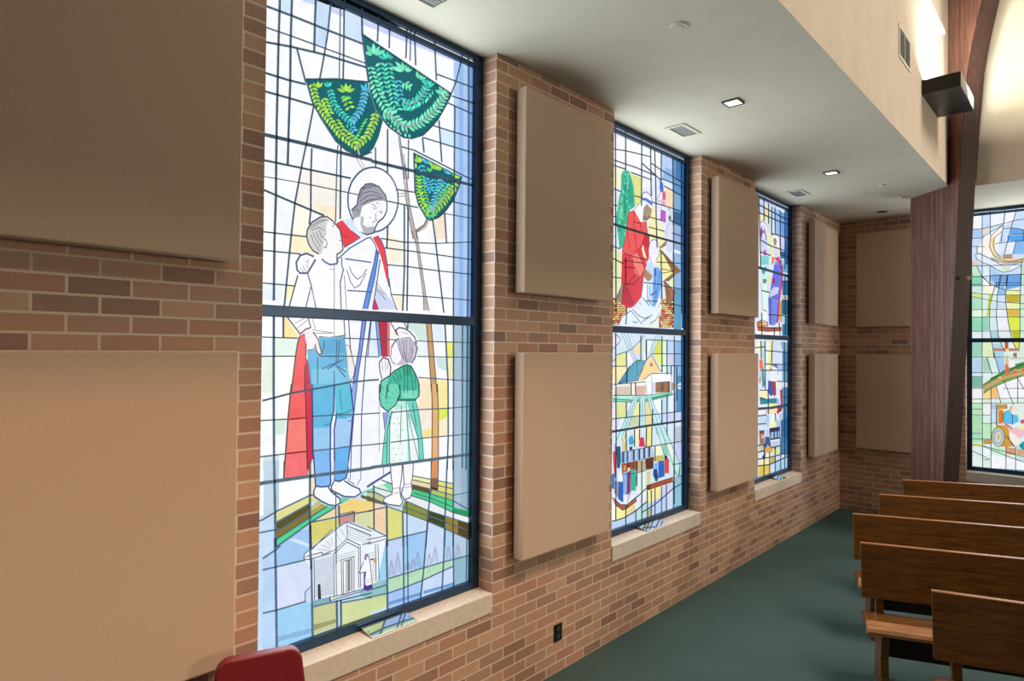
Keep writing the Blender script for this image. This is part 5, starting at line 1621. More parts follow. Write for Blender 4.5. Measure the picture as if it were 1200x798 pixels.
(200,225,250,0,18,698,2185,795,2149,880,2154,956,2117,972,2001,944,1851,841,1773,799,1799,771,1769,634,1868,646,1982,825,2003,817,2075,712,2115),
(112,172,242,0,19,823,2134,897,2148,956,2103,957,1992,883,1848,827,1801,798,1871,854,1962),
(226,240,252,0,20,634,1868,465,1767,340,1707,942,1734,958,1882,841,1773),
(244,246,250,0,21,646,1982,714,1987,715,1866,661,1856,627,1889),
(60,110,220,0,20,824,2126,859,2137,867,2072,831,2062),
(248,246,252,0,21,897,1885,958,1882,942,1807,870,1730,828,1729),
(56,77,136,3.6,14,738,2283,751,2327,779,2360,835,2380,892,2353,922,2312,908,2259,862,2203),
(56,77,136,3.6,19,753,2220,795,2149),
(56,77,136,3.6,22,714,1987,715,1880,841,1787),
(56,77,136,3.6,23,647,1869,729,1824,828,1743),
(56,77,136,3.6,23,755,1976,770,1898,882,1950),
(56,77,136,3.6,24,852,2129,839,1997,861,1905,827,1808),
(56,77,136,3.6,25,924,2136,896,2009,855,1875),
(56,77,136,3.6,26,956,2103,957,1992,941,1851,842,1758),
(56,77,136,3.6,22,646,1982,627,1889),
(56,77,136,3.6,24,594,1830,689,1751),
(56,77,136,3.6,25,529,1799,595,1725),
(56,77,136,3.6,27,770,1898,854,1919),
(228,242,252,0,27,465,1755,581,1809,942,1808,928,1763,856,1695,759,1658,663,1647,298,1634,340,1701),
(236,240,226,0,28,609,1664,758,1662,885,1739,942,1793,942,1764,864,1659,886,1634,663,1627),
(244,240,250,0,28,516,1771,595,1782,595,1733,542,1738),
(64,77,120,3.6,29,465,1755,582,1684,636,1651),
(64,77,120,3.6,30,490,1770,569,1725,662,1701,772,1720),
(64,77,120,3.6,28,340,1701,465,1755),
(64,77,120,3.6,31,759,1658,856,1695,928,1763),
(64,77,120,3.6,32,636,1672,717,1703,800,1736),
(64,77,120,3.6,30,491,1666,570,1662),
]),
('donkey_figure', [
(150,114,76,0,27,907,2297,939,2301,1163,2205,1292,2153,1179,2114,1028,2039,998,2046,1148,2121,1225,2152,1117,2200),
(166,110,76,0,28,998,2046,1073,2016,1193,1956,1108,1846,1037,1844,1092,1935,998,2003,976,2034),
(140,120,90,0,29,998,2047,1163,2122,1195,2110,1073,2039),
(170,130,80,0,2,922,2305,936,2321,1054,2381,1069,2368),
(56,37,24,3.4,28,908,2296,1241,2145),
(56,37,24,3.4,30,936,2301,1292,2153,1013,2037,1193,1956,1108,1846),
(56,37,24,3.4,31,998,2003,1092,1935,1037,1844),
(56,37,24,3.4,31,938,2138,1163,2141),
(56,37,24,3.4,31,953,2102,1148,2136),
]),
('distant_figures', [
(70,112,214,0,2,916,2899,977,2881,981,2823,931,2790,914,2825),
(232,92,142,0,7,960,2813,1008,2816,1016,2746,961,2736),
(246,160,200,0,7,950,2729,1009,2738,1018,2694,944,2696),
(192,92,212,0,3,933,2644,1024,2644,1025,2551,925,2554),
(236,240,250,0,8,874,2722,931,2791,949,2743,903,2709),
(222,228,245,0,8,1051,2664,1081,2682,1119,2660,1115,2614,1140,2587,1163,2492,1148,2422,1069,2419,1020,2457,1067,2554),
(120,100,110,0,9,1067,2606,1105,2627,1116,2599,1082,2571),
(216,224,244,0,31,1024,2406,1145,2422,1149,2309,1037,2295),
(160,120,90,0,32,922,2326,1024,2392,1047,2379,922,2311),
(56,64,112,3.2,9,931,2791,874,2722,903,2709,949,2735),
(56,64,112,3.2,9,925,2554,1025,2551),
(56,64,112,3.2,9,933,2644,1024,2644),
(56,64,112,3.2,10,1051,2664,1081,2682,1119,2660,1116,2591),
(56,64,112,3.2,32,1067,2554,1020,2457,1039,2415),
(56,64,112,3.2,9,1140,2587,1163,2492),
(56,64,112,3.2,8,975,2821,1012,2799,1016,2746),
(56,64,112,3.2,10,947,2683,933,2644),
]),
('church', [
(80,165,186,0,13,540,1356,707,1351,588,1219,358,1228),
(251,216,148,0,14,789,1404,936,1265,890,1230,763,1233,598,1229),
(162,112,142,0,15,817,1296,813,1278,804,1265,791,1261,777,1266,767,1279,764,1297,767,1315,777,1328,790,1333,803,1328,813,1314),
(72,48,72,3,16,790,1333,791,1261),
(72,48,72,3,17,762,1297,818,1296),
(88,168,196,0,15,457,1309,667,1306,581,1192,285,1176),
(60,140,180,0,16,285,1176,407,1242,420,1187),
(251,216,152,0,18,653,1307,889,1304,868,1246,777,1243,681,1186,577,1192),
(246,247,251,0,19,668,1193,791,1244,1129,1237,1131,1074,724,1062,702,1157),
(214,214,238,0,20,798,1175,862,1163,863,1079,800,1075),
(150,100,56,0,20,862,1163,1109,1166,1110,1076,863,1078),
(110,70,44,0,21,948,1164,1007,1163,1008,1077,949,1077),
(110,66,40,0,21,1067,1166,1109,1166,1110,1076,1067,1076),
(246,240,232,0,20,219,1170,702,1175,710,1063,220,1086),
(232,204,184,0,21,249,1149,459,1150,460,1077,238,1086),
(226,182,158,0,21,536,1145,698,1144,699,1066,537,1072),
(176,160,152,0,12,1130,1158,1223,1147,1223,1102,1131,1081),
(197,192,189,6,22,273,1150,274,1086),
(197,192,189,6,22,309,1149,310,1084),
(197,192,189,6,22,346,1147,347,1082),
(197,192,189,6,22,383,1146,384,1081),
(197,192,189,6,22,421,1144,422,1079),
(192,186,184,5,22,582,1144,583,1072),
(192,186,184,5,22,602,1143,602,1071),
(192,186,184,5,22,655,1141,656,1068),
(206,230,244,0,14,1228,1128,1299,1153,1323,1137,1323,1121),
(206,230,244,0,14,1228,1121,1323,1110,1315,1091,1268,1091),
(132,230,192,0,23,214,1084,498,1067,737,1056,1151,1074,1167,1047,724,1013,473,1019,214,1040),
(186,244,222,0,24,214,1082,511,1065,498,1045,214,1062),
(64,190,120,0,24,779,1040,1098,1066,1098,1047,779,1022),
(48,72,88,3.4,21,219,1170,702,1175),
(48,72,88,3.4,25,220,1086,710,1063,1131,1074),
(48,72,88,3.4,25,214,1059,486,1032,724,1025,1159,1058),
(48,72,88,3.4,26,214,1040,473,1019,724,1013,1167,1047),
(48,72,88,3.4,26,668,1193,791,1244,1129,1237,1131,1074),
(48,72,88,3.4,27,702,1157,724,1062),
(48,72,88,3.4,27,862,1163,1109,1166),
(48,72,88,3.4,17,285,1176,457,1309),
(48,72,88,3.4,19,285,1176,581,1192,667,1299),
(48,72,88,3.4,27,798,1240,800,1060),
(32,72,88,4,15,540,1356,707,1351),
(32,72,88,4,19,707,1351,789,1404,936,1265,977,1254),
(32,72,88,4,27,707,1351,594,1229),
(32,72,88,4,20,540,1356,382,1241),
(32,72,88,4,20,557,1349,574,1230),
]),
('light_rays', [
(222,246,250,0,21,329,1572,410,1574,553,1355,521,1342),
(222,246,250,0,16,624,1559,684,1560,707,1353,619,1354),
(222,246,250,0,20,872,1564,933,1566,803,1404,741,1396),
(77,120,136,3.4,22,329,1572,521,1342),
(77,120,136,3.4,23,366,1573,540,1349),
(77,120,136,3.4,24,410,1574,553,1355),
(77,120,136,3.4,21,872,1564,741,1396),
(77,120,136,3.4,22,901,1565,768,1401),
(77,120,136,3.4,23,933,1566,803,1404),
(77,120,136,3.4,17,624,1559,619,1354),
(77,120,136,3.4,17,650,1559,653,1353),
(77,120,136,3.4,17,684,1560,707,1353),
(77,120,136,4,12,210,1444,293,1491,317,1525,244,1564),
(77,120,136,4,28,211,1344,246,1371,258,1397,393,1424,481,1445,637,1531,664,1560),
(192,236,242,0,27,524,1063,587,1060,418,795,242,708,326,793,411,922),
(192,236,242,0,27,616,1062,685,1059,696,802,605,802),
(192,236,242,0,27,724,1057,782,1051,1059,700,895,715),
(77,120,136,3.4,28,524,1063,325,803,254,713),
(77,120,136,3.4,29,556,1061,387,812,339,725),
(77,120,136,3.4,30,587,1060,418,799,351,697),
(77,120,136,3.4,28,616,1062,605,802),
(77,120,136,3.4,28,649,1060,652,804),
(77,120,136,3.4,28,685,1059,696,802),
(77,120,136,3.4,28,724,1057,895,715),
(77,120,136,3.4,29,751,1056,968,708),
(77,120,136,3.4,30,782,1051,1059,700),
(190,234,232,0,31,873,790,1011,779,1293,427,1259,325,1104,473),
(140,210,180,0,32,969,621,1042,621,1088,527,1014,528),
(232,246,236,0,33,1050,624,1133,627,1172,540,1165,435),
(48,88,104,4,34,873,790,1014,535,1104,473),
(48,88,104,4,35,938,785,1165,443,1228,329),
(48,88,104,4,36,1011,779,1293,427),
]),
('congregation', [
(72,170,230,0,31,441,723,463,750,502,748,524,694,515,678,449,676),
(214,222,240,0,31,469,782,501,782,508,747,470,748),
(224,52,82,0,16,606,711,635,724,676,718,698,640,600,648),
(230,226,240,0,15,626,768,666,765,666,721,630,722),
(70,60,110,0,15,451,660,502,665,503,634,458,636),
(152,190,232,0,15,340,632,811,631,836,541,341,543),
(60,74,100,0,16,352,632,379,632,380,544,353,544),
(60,74,100,0,16,420,632,448,631,449,544,421,544),
(60,74,100,0,16,509,631,538,631,539,544,510,544),
(60,74,100,0,16,594,631,623,631,624,543,595,543),
(60,74,100,0,16,671,631,701,630,702,543,672,543),
(60,74,100,0,16,750,630,781,630,782,543,751,543),
(206,214,240,0,17,443,632,468,632,469,547,444,547),
(206,214,240,0,16,539,631,565,631,566,546,540,547),
(206,214,240,0,16,624,631,651,631,652,546,625,546),
(206,214,240,0,16,705,631,732,631,733,546,706,546),
(206,214,240,0,16,781,630,808,630,809,545,781,546),
(166,78,46,0,15,341,538,575,536,576,459,354,455),
(120,50,40,0,16,421,535,465,536,466,502,428,500),
(192,176,142,0,15,582,534,705,529,706,442,583,438),
(96,46,36,0,15,702,539,836,535,837,446,710,448),
(190,150,190,0,15,242,709,272,709,278,665,242,662),
(216,62,82,0,15,219,645,269,666,274,559,269,440,245,450,226,565),
(20,92,142,0,16,272,685,327,680,334,565,317,507,280,519),
(40,130,200,0,16,197,477,247,483,244,358,198,371),
(32,96,182,0,18,299,409,354,422,369,225,301,263),
(246,244,250,0,19,303,449,317,470,344,465,363,414,330,390,299,409),
(200,160,90,0,16,372,527,405,523,409,482,372,483),
(142,182,240,0,16,366,474,424,473,427,283,368,305),
(236,220,210,0,16,434,499,466,496,469,467,431,459),
(152,36,106,0,17,426,459,475,473,471,296,424,283),
(90,90,60,0,16,489,526,532,521,533,478,489,482),
(52,186,160,0,16,476,480,546,474,560,400,541,299,477,314),
(170,150,166,0,15,245,417,293,410,297,283,246,311),
(20,72,132,0,32,830,441,894,426,917,328,871,326,828,384),
(112,180,240,0,35,848,482,893,484,894,426,853,435),
(40,102,202,0,37,909,496,1007,488,1018,350,916,349,956,418),
(202,192,92,0,38,833,540,1006,538,1010,490,841,497),
(216,76,66,0,38,1014,497,1089,490,1093,369,1023,374),
(226,226,242,0,37,1089,460,1137,454,1138,347,1090,356),
(60,50,60,0,39,1014,528,1066,526,1070,492,1017,494),
(230,224,230,0,36,899,345,957,344,964,321,907,322),
(166,82,42,0,17,718,314,1174,322,1174,282,728,274),
(110,50,34,0,18,718,314,787,315,794,278,728,274),
(40,35,48,3.2,39,341,538,836,537),
(40,35,48,3.2,33,354,455,583,438,706,442,837,446),
(40,35,48,3.2,18,718,314,1174,322),
(40,35,48,3.2,19,728,274,1174,282),
(40,35,48,3.2,18,341,543,340,632,811,631),
(40,35,48,3.2,17,272,685,280,519),
(40,35,48,3.2,15,299,409,301,263),
(40,35,48,3.2,34,362,468,368,292),
(40,35,48,3.2,34,425,466,424,283),
(40,35,48,3.2,34,475,473,477,302),
(40,35,48,3.2,34,546,471,560,386,545,291),
(40,35,48,3.2,38,893,484,914,336),
(40,35,48,3.2,39,1010,488,1018,350),
(40,35,48,3.2,38,1092,489,1093,355),
(36,102,192,0,35,299,410,363,394,371,235,332,244,301,277),
(142,182,240,0,36,366,428,423,420,424,301,368,299),
(152,36,106,0,37,423,420,467,414,471,311,418,288),
(52,186,160,0,35,477,412,557,401,545,306,481,308),
(170,150,166,0,16,245,418,293,411,297,304,246,325),
(230,234,246,0,38,217,330,246,325,301,270,369,232,425,229,481,302,561,297,559,245,419,203,320,226,223,293),
(166,96,56,0,39,213,301,332,223,419,207,561,247,570,214,419,178,357,176,259,229),
(110,60,44,0,40,400,207,438,204,438,180,400,179),
(56,35,32,3.4,40,213,301,332,223,419,207,561,247),
(56,35,32,3.4,41,247,246,357,176,419,178,570,214),
(56,35,32,3.4,41,437,255,481,302),
(56,35,32,3.4,42,425,223,456,286),
]),
('lead_lines', [
(5.5,223,3194,229,2701,239,2234,248,1721),
(5.5,369,3192,373,2864),
(5.5,613,3169,614,2703,615,2625),
(5.5,754,3161,767,2804,772,2732),
(5.5,820,3155,845,2819,855,2528,871,2311),
(5.5,935,3160,930,2908),
(5.5,1130,3145,1148,2877,1158,2346,1167,1764),
(5.5,1291,3158,1296,2363,1312,1771),
(5.5,145,2988,387,3025,744,3061),
(5.5,146,2909,516,2922,844,2920),
(5.5,147,2869,364,2876),
(5.5,453,2867,760,2870),
(5.5,622,2977,759,2942,945,2896),
(5.5,772,3010,929,2989,1378,2951),
(5.5,930,2915,1394,2915),
(5.5,149,2689,304,2685),
(5.5,506,2688,611,2693),
(5.5,789,2685,962,2689,1364,2692),
(5.5,150,2557,257,2565),
(5.5,151,2468,246,2477),
(5.5,749,2552,934,2556),
(5.5,736,2468,993,2468),
(5.5,989,2861,1379,2827),
(5.5,1082,2579,1382,2558),
(5.5,1129,2472,1382,2469),
(5.5,154,2244,297,2232),
(14,128,2415,394,2408,723,2401,1084,2399,1400,2397),
(5.5,155,2153,348,2120),
(5.5,156,2001,324,2003),
(5.5,865,2189,1385,2228),
(5.5,969,1993,1387,1991),
(5.5,941,1844,1389,1839),
(5.5,659,1997,969,2004),
(5.5,937,2285,958,1882),
(5.5,381,2171,383,1960),
(5.5,1154,2303,1155,2212),
(5.5,702,1847,883,1855),
(5.5,244,1570,259,772,261,108),
(5.5,399,1424,403,1309),
(5.5,617,1559,619,1355),
(5.5,705,1525,707,1355),
(5.5,962,1559,965,1250),
(5.5,1048,1531,1054,1226),
(5.5,1177,1564,1180,1216,1192,84),
(5.5,1310,1590,1329,60),
(5.5,401,1779,390,1642),
(5.5,719,1525,1406,1522),
(5.5,789,1408,1406,1409),
(5.5,200,1311,406,1309),
(5.5,947,1306,1406,1300),
(5.5,1126,1300,1130,1217),
(5.5,1226,1298,1229,987),
(5.5,169,905,398,902,631,900,966,895,1398,893),
(5.5,403,1021,405,895),
(5.5,606,1006,605,811),
(5.5,808,945,809,801),
(5.5,964,1016,970,810),
(5.5,1056,1049,1059,700),
(5.5,1190,1065,1186,688),
(5.5,536,1176,541,1072),
(5.5,408,1174,413,1303),
(5.5,471,1178,472,1075),
(14,147,806,699,810,1406,805),
(5.5,687,636,1102,626,1401,623),
(5.5,1165,435,1403,418),
(5.5,1244,319,1404,305),
(5.5,713,803,708,634),
(5.5,802,796,797,631),
(5.5,641,528,644,318,647,38),
(5.5,569,530,564,330),
(5.5,400,795,408,638),
(5.5,527,797,528,656),
(5.5,605,791,604,707),
(5.5,1185,765,1183,162),
(5.5,854,626,852,503),
(5.5,178,123,249,113,395,113,560,138,719,180),
(5.5,559,242,718,294),
(5.5,653,107,859,136,959,162,1175,225,1404,252),
(5.5,403,179,405,17),
(5.5,553,146,555,14),
(5.5,644,263,647,18),
(5.5,732,270,738,7),
(5.5,797,267,797,10),
(5.5,857,273,860,13),
(5.5,965,271,968,7),
(5.5,1050,273,1053,14),
(5.5,1174,285,1177,14),
]),
],
3: [
('background_glass', [
(225,232,250,0,0,76,0,50,3199,1397,3199,1397,0),
(206,216,248,0,1,443,3134,1078,3112,1079,2942,444,2975),
(250,232,170,0,2,457,2972,567,2979,568,2898,458,2870),
(250,226,160,0,2,636,3093,722,3097,717,2899,638,2919),
(196,226,226,0,2,736,3088,823,3092,811,2802,723,2889),
(232,236,206,0,3,667,2826,811,2802,754,2553,682,2675),
(150,190,240,0,2,897,3093,1078,3101,1219,2998,1220,2814,929,2808),
(110,160,220,0,3,1078,3090,1234,3092,1236,2793,1080,2806),
(205,210,240,0,1,1065,2793,1236,2793,1237,2632,1066,2657),
(236,240,170,0,2,1020,2696,1081,2681,1051,2587,1005,2604),
(40,110,165,0,1,1081,2625,1237,2632,1238,2540,1097,2547),
(60,110,180,0,1,1234,3138,1397,3146,1397,2729,1237,2747),
(44,98,160,0,2,1237,2747,1397,2730,1397,2440,1239,2425),
(170,200,225,0,1,1144,2529,1238,2528,1239,2425,1151,2416),
(100,170,200,0,3,1160,2470,1367,2491,1367,2386,1160,2378),
(170,195,225,0,1,1161,2367,1367,2375,1368,2293,1161,2287),
(40,110,150,0,2,1161,2281,1384,2300,1385,2120,1162,2105),
(180,200,190,0,1,1147,2098,1376,2107,1376,2055,1147,2047),
(30,100,130,0,2,1147,2041,1397,2051,1397,1876,1148,1876),
(190,205,225,0,1,1148,1864,1258,1858,1259,1777,1149,1785),
(50,120,150,0,2,1258,1858,1397,1864,1397,1631,1166,1626,1165,1763,1259,1777),
(236,238,200,0,1,490,2294,545,2288,532,2201,491,2198),
(226,230,180,0,1,713,2325,814,2302,757,2176,714,2183),
(246,246,250,0,1,400,1662,1150,1671,1150,1625,401,1609),
(236,240,246,0,2,700,2204,786,2156,758,2066,701,2073),
(196,170,80,0,1,1024,2028,1147,2035,1149,1773,1041,1815),
(246,244,200,0,1,388,1552,509,1554,511,1394,388,1468),
(190,230,225,0,1,523,1554,634,1556,638,1081,582,1018,527,1042),
(244,246,250,0,2,634,1545,747,1547,721,1242,622,1232),
(246,240,130,0,3,762,1558,849,1560,828,1240,735,1252),
(214,226,248,0,4,849,1560,1120,1553,1153,1223,836,1284),
(120,170,190,0,5,1120,1553,1229,1554,1397,1546,1397,1429,1183,1439),
(180,200,235,0,5,999,1293,1342,1284,1343,1214,1000,1226),
(70,130,170,0,6,1167,1439,1397,1429,1397,685,1188,699),
(100,160,180,0,7,1184,1211,1397,1208,1397,1058,1185,1086),
(248,240,196,0,1,500,1011,723,997,724,904,500,931),
(40,100,100,0,2,487,937,724,899,724,850,501,883),
(40,140,150,0,3,501,904,1002,901,1003,834,501,851),
(220,232,240,0,4,487,852,810,845,811,795,488,804),
(246,238,120,0,5,796,846,979,836,979,808,811,806),
(246,226,170,0,5,724,801,979,797,979,713,725,730),
(226,214,235,0,5,474,805,724,795,725,730,475,747),
(236,236,200,0,1,1001,1103,1107,1088,1093,1021,986,1014),
(205,220,240,0,8,1154,1087,1376,1075,1376,1011,1154,1019),
(226,232,236,0,1,650,1232,764,1230,766,1011,652,1010),
(236,240,244,0,6,460,844,682,831,682,723,475,732),
(196,220,240,0,1,475,726,668,718,669,626,476,636),
(214,228,246,0,2,476,631,655,622,656,552,476,562),
(246,226,170,0,6,739,806,958,793,958,726,754,729),
(232,240,236,0,6,782,721,944,716,944,638,783,645),
(240,246,180,0,1,797,638,980,630,981,552,798,562),
(176,196,226,0,2,974,636,1126,625,1127,545,990,557),
(60,120,170,0,7,1126,704,1397,697,1397,0,1236,0,1130,14),
(30,100,150,0,8,1126,647,1397,628,1397,407,1127,432),
(196,205,150,0,1,477,398,615,394,615,330,478,339),
(214,226,170,0,1,814,330,1097,334,1098,244,844,250),
(190,205,225,0,1,843,404,1097,396,1097,334,858,347),
(246,238,170,0,1,506,246,772,236,772,155,493,184),
(230,200,80,0,2,466,177,772,155,773,18,467,40),
(200,180,90,0,1,815,226,947,222,948,149,801,157),
(206,222,246,0,2,815,155,1098,176,1100,18,802,14),
(170,210,240,0,8,947,172,1397,207,1397,0,1214,0,949,16),
(210,222,240,0,9,947,238,1238,228,1238,182,947,177),
(246,236,200,0,2,657,331,844,294,844,250,658,271),
(150,190,240,0,9,255,69,1397,36,1397,0,1059,0,256,28),
]),
('standing_figures', [
(244,240,252,0,4,458,2860,554,2896,666,2869,724,2812,681,2839,610,2872,527,2843,486,2778),
(110,90,150,0,5,486,2778,541,2845,555,2766,515,2654),
(206,90,150,0,6,541,2791,597,2799,605,2763,550,2750),
(214,220,246,0,7,555,2756,682,2675,697,2546,585,2533,528,2634),
(150,120,200,0,8,610,2839,682,2719,668,2673,597,2794),
(200,120,180,0,8,584,2576,668,2586,669,2521,585,2511),
(130,210,214,0,9,516,2504,740,2518,741,2376,517,2354),
(250,246,240,0,3,840,2762,899,2798,1004,2807,1065,2747,1050,2655,1020,2629,870,2633,835,2695),
(170,140,120,0,4,870,2733,944,2759,989,2726,965,2678,900,2659),
(230,220,236,0,5,885,2657,1005,2694,1021,2561,931,2517),
(240,160,90,0,6,827,2528,931,2528,872,2433,819,2450),
(222,60,120,0,7,901,2514,1051,2553,1160,2417,1083,2409,1006,2492),
(120,150,240,0,8,931,2484,1021,2493,1083,2409,902,2391),
(232,236,180,0,7,768,2730,834,2750,856,2609,886,2568,798,2503),
(72,64,112,4,8,834,2739,899,2798,1004,2807,1071,2748,1057,2644),
(72,64,112,4,9,486,2864,554,2896,681,2866,729,2813),
(72,64,112,4,10,541,2845,515,2654,557,2530),
(72,64,112,4,8,901,2514,828,2428),
(72,64,112,4,9,1051,2553,1160,2417),
(206,240,236,0,10,503,2402,741,2426,713,2292,685,2246,532,2201,504,2274),
(70,170,180,0,11,531,2362,684,2399,670,2354,586,2292,531,2319),
(226,246,240,0,11,532,2201,714,2205,725,1911,562,1908),
(80,150,140,0,12,559,2246,685,2257,671,2212,573,2194),
(100,120,232,0,10,901,2443,1150,2469,1140,2240,1085,2077,1039,2051,758,2066,830,2170,963,2248),
(200,60,130,0,11,1098,2463,1176,2448,1171,2242,1085,2031,1041,1781,981,1767,1024,2028,1121,2284),
(170,50,80,0,11,858,2272,932,2301,933,2234,830,2203),
(120,140,236,0,12,729,2053,1039,2062,981,1778,907,1731,760,1748),
(90,100,210,0,13,729,2053,831,2049,818,1739,760,1748),
(206,214,244,0,13,772,2122,903,2187,1054,2188,1024,2118,787,2057),
(246,244,250,0,14,818,1728,936,1743,907,1665,804,1651),
(240,236,240,0,1,703,1725,789,1727,746,1693,675,1691),
(196,120,60,0,2,400,1757,563,1790,717,1769,732,1725,400,1704),
(170,90,60,0,15,413,1715,789,1716,1149,1728,1150,1682,732,1660,427,1663),
(236,200,150,0,3,535,1762,703,1768,689,1735,508,1729),
(246,248,244,0,3,534,1890,688,1898,689,1768,535,1773),
(40,48,88,4,13,518,2200,562,1908,688,1887),
(40,48,88,4,14,714,2205,729,2053,760,1748),
(40,48,88,4,13,1039,2051,981,1778),
(40,48,88,4,15,400,1757,563,1790,726,1764),
(40,48,88,4,16,413,1704,790,1705,1149,1722),
(40,48,88,4,15,830,2170,758,2066,1039,2051),
(240,120,90,0,2,470,1341,524,1362,580,1319,581,1244,485,1235),
(226,200,205,0,2,471,1224,539,1228,512,1149,472,1150),
(230,140,80,0,3,472,1150,526,1159,513,1085,472,1086),
(70,150,180,0,3,539,1223,594,1276,638,1059,568,1030),
(236,240,244,0,6,808,1218,910,1294,1015,1271,1031,1158,971,1093,794,1109),
(90,120,190,0,7,836,1289,910,1300,999,1282,1015,1237,925,1261),
(60,80,180,0,7,736,1110,852,1096,912,939,795,933,732,991),
(170,60,60,0,8,838,1096,956,1093,972,936,912,917),
(222,150,120,0,7,779,1241,837,1251,837,1218,779,1208),
(190,40,60,0,7,1093,976,1170,996,1181,768,1034,709,988,735,1125,828),
(190,190,240,0,8,1002,890,1093,886,1094,818,1009,812),
(236,226,240,0,8,1016,1024,1123,997,1063,932,1002,946),
(32,40,72,4,8,808,1218,910,1294,1015,1271,1031,1158),
(32,40,72,4,8,736,1110,732,991,795,933),
(32,40,72,4,9,956,1093,972,936),
(32,40,72,4,9,1093,976,1170,996,1181,768),
(226,190,190,0,7,654,773,710,775,716,731,660,730),
(170,206,236,0,6,668,724,768,717,774,629,712,558,669,616),
(190,200,240,0,1,670,556,775,553,770,477,670,486),
(60,90,140,0,3,656,482,770,471,858,292,814,286,719,394,658,271,616,276),
(30,36,60,0,4,574,281,658,277,652,229,569,239),
(160,120,110,0,4,476,557,628,549,629,404,491,412),
(120,70,60,0,5,476,557,628,549,628,522,476,530),
(236,190,170,0,5,545,508,614,507,614,469,545,471),
(40,40,80,0,7,769,564,1096,554,1112,417,799,428),
(150,200,220,0,8,822,516,901,513,901,442,822,444),
(150,190,250,0,8,939,512,999,511,999,439,940,441),
(160,196,246,0,8,1035,510,1081,509,1081,437,1036,439),
(170,40,60,0,10,1003,790,1171,803,1156,736,1034,721),
(190,205,226,0,9,1049,709,1188,711,1188,631,1065,635),
(150,60,40,0,2,917,330,982,334,982,312,917,310),
(226,170,90,0,4,643,359,843,360,858,292,643,294),
(24,24,40,4,9,769,564,1096,554,1112,417),
(24,24,40,4,6,476,562,628,552),
(24,24,40,4,5,656,482,616,276),
(24,24,40,4,10,770,471,858,292),
]),
('lead_lines', [
(6,389,3061,581,3051,1078,3033,1397,3030),
(6,390,2971,637,2968,1079,2965,1397,2976),
(6,811,2791,1236,2804,1397,2806),
(6,501,2673,783,2644,1237,2643),
(6,474,2542,783,2534),
(6,1082,2591,1397,2574),
(6,443,3134,503,2352),
(6,580,3127,596,2902),
(6,721,3119,723,2889),
(6,823,3103,817,2770),
(6,912,3107,929,2808),
(6,1078,3101,1080,2806,1114,2412),
(6,1234,3115,1239,2425),
(14,395,2363,872,2355,1397,2347),
(6,532,2115,758,2110),
(6,731,1857,1148,1864),
(6,1146,2274,1397,2284),
(6,1147,2047,1397,2051),
(6,1148,1864,1397,1864),
(6,534,1869,536,1617),
(6,1239,2363,1260,1628),
(6,907,1720,907,1626),
(6,1057,1781,1088,1630),
(6,349,1478,634,1491),
(6,621,1448,1397,1429),
(6,622,1297,1397,1283),
(6,512,1229,1397,1213),
(6,1001,1092,1397,1074),
(6,486,1011,723,997),
(6,1186,904,1397,888),
(6,634,1556,638,1011),
(6,849,1560,822,1273),
(6,1229,1554,1250,695),
(6,509,1554,524,1362),
(6,723,1013,734,729),
(14,407,809,811,795,1397,800),
(6,408,731,668,724),
(6,408,641,655,627),
(6,410,405,629,398),
(6,411,331,629,328),
(6,800,343,1097,334),
(6,411,257,772,236,1238,228),
(6,412,184,772,155,1397,184),
(6,615,405,609,0),
(6,771,302,779,0),
(6,946,327,949,0),
(6,1112,422,1115,5),
(6,1250,707,1249,10),
(6,943,727,959,632),
]),
],
4: [
('background_glass', [
(222,240,232,0,0,0,0,0,3199,590,3199,583,0),
(226,236,250,0,0,1250,3010,1440,3010,1440,3199,1250,3199),
(226,236,250,0,0,1250,2830,1440,2830,1440,3010,1250,3010),
(180,215,246,0,0,1250,2670,1440,2670,1440,2830,1250,2830),
(205,225,250,0,0,1250,2510,1440,2510,1440,2670,1250,2670),
(205,225,250,0,0,1250,2330,1440,2330,1440,2510,1250,2510),
(150,190,240,0,0,1250,2150,1440,2150,1440,2330,1250,2330),
(246,248,254,0,0,1250,1990,1440,1990,1440,2150,1250,2150),
(226,236,250,0,0,1250,1810,1440,1810,1440,1990,1250,1990),
(206,228,246,0,0,1250,1650,1440,1650,1440,1810,1250,1810),
(190,226,200,0,0,1250,1490,1440,1490,1440,1650,1250,1650),
(222,240,224,0,0,1250,1310,1440,1310,1440,1490,1250,1490),
(160,214,188,0,0,1250,1150,1440,1150,1440,1310,1250,1310),
(160,214,188,0,0,1250,970,1440,970,1440,1150,1250,1150),
(190,226,200,0,0,1250,810,1440,810,1440,970,1250,970),
(160,214,188,0,0,1250,630,1440,630,1440,810,1250,810),
(160,214,188,0,0,1250,470,1440,470,1440,630,1250,630),
(222,240,224,0,0,1250,310,1440,310,1440,470,1250,470),
(222,240,224,0,0,1250,140,1440,140,1440,310,1250,310),
(244,244,250,0,0,1250,0,1440,0,1440,140,1250,140),
(180,215,246,0,0,1110,3010,1250,3010,1250,3199,1110,3199),
(205,225,250,0,0,1110,2830,1250,2830,1250,3010,1110,3010),
(226,236,250,0,0,1110,2670,1250,2670,1250,2830,1110,2830),
(205,225,250,0,0,1110,2510,1250,2510,1250,2670,1110,2670),
(180,215,246,0,0,1110,2330,1250,2330,1250,2510,1110,2510),
(180,215,246,0,0,1110,2150,1250,2150,1250,2330,1110,2330),
(150,190,240,0,0,1110,1990,1250,1990,1250,2150,1110,2150),
(150,190,240,0,0,1110,1810,1250,1810,1250,1990,1110,1990),
(190,226,200,0,0,1110,1650,1250,1650,1250,1810,1110,1810),
(222,240,224,0,0,1110,1490,1250,1490,1250,1650,1110,1650),
(222,240,224,0,0,1110,1310,1250,1310,1250,1490,1110,1490),
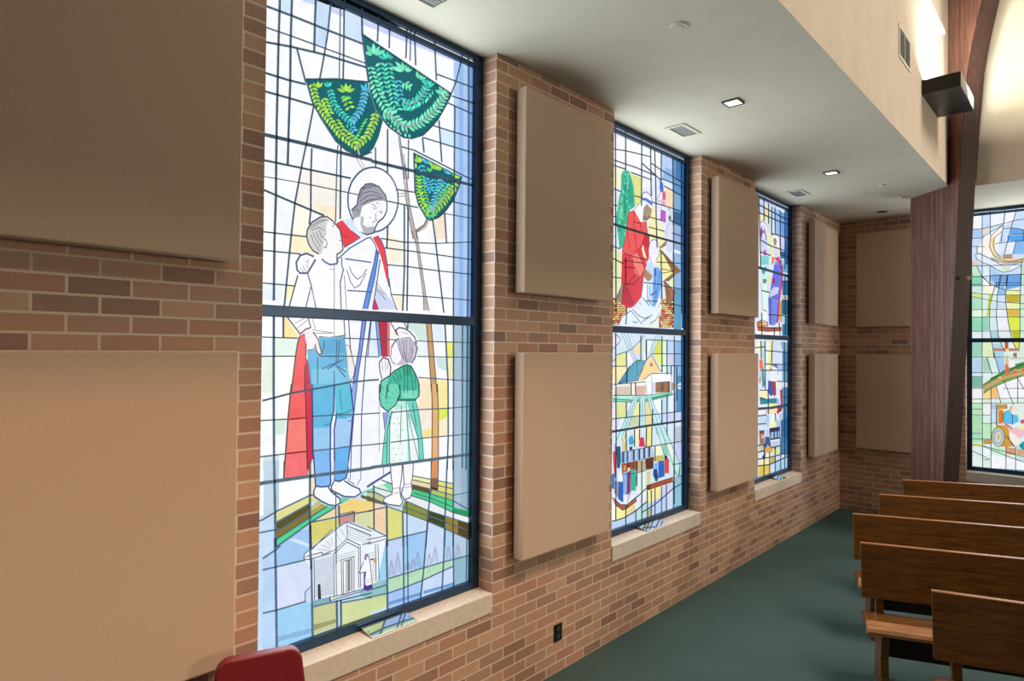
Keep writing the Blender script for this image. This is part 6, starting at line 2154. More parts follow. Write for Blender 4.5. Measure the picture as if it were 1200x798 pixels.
(190,226,200,0,0,1110,1150,1250,1150,1250,1310,1110,1310),
(160,214,188,0,0,1110,970,1250,970,1250,1150,1110,1150),
(190,226,200,0,0,1110,810,1250,810,1250,970,1110,970),
(206,228,246,0,0,1110,630,1250,630,1250,810,1110,810),
(206,228,246,0,0,1110,470,1250,470,1250,630,1110,630),
(190,226,200,0,0,1110,310,1250,310,1250,470,1110,470),
(206,228,246,0,0,1110,140,1250,140,1250,310,1110,310),
(206,228,246,0,0,1110,0,1250,0,1250,140,1110,140),
(205,225,250,0,0,970,3010,1110,3010,1110,3199,970,3199),
(226,236,250,0,0,970,2830,1110,2830,1110,3010,970,3010),
(150,190,240,0,0,970,2670,1110,2670,1110,2830,970,2830),
(180,215,246,0,0,970,2510,1110,2510,1110,2670,970,2670),
(180,215,246,0,0,970,2330,1110,2330,1110,2510,970,2510),
(180,215,246,0,0,970,2150,1110,2150,1110,2330,970,2330),
(180,215,246,0,0,970,1990,1110,1990,1110,2150,970,2150),
(150,190,240,0,0,970,1810,1110,1810,1110,1990,970,1990),
(222,240,224,0,0,970,1650,1110,1650,1110,1810,970,1810),
(222,240,224,0,0,970,1490,1110,1490,1110,1650,970,1650),
(190,226,200,0,0,970,1310,1110,1310,1110,1490,970,1490),
(190,226,200,0,0,970,1150,1110,1150,1110,1310,970,1310),
(190,226,200,0,0,970,970,1110,970,1110,1150,970,1150),
(160,214,188,0,0,970,810,1110,810,1110,970,970,970),
(206,228,246,0,0,970,630,1110,630,1110,810,970,810),
(190,226,200,0,0,970,470,1110,470,1110,630,970,630),
(160,214,188,0,0,970,310,1110,310,1110,470,970,470),
(190,226,200,0,0,970,140,1110,140,1110,310,970,310),
(244,244,250,0,0,970,0,1110,0,1110,140,970,140),
(150,190,240,0,0,830,3010,970,3010,970,3199,830,3199),
(150,190,240,0,0,830,2830,970,2830,970,3010,830,3010),
(246,248,254,0,0,830,2670,970,2670,970,2830,830,2830),
(226,236,250,0,0,830,2510,970,2510,970,2670,830,2670),
(205,225,250,0,0,830,2330,970,2330,970,2510,830,2510),
(246,248,254,0,0,830,2150,970,2150,970,2330,830,2330),
(246,248,254,0,0,830,1990,970,1990,970,2150,830,2150),
(150,190,240,0,0,830,1810,970,1810,970,1990,830,1990),
(244,244,250,0,0,830,1650,970,1650,970,1810,830,1810),
(160,214,188,0,0,830,1490,970,1490,970,1650,830,1650),
(206,228,246,0,0,830,1310,970,1310,970,1490,830,1490),
(160,214,188,0,0,830,1150,970,1150,970,1310,830,1310),
(190,226,200,0,0,830,970,970,970,970,1150,830,1150),
(190,226,200,0,0,830,810,970,810,970,970,830,970),
(160,214,188,0,0,830,630,970,630,970,810,830,810),
(206,228,246,0,0,830,470,970,470,970,630,830,630),
(222,240,224,0,0,830,310,970,310,970,470,830,470),
(244,244,250,0,0,830,140,970,140,970,310,830,310),
(222,240,224,0,0,830,0,970,0,970,140,830,140),
(226,236,250,0,0,700,3010,830,3010,830,3199,700,3199),
(180,215,246,0,0,700,2830,830,2830,830,3010,700,3010),
(246,248,254,0,0,700,2670,830,2670,830,2830,700,2830),
(180,215,246,0,0,700,2510,830,2510,830,2670,700,2670),
(150,190,240,0,0,700,2330,830,2330,830,2510,700,2510),
(226,236,250,0,0,700,2150,830,2150,830,2330,700,2330),
(205,225,250,0,0,700,1990,830,1990,830,2150,700,2150),
(205,225,250,0,0,700,1810,830,1810,830,1990,700,1990),
(190,226,200,0,0,700,1650,830,1650,830,1810,700,1810),
(190,226,200,0,0,700,1490,830,1490,830,1650,700,1650),
(190,226,200,0,0,700,1310,830,1310,830,1490,700,1490),
(244,244,250,0,0,700,1150,830,1150,830,1310,700,1310),
(190,226,200,0,0,700,970,830,970,830,1150,700,1150),
(244,244,250,0,0,700,810,830,810,830,970,700,970),
(222,240,224,0,0,700,630,830,630,830,810,700,810),
(244,244,250,0,0,700,470,830,470,830,630,700,630),
(160,214,188,0,0,700,310,830,310,830,470,700,470),
(160,214,188,0,0,700,140,830,140,830,310,700,310),
(244,244,250,0,0,700,0,830,0,830,140,700,140),
(150,190,240,0,1,560,3010,700,3010,700,3199,560,3199),
(226,236,250,0,1,560,2830,700,2830,700,3010,560,3010),
(150,190,240,0,1,560,2670,700,2670,700,2830,560,2830),
(205,225,250,0,1,560,2510,700,2510,700,2670,560,2670),
(246,248,254,0,1,560,2330,700,2330,700,2510,560,2510),
(180,215,246,0,1,560,2150,700,2150,700,2330,560,2330),
(150,190,240,0,1,560,1990,700,1990,700,2150,560,2150),
(205,225,250,0,1,560,1810,700,1810,700,1990,560,1990),
(244,244,250,0,1,560,1650,700,1650,700,1810,560,1810),
(160,214,188,0,1,560,1490,700,1490,700,1650,560,1650),
(244,244,250,0,1,560,1310,700,1310,700,1490,560,1490),
(222,240,224,0,1,560,1150,700,1150,700,1310,560,1310),
(222,240,224,0,1,560,970,700,970,700,1150,560,1150),
(244,244,250,0,1,560,810,700,810,700,970,560,970),
(244,244,250,0,1,560,630,700,630,700,810,560,810),
(160,214,188,0,1,560,470,700,470,700,630,560,630),
(160,214,188,0,1,560,310,700,310,700,470,560,470),
(244,244,250,0,1,560,140,700,140,700,310,560,310),
(160,214,188,0,1,560,0,700,0,700,140,560,140),
(205,225,250,0,1,31,3183,552,3175,550,2237,30,2268),
(248,248,254,0,2,42,3142,139,3129,139,2971,42,2976),
(240,246,254,0,2,235,3142,360,3138,349,3010,229,2980),
(250,250,254,0,2,380,3148,472,3142,461,3022,359,2983),
(176,208,246,0,2,36,2964,139,2958,139,2853,36,2864),
(226,222,214,0,2,150,2970,229,2973,224,2909,160,2864),
(190,215,225,0,3,229,2980,349,3010,318,2995,234,2957),
(90,170,240,0,2,390,2851,551,2845,551,2769,400,2785),
(110,170,240,0,2,431,2936,552,2909,551,2858,421,2860),
(140,190,246,0,3,471,2778,551,2769,551,2617,445,2627),
(235,240,252,0,4,390,2774,471,2772,445,2627,369,2634),
(225,236,252,0,5,271,2760,379,2768,359,2635,286,2655),
(180,215,250,0,2,276,2838,339,2895,333,2780,265,2774),
(226,206,182,0,2,36,2586,95,2554,138,2518,30,2520),
(196,236,210,0,2,25,2514,101,2508,138,2393,25,2388),
(226,240,252,0,2,154,2510,223,2504,223,2387,159,2379),
(140,214,176,0,2,25,2381,143,2373,143,2262,25,2269),
(180,215,246,0,2,234,2491,327,2393,306,2252,228,2257),
(140,186,236,0,2,399,2387,520,2379,520,2239,384,2247),
(126,166,220,0,3,306,2381,389,2388,384,2247,296,2253),
(196,230,200,0,2,526,2531,551,2529,550,2237,530,2238),
(142,216,184,0,3,25,2384,143,2382,143,2284,25,2284),
(250,246,226,0,3,154,2368,270,2250,243,2160,154,2178),
(206,236,226,0,3,30,2271,143,2270,148,2185,30,2191),
(218,232,150,0,4,30,2191,148,2165,148,2106,30,2152),
(180,226,200,0,5,30,2138,148,2100,148,1975,30,1973),
(232,246,216,0,1,30,1960,148,1962,148,1890,29,1887),
(150,220,186,0,1,29,1881,206,1882,211,1719,29,1709),
(226,238,240,0,1,29,1702,222,1706,232,1609,29,1610),
(196,222,70,0,1,217,2162,246,2160,211,1889,190,1889,203,2078),
(130,176,230,0,4,228,2376,338,2381,368,2205,285,2242),
(110,170,236,0,4,389,2384,520,2374,520,2235,378,2205),
(150,196,240,0,5,311,2280,378,2198,373,2141,301,2151),
(238,246,160,0,1,378,2192,515,2184,515,2134,378,2134),
(200,180,60,0,1,378,2134,515,2134,512,2045,383,2050),
(236,246,180,0,1,383,2044,512,2039,510,1975,383,1973),
(226,190,80,0,1,383,1967,510,1969,509,1874,388,1884),
(224,236,80,0,1,388,1875,509,1871,509,1709,423,1710),
(196,196,40,0,1,428,1704,509,1702,507,1620,448,1608),
(206,228,246,0,1,306,2138,373,2128,373,1980,290,1983),
(240,240,250,0,2,290,1964,373,1961,418,1723,305,1712),
(215,236,240,0,2,222,2051,285,2048,284,1712,222,1713),
(180,215,225,0,2,227,1700,295,1699,326,1608,237,1609),
(226,240,240,0,3,310,1699,423,1697,438,1608,331,1608),
(206,240,210,0,1,515,2140,550,2138,549,1607,514,1607),
(160,214,190,0,1,24,1572,142,1572,142,1389,23,1387),
(222,240,190,0,1,153,1572,232,1572,253,1397,152,1389),
(180,215,230,0,2,242,1559,331,1559,366,1405,273,1352,253,1455),
(190,215,236,0,1,29,1381,142,1382,141,1206,28,1203),
(170,215,190,0,1,152,1376,205,1383,237,1222,157,1206),
(206,228,246,0,1,28,1196,141,1199,141,1154,28,1150),
(130,190,160,0,1,28,1143,141,1147,141,1017,28,1011),
(240,238,240,0,1,28,1005,146,1004,146,893,28,880),
(170,206,240,0,3,273,1365,361,1392,366,1238,315,1198),
(250,220,140,0,1,155,972,231,1008,231,898,155,887),
(250,196,120,0,1,231,1014,283,1030,304,902,231,898),
(246,246,250,0,2,283,1042,548,1180,547,903,304,889),
(240,232,90,0,1,448,1572,504,1571,503,1508,468,1508),
(214,236,214,0,2,504,1571,549,1571,548,1395,488,1394),
(226,232,246,0,1,407,1342,448,1342,448,1279,412,1278),
(226,240,222,0,1,23,868,146,881,146,836,22,822),
(176,226,180,0,1,22,677,146,692,146,477,22,460),
(190,230,190,0,1,28,815,141,822,141,699,22,690),
(226,236,214,0,1,157,876,225,886,225,841,157,830),
(244,244,240,0,1,157,817,225,821,225,698,157,693),
(176,206,222,0,1,236,822,283,825,283,760,236,757),
(200,226,244,0,1,236,751,283,754,282,606,230,602),
(190,236,190,0,1,156,583,230,589,261,540,230,408,156,400),
(230,224,110,0,1,22,335,145,347,145,308,22,302),
(170,226,190,0,2,22,453,140,464,145,360,22,335),
(192,150,90,0,1,154,387,230,395,240,344,154,329),
(200,236,206,0,1,230,317,369,313,369,230,230,240),
(240,246,250,0,1,151,309,219,277,219,148,150,166),
(226,240,232,0,1,27,283,145,256,145,61,27,59),
(246,248,252,0,1,230,214,545,162,545,49,229,46),
(206,160,120,0,1,375,320,466,317,466,234,374,237),
(214,170,126,0,1,476,318,546,300,545,237,476,242),
(200,226,220,0,2,476,229,545,237,545,162,475,166),
(128,166,176,0,2,0,0,0,39,583,71,583,0),
]),
('descending_dove_figure', [
(252,246,240,0,6,171,2875,349,2985,339,2908,266,2852,234,2777,234,2686,276,2630,223,2596,160,2654,96,2699),
(252,222,170,0,7,234,2849,276,2857,255,2775,271,2669,328,2593,551,2579,551,2560,430,2532,317,2568,244,2646,218,2740),
(250,220,110,0,8,255,2658,286,2655,333,2586,430,2552,317,2561),
(196,176,150,0,9,223,2609,276,2591,327,2548,551,2560,551,2516,420,2514,327,2496,244,2555),
(232,238,250,0,10,79,2648,106,2665,160,2634,223,2570,327,2502,420,2495,511,2519,531,2492,420,2424,358,2414,286,2460,223,2517,149,2550,95,2594),
(206,232,206,0,11,333,2496,420,2488,420,2431,358,2419),
(180,150,130,0,11,348,2630,440,2628,440,2570,348,2578),
(80,96,120,4,12,349,2985,234,2868,218,2740,255,2632,328,2567,430,2532,551,2567),
(80,96,120,4,13,339,2908,266,2839,255,2762,276,2669,333,2586),
(80,96,120,4,14,79,2648,106,2665,160,2634,223,2596,327,2509,420,2495,531,2524),
(80,96,120,4,15,79,2648,95,2594,149,2550,223,2511,286,2454,358,2414,420,2424,531,2486),
(80,96,120,4,14,171,2875,349,2985),
]),
('wheelchair_figure', [
(206,150,70,0,1,293,825,381,831,386,780,293,761),
(220,130,30,0,1,303,755,350,765,344,598,303,595),
(216,160,60,0,1,277,580,395,577,395,411,466,342,385,321,354,330,282,323),
(240,226,214,0,1,416,808,457,823,482,787,477,736,441,720,416,750),
(206,190,130,0,2,406,794,437,822,426,745,411,750),
(96,196,240,0,3,355,727,406,762,441,714,487,711,497,636,436,593,385,601,350,624),
(236,160,170,0,4,350,618,385,601,446,556,436,529,365,574),
(246,196,206,0,5,395,551,506,574,546,539,546,476,466,418,405,501),
(244,236,228,0,6,395,488,436,504,506,422,486,344,456,328,415,388),
(30,150,160,0,7,496,358,546,413,546,294,511,322),
(214,90,120,0,1,507,649,546,665,546,615,516,612),
(236,240,170,0,6,476,558,546,602,546,552,506,536),
(206,212,200,0,5,360,440,358,410,352,382,343,358,330,339,316,326,300,321,285,323,270,333,258,349,248,372,242,399,240,428,242,458,249,486,258,510,271,529,285,542,301,547,316,544,331,534,343,518,353,495,358,468),
(176,196,186,0,6,350,439,348,414,343,391,336,370,325,354,313,343,301,339,288,341,276,349,265,363,257,382,252,404,251,429,253,454,258,477,266,498,276,514,288,525,301,529,314,527,326,518,336,504,344,485,349,463),
(206,214,206,0,7,338,437,336,415,331,394,322,378,312,367,301,362,289,364,279,373,270,388,265,408,263,430,265,453,271,473,279,490,289,501,301,506,312,503,323,494,331,479,336,459),
(216,190,120,0,8,315,435,313,421,308,410,301,406,293,409,288,418,286,432,288,447,293,458,301,462,308,459,313,449),
(88,88,80,4,9,362,440,361,417,358,395,352,375,344,357,335,341,324,329,313,322,300,318,288,319,277,324,266,334,256,347,249,364,243,384,239,405,238,428,240,451,243,473,249,493,257,512,266,527,277,539,289,546,301,549,313,548,325,543,335,533,345,519,352,503,358,483,361,462,362,440),
(104,104,96,2.5,10,340,438,338,414,332,393,324,376,313,364,301,359,288,362,277,371,269,387,263,407,261,430,263,453,269,475,278,492,289,504,301,508,313,506,324,496,333,481,338,460,340,438),
(72,64,56,3.4,1,293,825,293,581),
(72,64,56,3.4,2,381,831,386,780),
(72,64,56,3.4,10,350,727,350,618,436,536),
(72,64,56,3.4,7,395,488,415,388,456,328),
(72,64,56,3.4,8,370,460,456,341,496,333),
(72,64,56,3.4,5,436,720,436,593),
(72,64,56,3.4,4,350,727,406,762),
]),
('hill_of_crosses', [
(90,150,80,0,4,152,1056,231,1131,366,1238,458,1311,548,1344,548,1268,366,1187,152,1011),
(214,170,110,0,5,152,1037,366,1187,548,1256,548,1205,366,1136,157,991),
(130,170,100,0,6,157,991,366,1136,548,1205,548,1178,386,1105,231,1014,155,946),
(240,110,70,0,7,366,1302,399,1316,402,1201,371,1187),
(240,140,80,0,7,437,1240,478,1267,478,1203,437,1189),
(236,130,70,0,6,523,1268,548,1275,548,1218,528,1217),
(226,190,140,0,8,372,1405,399,1418,399,1316,371,1302),
(190,140,120,0,3,253,1501,503,1502,503,1468,253,1466),
(200,90,70,0,4,365,1572,400,1572,399,1495,365,1501),
(240,220,120,0,5,372,1495,402,1501,405,1463,375,1463),
(160,120,120,0,1,443,1444,478,1451,483,1394,448,1387),
(246,240,240,0,5,412,1354,448,1368,468,1279,417,1265),
(196,210,190,0,9,372,1443,428,1393,548,1395,548,1376,428,1367),
(60,120,70,0,8,417,1265,548,1332,548,1300,427,1246),
(60,130,80,0,8,221,1137,315,1198,366,1245,371,1219,242,1112),
(250,230,90,0,9,304,1153,335,1167,335,1135,309,1127),
(96,64,40,3.4,10,152,1056,366,1238),
(96,64,40,3.4,11,155,946,231,1014,386,1105,548,1180),
(96,64,40,3.4,12,152,1030,366,1174,548,1250),
(250,180,140,0,13,168,1048,181,1058,181,1044,168,1035),
(250,180,140,0,13,194,1066,208,1075,208,1063,194,1053),
(250,180,140,0,13,221,1084,234,1093,234,1080,221,1071),
(250,180,140,0,13,247,1102,260,1111,260,1098,247,1089),
(250,180,140,0,13,273,1119,286,1129,286,1116,273,1107),
(250,180,140,0,13,299,1137,312,1147,312,1134,299,1124),
(250,180,140,0,13,325,1155,338,1164,338,1151,325,1142),
(250,180,140,0,13,351,1172,364,1182,364,1169,351,1160),
]),
('lead_lines', [
(5.5,0,3165,150,3160,370,3169,592,3170),
(5.5,0,2970,139,2965,229,2980,359,3003,472,3027,592,3031),
(5.5,0,2862,139,2850,171,2875),
(5.5,271,2767,390,2774,591,2778),
(5.5,421,2860,591,2854),
(5.5,349,2939,431,2942,512,2920,591,2879),
(5.5,0,2523,138,2511,521,2493),
(5.5,0,2387,149,2377,233,2386,550,2377),
(5.5,0,2271,550,2250),
(5.5,148,3167,146,2261,145,1345,147,42),
(5.5,229,3169,227,2869),
(5.5,223,2504,223,2257),
(5.5,375,3168,333,2780),
(5.5,482,3160,431,2949,364,2635),
(5.5,552,2909,541,2770),
(5.5,476,2777,445,2627),
(5.5,90,2515,138,2393,233,2269),
(5.5,327,2393,306,2252),
(5.5,399,2387,384,2247),
(5.5,526,2531,520,2239),
(5.5,96,2752,95,2666),
(5.5,36,2758,171,2744),
(5.5,0,2387,143,2382),
(5.5,223,2383,550,2379),
(5.5,0,2287,143,2284),
(5.5,138,2382,212,2299,285,2242,378,2198,520,2184),
(5.5,0,2194,148,2165,306,2144,550,2132),
(5.5,0,2151,148,2106,285,2068,378,2051,550,2031),
(5.5,0,1975,190,1974,549,1967),
(5.5,0,1885,549,1873),
(5.5,0,1709,549,1708),
(5.5,270,2250,222,2025,216,1765,253,1479,263,1376),
(5.5,338,2381,296,2151,285,1893,305,1634,367,1454),
(5.5,389,2384,373,2083,398,1826,438,1582,478,1493),
(5.5,520,2374,512,2013,509,1633,498,1481),
(5.5,285,2242,285,2294,520,2279),
(5.5,228,2376,226,2311),
(5.5,0,1388,366,1398),
(5.5,0,1201,315,1205),
(5.5,0,1144,157,1154),
(5.5,0,1004,155,1011),
(5.5,0,872,547,915),
(5.5,0,819,547,859),
(5.5,189,1390,242,1183),
(5.5,258,1455,315,1198),
(5.5,283,1042,329,839),
(5.5,351,1129,447,834),
(5.5,478,1165,547,1016),
(5.5,231,1014,230,548),
(5.5,488,1166,487,849),
(5.5,345,1020,547,1029),
(5.5,0,681,225,692),
(5.5,0,748,146,758),
(5.5,0,451,146,464),
(5.5,146,582,282,599),
(5.5,0,384,230,401),
(5.5,0,314,145,308,374,218,545,162),
(5.5,0,258,145,191,219,161),
(5.5,156,309,545,225),
(5.5,231,822,229,33),
(5.5,283,825,282,580),
(5.5,375,332,374,1),
(5.5,466,329,465,13),
(5.5,145,152,219,148),
(5.5,700,0,700,3199),
(5.5,830,0,830,3199),
(5.5,970,0,970,3199),
(5.5,1110,0,1110,3199),
(5.5,1250,0,1250,3199),
(5.5,555,140,1440,140),
(5.5,555,310,1440,310),
(5.5,555,470,1440,470),
(5.5,555,630,1440,630),
(5.5,555,810,1440,810),
(5.5,555,970,1440,970),
(5.5,555,1150,1440,1150),
(5.5,555,1310,1440,1310),
(5.5,555,1490,1440,1490),
(5.5,555,1650,1440,1650),
(5.5,555,1810,1440,1810),
(5.5,555,1990,1440,1990),
(5.5,555,2150,1440,2150),
(5.5,555,2330,1440,2330),
(5.5,555,2510,1440,2510),
(5.5,555,2670,1440,2670),
(5.5,555,2830,1440,2830),
(5.5,555,3010,1440,3010),
]),
],
}

# ------------------------------------------------------------------ dimensions (metres)
PITCH = 2.659                      # one window + one brick pier
WIN = {1: (-1.451, -0.016), 2: (1.242, 2.652), 3: (3.876, 5.277)}   # openings along the side wall
END_WIN = (1.425, 2.87)            # opening in the end wall
Y_END = 6.81
Z_CEIL = 3.891
Z_SILL, Z_SILL_B = 0.690, 0.5756
X_AISLE = 1.465                    # edge of the low ceiling
COURSE, BRICK = 0.0677, 0.2045

# ------------------------------------------------------------------ materials
def srgb(r, g, b):
    f = lambda c: (c/255/12.92) if c/255 <= 0.04045 else ((c/255+0.055)/1.055)**2.4
    return (f(r), f(g), f(b), 1.0)

def new_mat(name):
    m = bpy.data.materials.new(name); m.use_nodes = True
    nt = m.node_tree
    return m, nt, nt.nodes['Principled BSDF']

def nd(nt, kind, **kw):
    n = nt.nodes.new(kind)
    for k, v in kw.items():
        if k in n.inputs: n.inputs[k].default_value = v
        else: setattr(n, k, v)
    return n

def ramp(nt, stops):
    r = nt.nodes.new('ShaderNodeValToRGB')
    e = r.color_ramp.elements
    while len(e) > 1: e.remove(e[-1])
    e[0].position, e[0].color = stops[0]
    for p, c in stops[1:]:
        x = e.new(p); x.color = c
    return r

def plain(name, col, rough=0.6, metal=0.0, spec=0.5, noise=0.0, scale=20.0, bump=0.0):
    m, nt, b = new_mat(name)
    b.inputs['Roughness'].default_value = rough
    b.inputs['Metallic'].default_value = metal
    b.inputs['Specular IOR Level'].default_value = spec
    tc = nd(nt, 'ShaderNodeTexCoord')
    n = nd(nt, 'ShaderNodeTexNoise', Scale=scale, Detail=4.0)
    nt.links.new(tc.outputs['Object'], n.inputs['Vector'])
    k = noise
    r = ramp(nt, [(0.3, tuple(c*(1-k) for c in col[:3])+(1,)), (0.7, tuple(min(1, c*(1+k)) for c in col[:3])+(1,))])
    nt.links.new(n.outputs['Fac'], r.inputs['Fac'])
    nt.links.new(r.outputs['Color'], b.inputs['Base Color'])
    if bump:
        bp = nd(nt, 'ShaderNodeBump', Strength=bump, Distance=0.002)
        nt.links.new(n.outputs['Fac'], bp.inputs['Height'])
        nt.links.new(bp.outputs['Normal'], b.inputs['Normal'])
    return m

def brick_material():
    m, nt, b = new_mat('brick')
    b.inputs['Roughness'].default_value = 0.6
    b.inputs['Specular IOR Level'].default_value = 0.5
    uv = nd(nt, 'ShaderNodeUVMap')
    br = nd(nt, 'ShaderNodeTexBrick')
    br.offset = 0.5
    for k, v in (('Scale', 1.0), ('Mortar Size', 0.0052), ('Mortar Smooth', 0.15), ('Bias', 0.0), ('Brick Width', BRICK), ('Row Height', COURSE)):
        br.inputs[k].default_value = v
    br.inputs['Color1'].default_value = (0, 0, 0, 1); br.inputs['Color2'].default_value = (1, 1, 1, 1)
    br.inputs['Mortar'].default_value = (0.5, 0.5, 0.5, 1)
    nt.links.new(uv.outputs['UV'], br.inputs['Vector'])
    cr = ramp(nt, [(0.0, srgb(140, 104, 88)), (0.2, srgb(170, 130, 106)), (0.42, srgb(190, 147, 117)), (0.62, srgb(174, 126, 101)), (0.8, srgb(196, 155, 124)), (1.0, srgb(148, 109, 92))])
    nt.links.new(br.outputs['Color'], cr.inputs['Fac'])
    n = nd(nt, 'ShaderNodeTexNoise', Scale=60.0, Detail=6.0, Roughness=0.7)
    nt.links.new(uv.outputs['UV'], n.inputs['Vector'])
    mx = nd(nt, 'ShaderNodeMix', data_type='RGBA', blend_type='OVERLAY')
    mx.inputs['Factor'].default_value = 0.35
    nt.links.new(cr.outputs['Color'], mx.inputs['A']); nt.links.new(n.outputs['Color'], mx.inputs['B'])
    hs = nd(nt, 'ShaderNodeHueSaturation', Saturation=1.0, Value=1.0)
    nt.links.new(mx.outputs['Result'], hs.inputs['Color'])
    mo = nd(nt, 'ShaderNodeMix', data_type='RGBA')
    nt.links.new(br.outputs['Fac'], mo.inputs['Factor'])
    nt.links.new(hs.outputs['Color'], mo.inputs['A'])
    mo.inputs['B'].default_value = srgb(212, 188, 164)
    nt.links.new(mo.outputs['Result'], b.inputs['Base Color'])
    mh = nd(nt, 'ShaderNodeMath', operation='MULTIPLY_ADD')
    mh.inputs[1].default_value = -1.0
    nt.links.new(br.outputs['Fac'], mh.inputs[0])
    sc = nd(nt, 'ShaderNodeMath', operation='MULTIPLY'); sc.inputs[1].default_value = 0.5
    nt.links.new(n.outputs['Fac'], sc.inputs[0]); nt.links.new(sc.outputs[0], mh.inputs[2])
    bp = nd(nt, 'ShaderNodeBump', Strength=0.5, Distance=0.004)
    nt.links.new(mh.outputs[0], bp.inputs['Height']); nt.links.new(bp.outputs['Normal'], b.inputs['Normal'])
    return m

def fabric_material():
    m, nt, b = new_mat('panel_fabric')
    b.inputs['Roughness'].default_value = 0.95
    b.inputs['Specular IOR Level'].default_value = 0.1
    b.inputs['Sheen Weight'].default_value = 0.15
    tc = nd(nt, 'ShaderNodeTexCoord')
    n = nd(nt, 'ShaderNodeTexNoise', Scale=140.0, Detail=3.0)
    nt.links.new(tc.outputs['Object'], n.inputs['Vector'])
    r = ramp(nt, [(0.25, srgb(194, 165, 140)), (0.75, srgb(203, 174, 149))])
    nt.links.new(n.outputs['Fac'], r.inputs['Fac']); nt.links.new(r.outputs['Color'], b.inputs['Base Color'])
    w = nd(nt, 'ShaderNodeTexWave', Scale=160.0, Distortion=1.0); w.bands_direction = 'Z'
    nt.links.new(tc.outputs['Object'], w.inputs['Vector'])
    bp = nd(nt, 'ShaderNodeBump', Strength=0.12, Distance=0.001)
    nt.links.new(w.outputs['Fac'], bp.inputs['Height']); nt.links.new(bp.outputs['Normal'], b.inputs['Normal'])
    return m

def wood_material(name, dark, mid, light, stretch, rough=0.35, scale=9.0, lam=None):
    m, nt, b = new_mat(name)
    b.inputs['Roughness'].default_value = rough
    b.inputs['Specular IOR Level'].default_value = 0.4
    tc = nd(nt, 'ShaderNodeTexCoord')
    mp = nd(nt, 'ShaderNodeMapping'); mp.inputs['Scale'].default_value = stretch
    nt.links.new(tc.outputs['Object'], mp.inputs['Vector'])
    n = nd(nt, 'ShaderNodeTexNoise', Scale=scale, Detail=8.0, Roughness=0.65, Distortion=0.6)
    nt.links.new(mp.outputs['Vector'], n.inputs['Vector'])
    r = ramp(nt, [(0.28, dark), (0.5, mid), (0.72, light)])
    nt.links.new(n.outputs['Fac'], r.inputs['Fac'])
    out = r.outputs['Color']
    if lam:   # glued laminations: thin boards seen edge-on, each its own tone
        sep = nd(nt, 'ShaderNodeSeparateXYZ'); nt.links.new(tc.outputs['Object'], sep.inputs[0])
        dv = nd(nt, 'ShaderNodeMath', operation='DIVIDE'); dv.inputs[1].default_value = lam
        nt.links.new(sep.outputs['X'], dv.inputs[0])
        fl = nd(nt, 'ShaderNodeMath', operation='FLOOR'); nt.links.new(dv.outputs[0], fl.inputs[0])
        wn = nd(nt, 'ShaderNodeTexWhiteNoise', noise_dimensions='1D'); nt.links.new(fl.outputs[0], wn.inputs['W'])
        r2 = ramp(nt, [(0.0, (0.62, 0.6, 0.6, 1)), (1.0, (1.25, 1.2, 1.2, 1))])
        nt.links.new(wn.outputs['Value'], r2.inputs['Fac'])
        mx = nd(nt, 'ShaderNodeMix', data_type='RGBA', blend_type='MULTIPLY'); mx.inputs['Factor'].default_value = 0.8
        nt.links.new(out, mx.inputs['A']); nt.links.new(r2.outputs['Color'], mx.inputs['B'])
        out = mx.outputs['Result']
    nt.links.new(out, b.inputs['Base Color'])
    bp = nd(nt, 'ShaderNodeBump', Strength=0.08, Distance=0.001)
    nt.links.new(n.outputs['Fac'], bp.inputs['Height']); nt.links.new(bp.outputs['Normal'], b.inputs['Normal'])
    return m

def carpet_material():
    m, nt, b = new_mat('carpet')
    b.inputs['Roughness'].default_value = 1.0
    b.inputs['Specular IOR Level'].default_value = 0.05
    tc = nd(nt, 'ShaderNodeTexCoord')
    n = nd(nt, 'ShaderNodeTexNoise', Scale=220.0, Detail=3.0)
    n2 = nd(nt, 'ShaderNodeTexNoise', Scale=1.6, Detail=3.0)
    nt.links.new(tc.outputs['Object'], n.inputs['Vector']); nt.links.new(tc.outputs['Object'], n2.inputs['Vector'])
    r = ramp(nt, [(0.3, srgb(56, 71, 69)), (0.7, srgb(82, 101, 97))])
    nt.links.new(n.outputs['Fac'], r.inputs['Fac'])
    r2 = ramp(nt, [(0.3, (0.88, 0.9, 0.88, 1)), (0.7, (1.08, 1.06, 1.06, 1))])
    nt.links.new(n2.outputs['Fac'], r2.inputs['Fac'])
    mx = nd(nt, 'ShaderNodeMix', data_type='RGBA', blend_type='MULTIPLY'); mx.inputs['Factor'].default_value = 1.0
    nt.links.new(r.outputs['Color'], mx.inputs['A']); nt.links.new(r2.outputs['Color'], mx.inputs['B'])
    nt.links.new(mx.outputs['Result'], b.inputs['Base Color'])
    bp = nd(nt, 'ShaderNodeBump', Strength=0.6, Distance=0.006)
    nt.links.new(n.outputs['Fac'], bp.inputs['Height']); nt.links.new(bp.outputs['Normal'], b.inputs['Normal'])
    return m

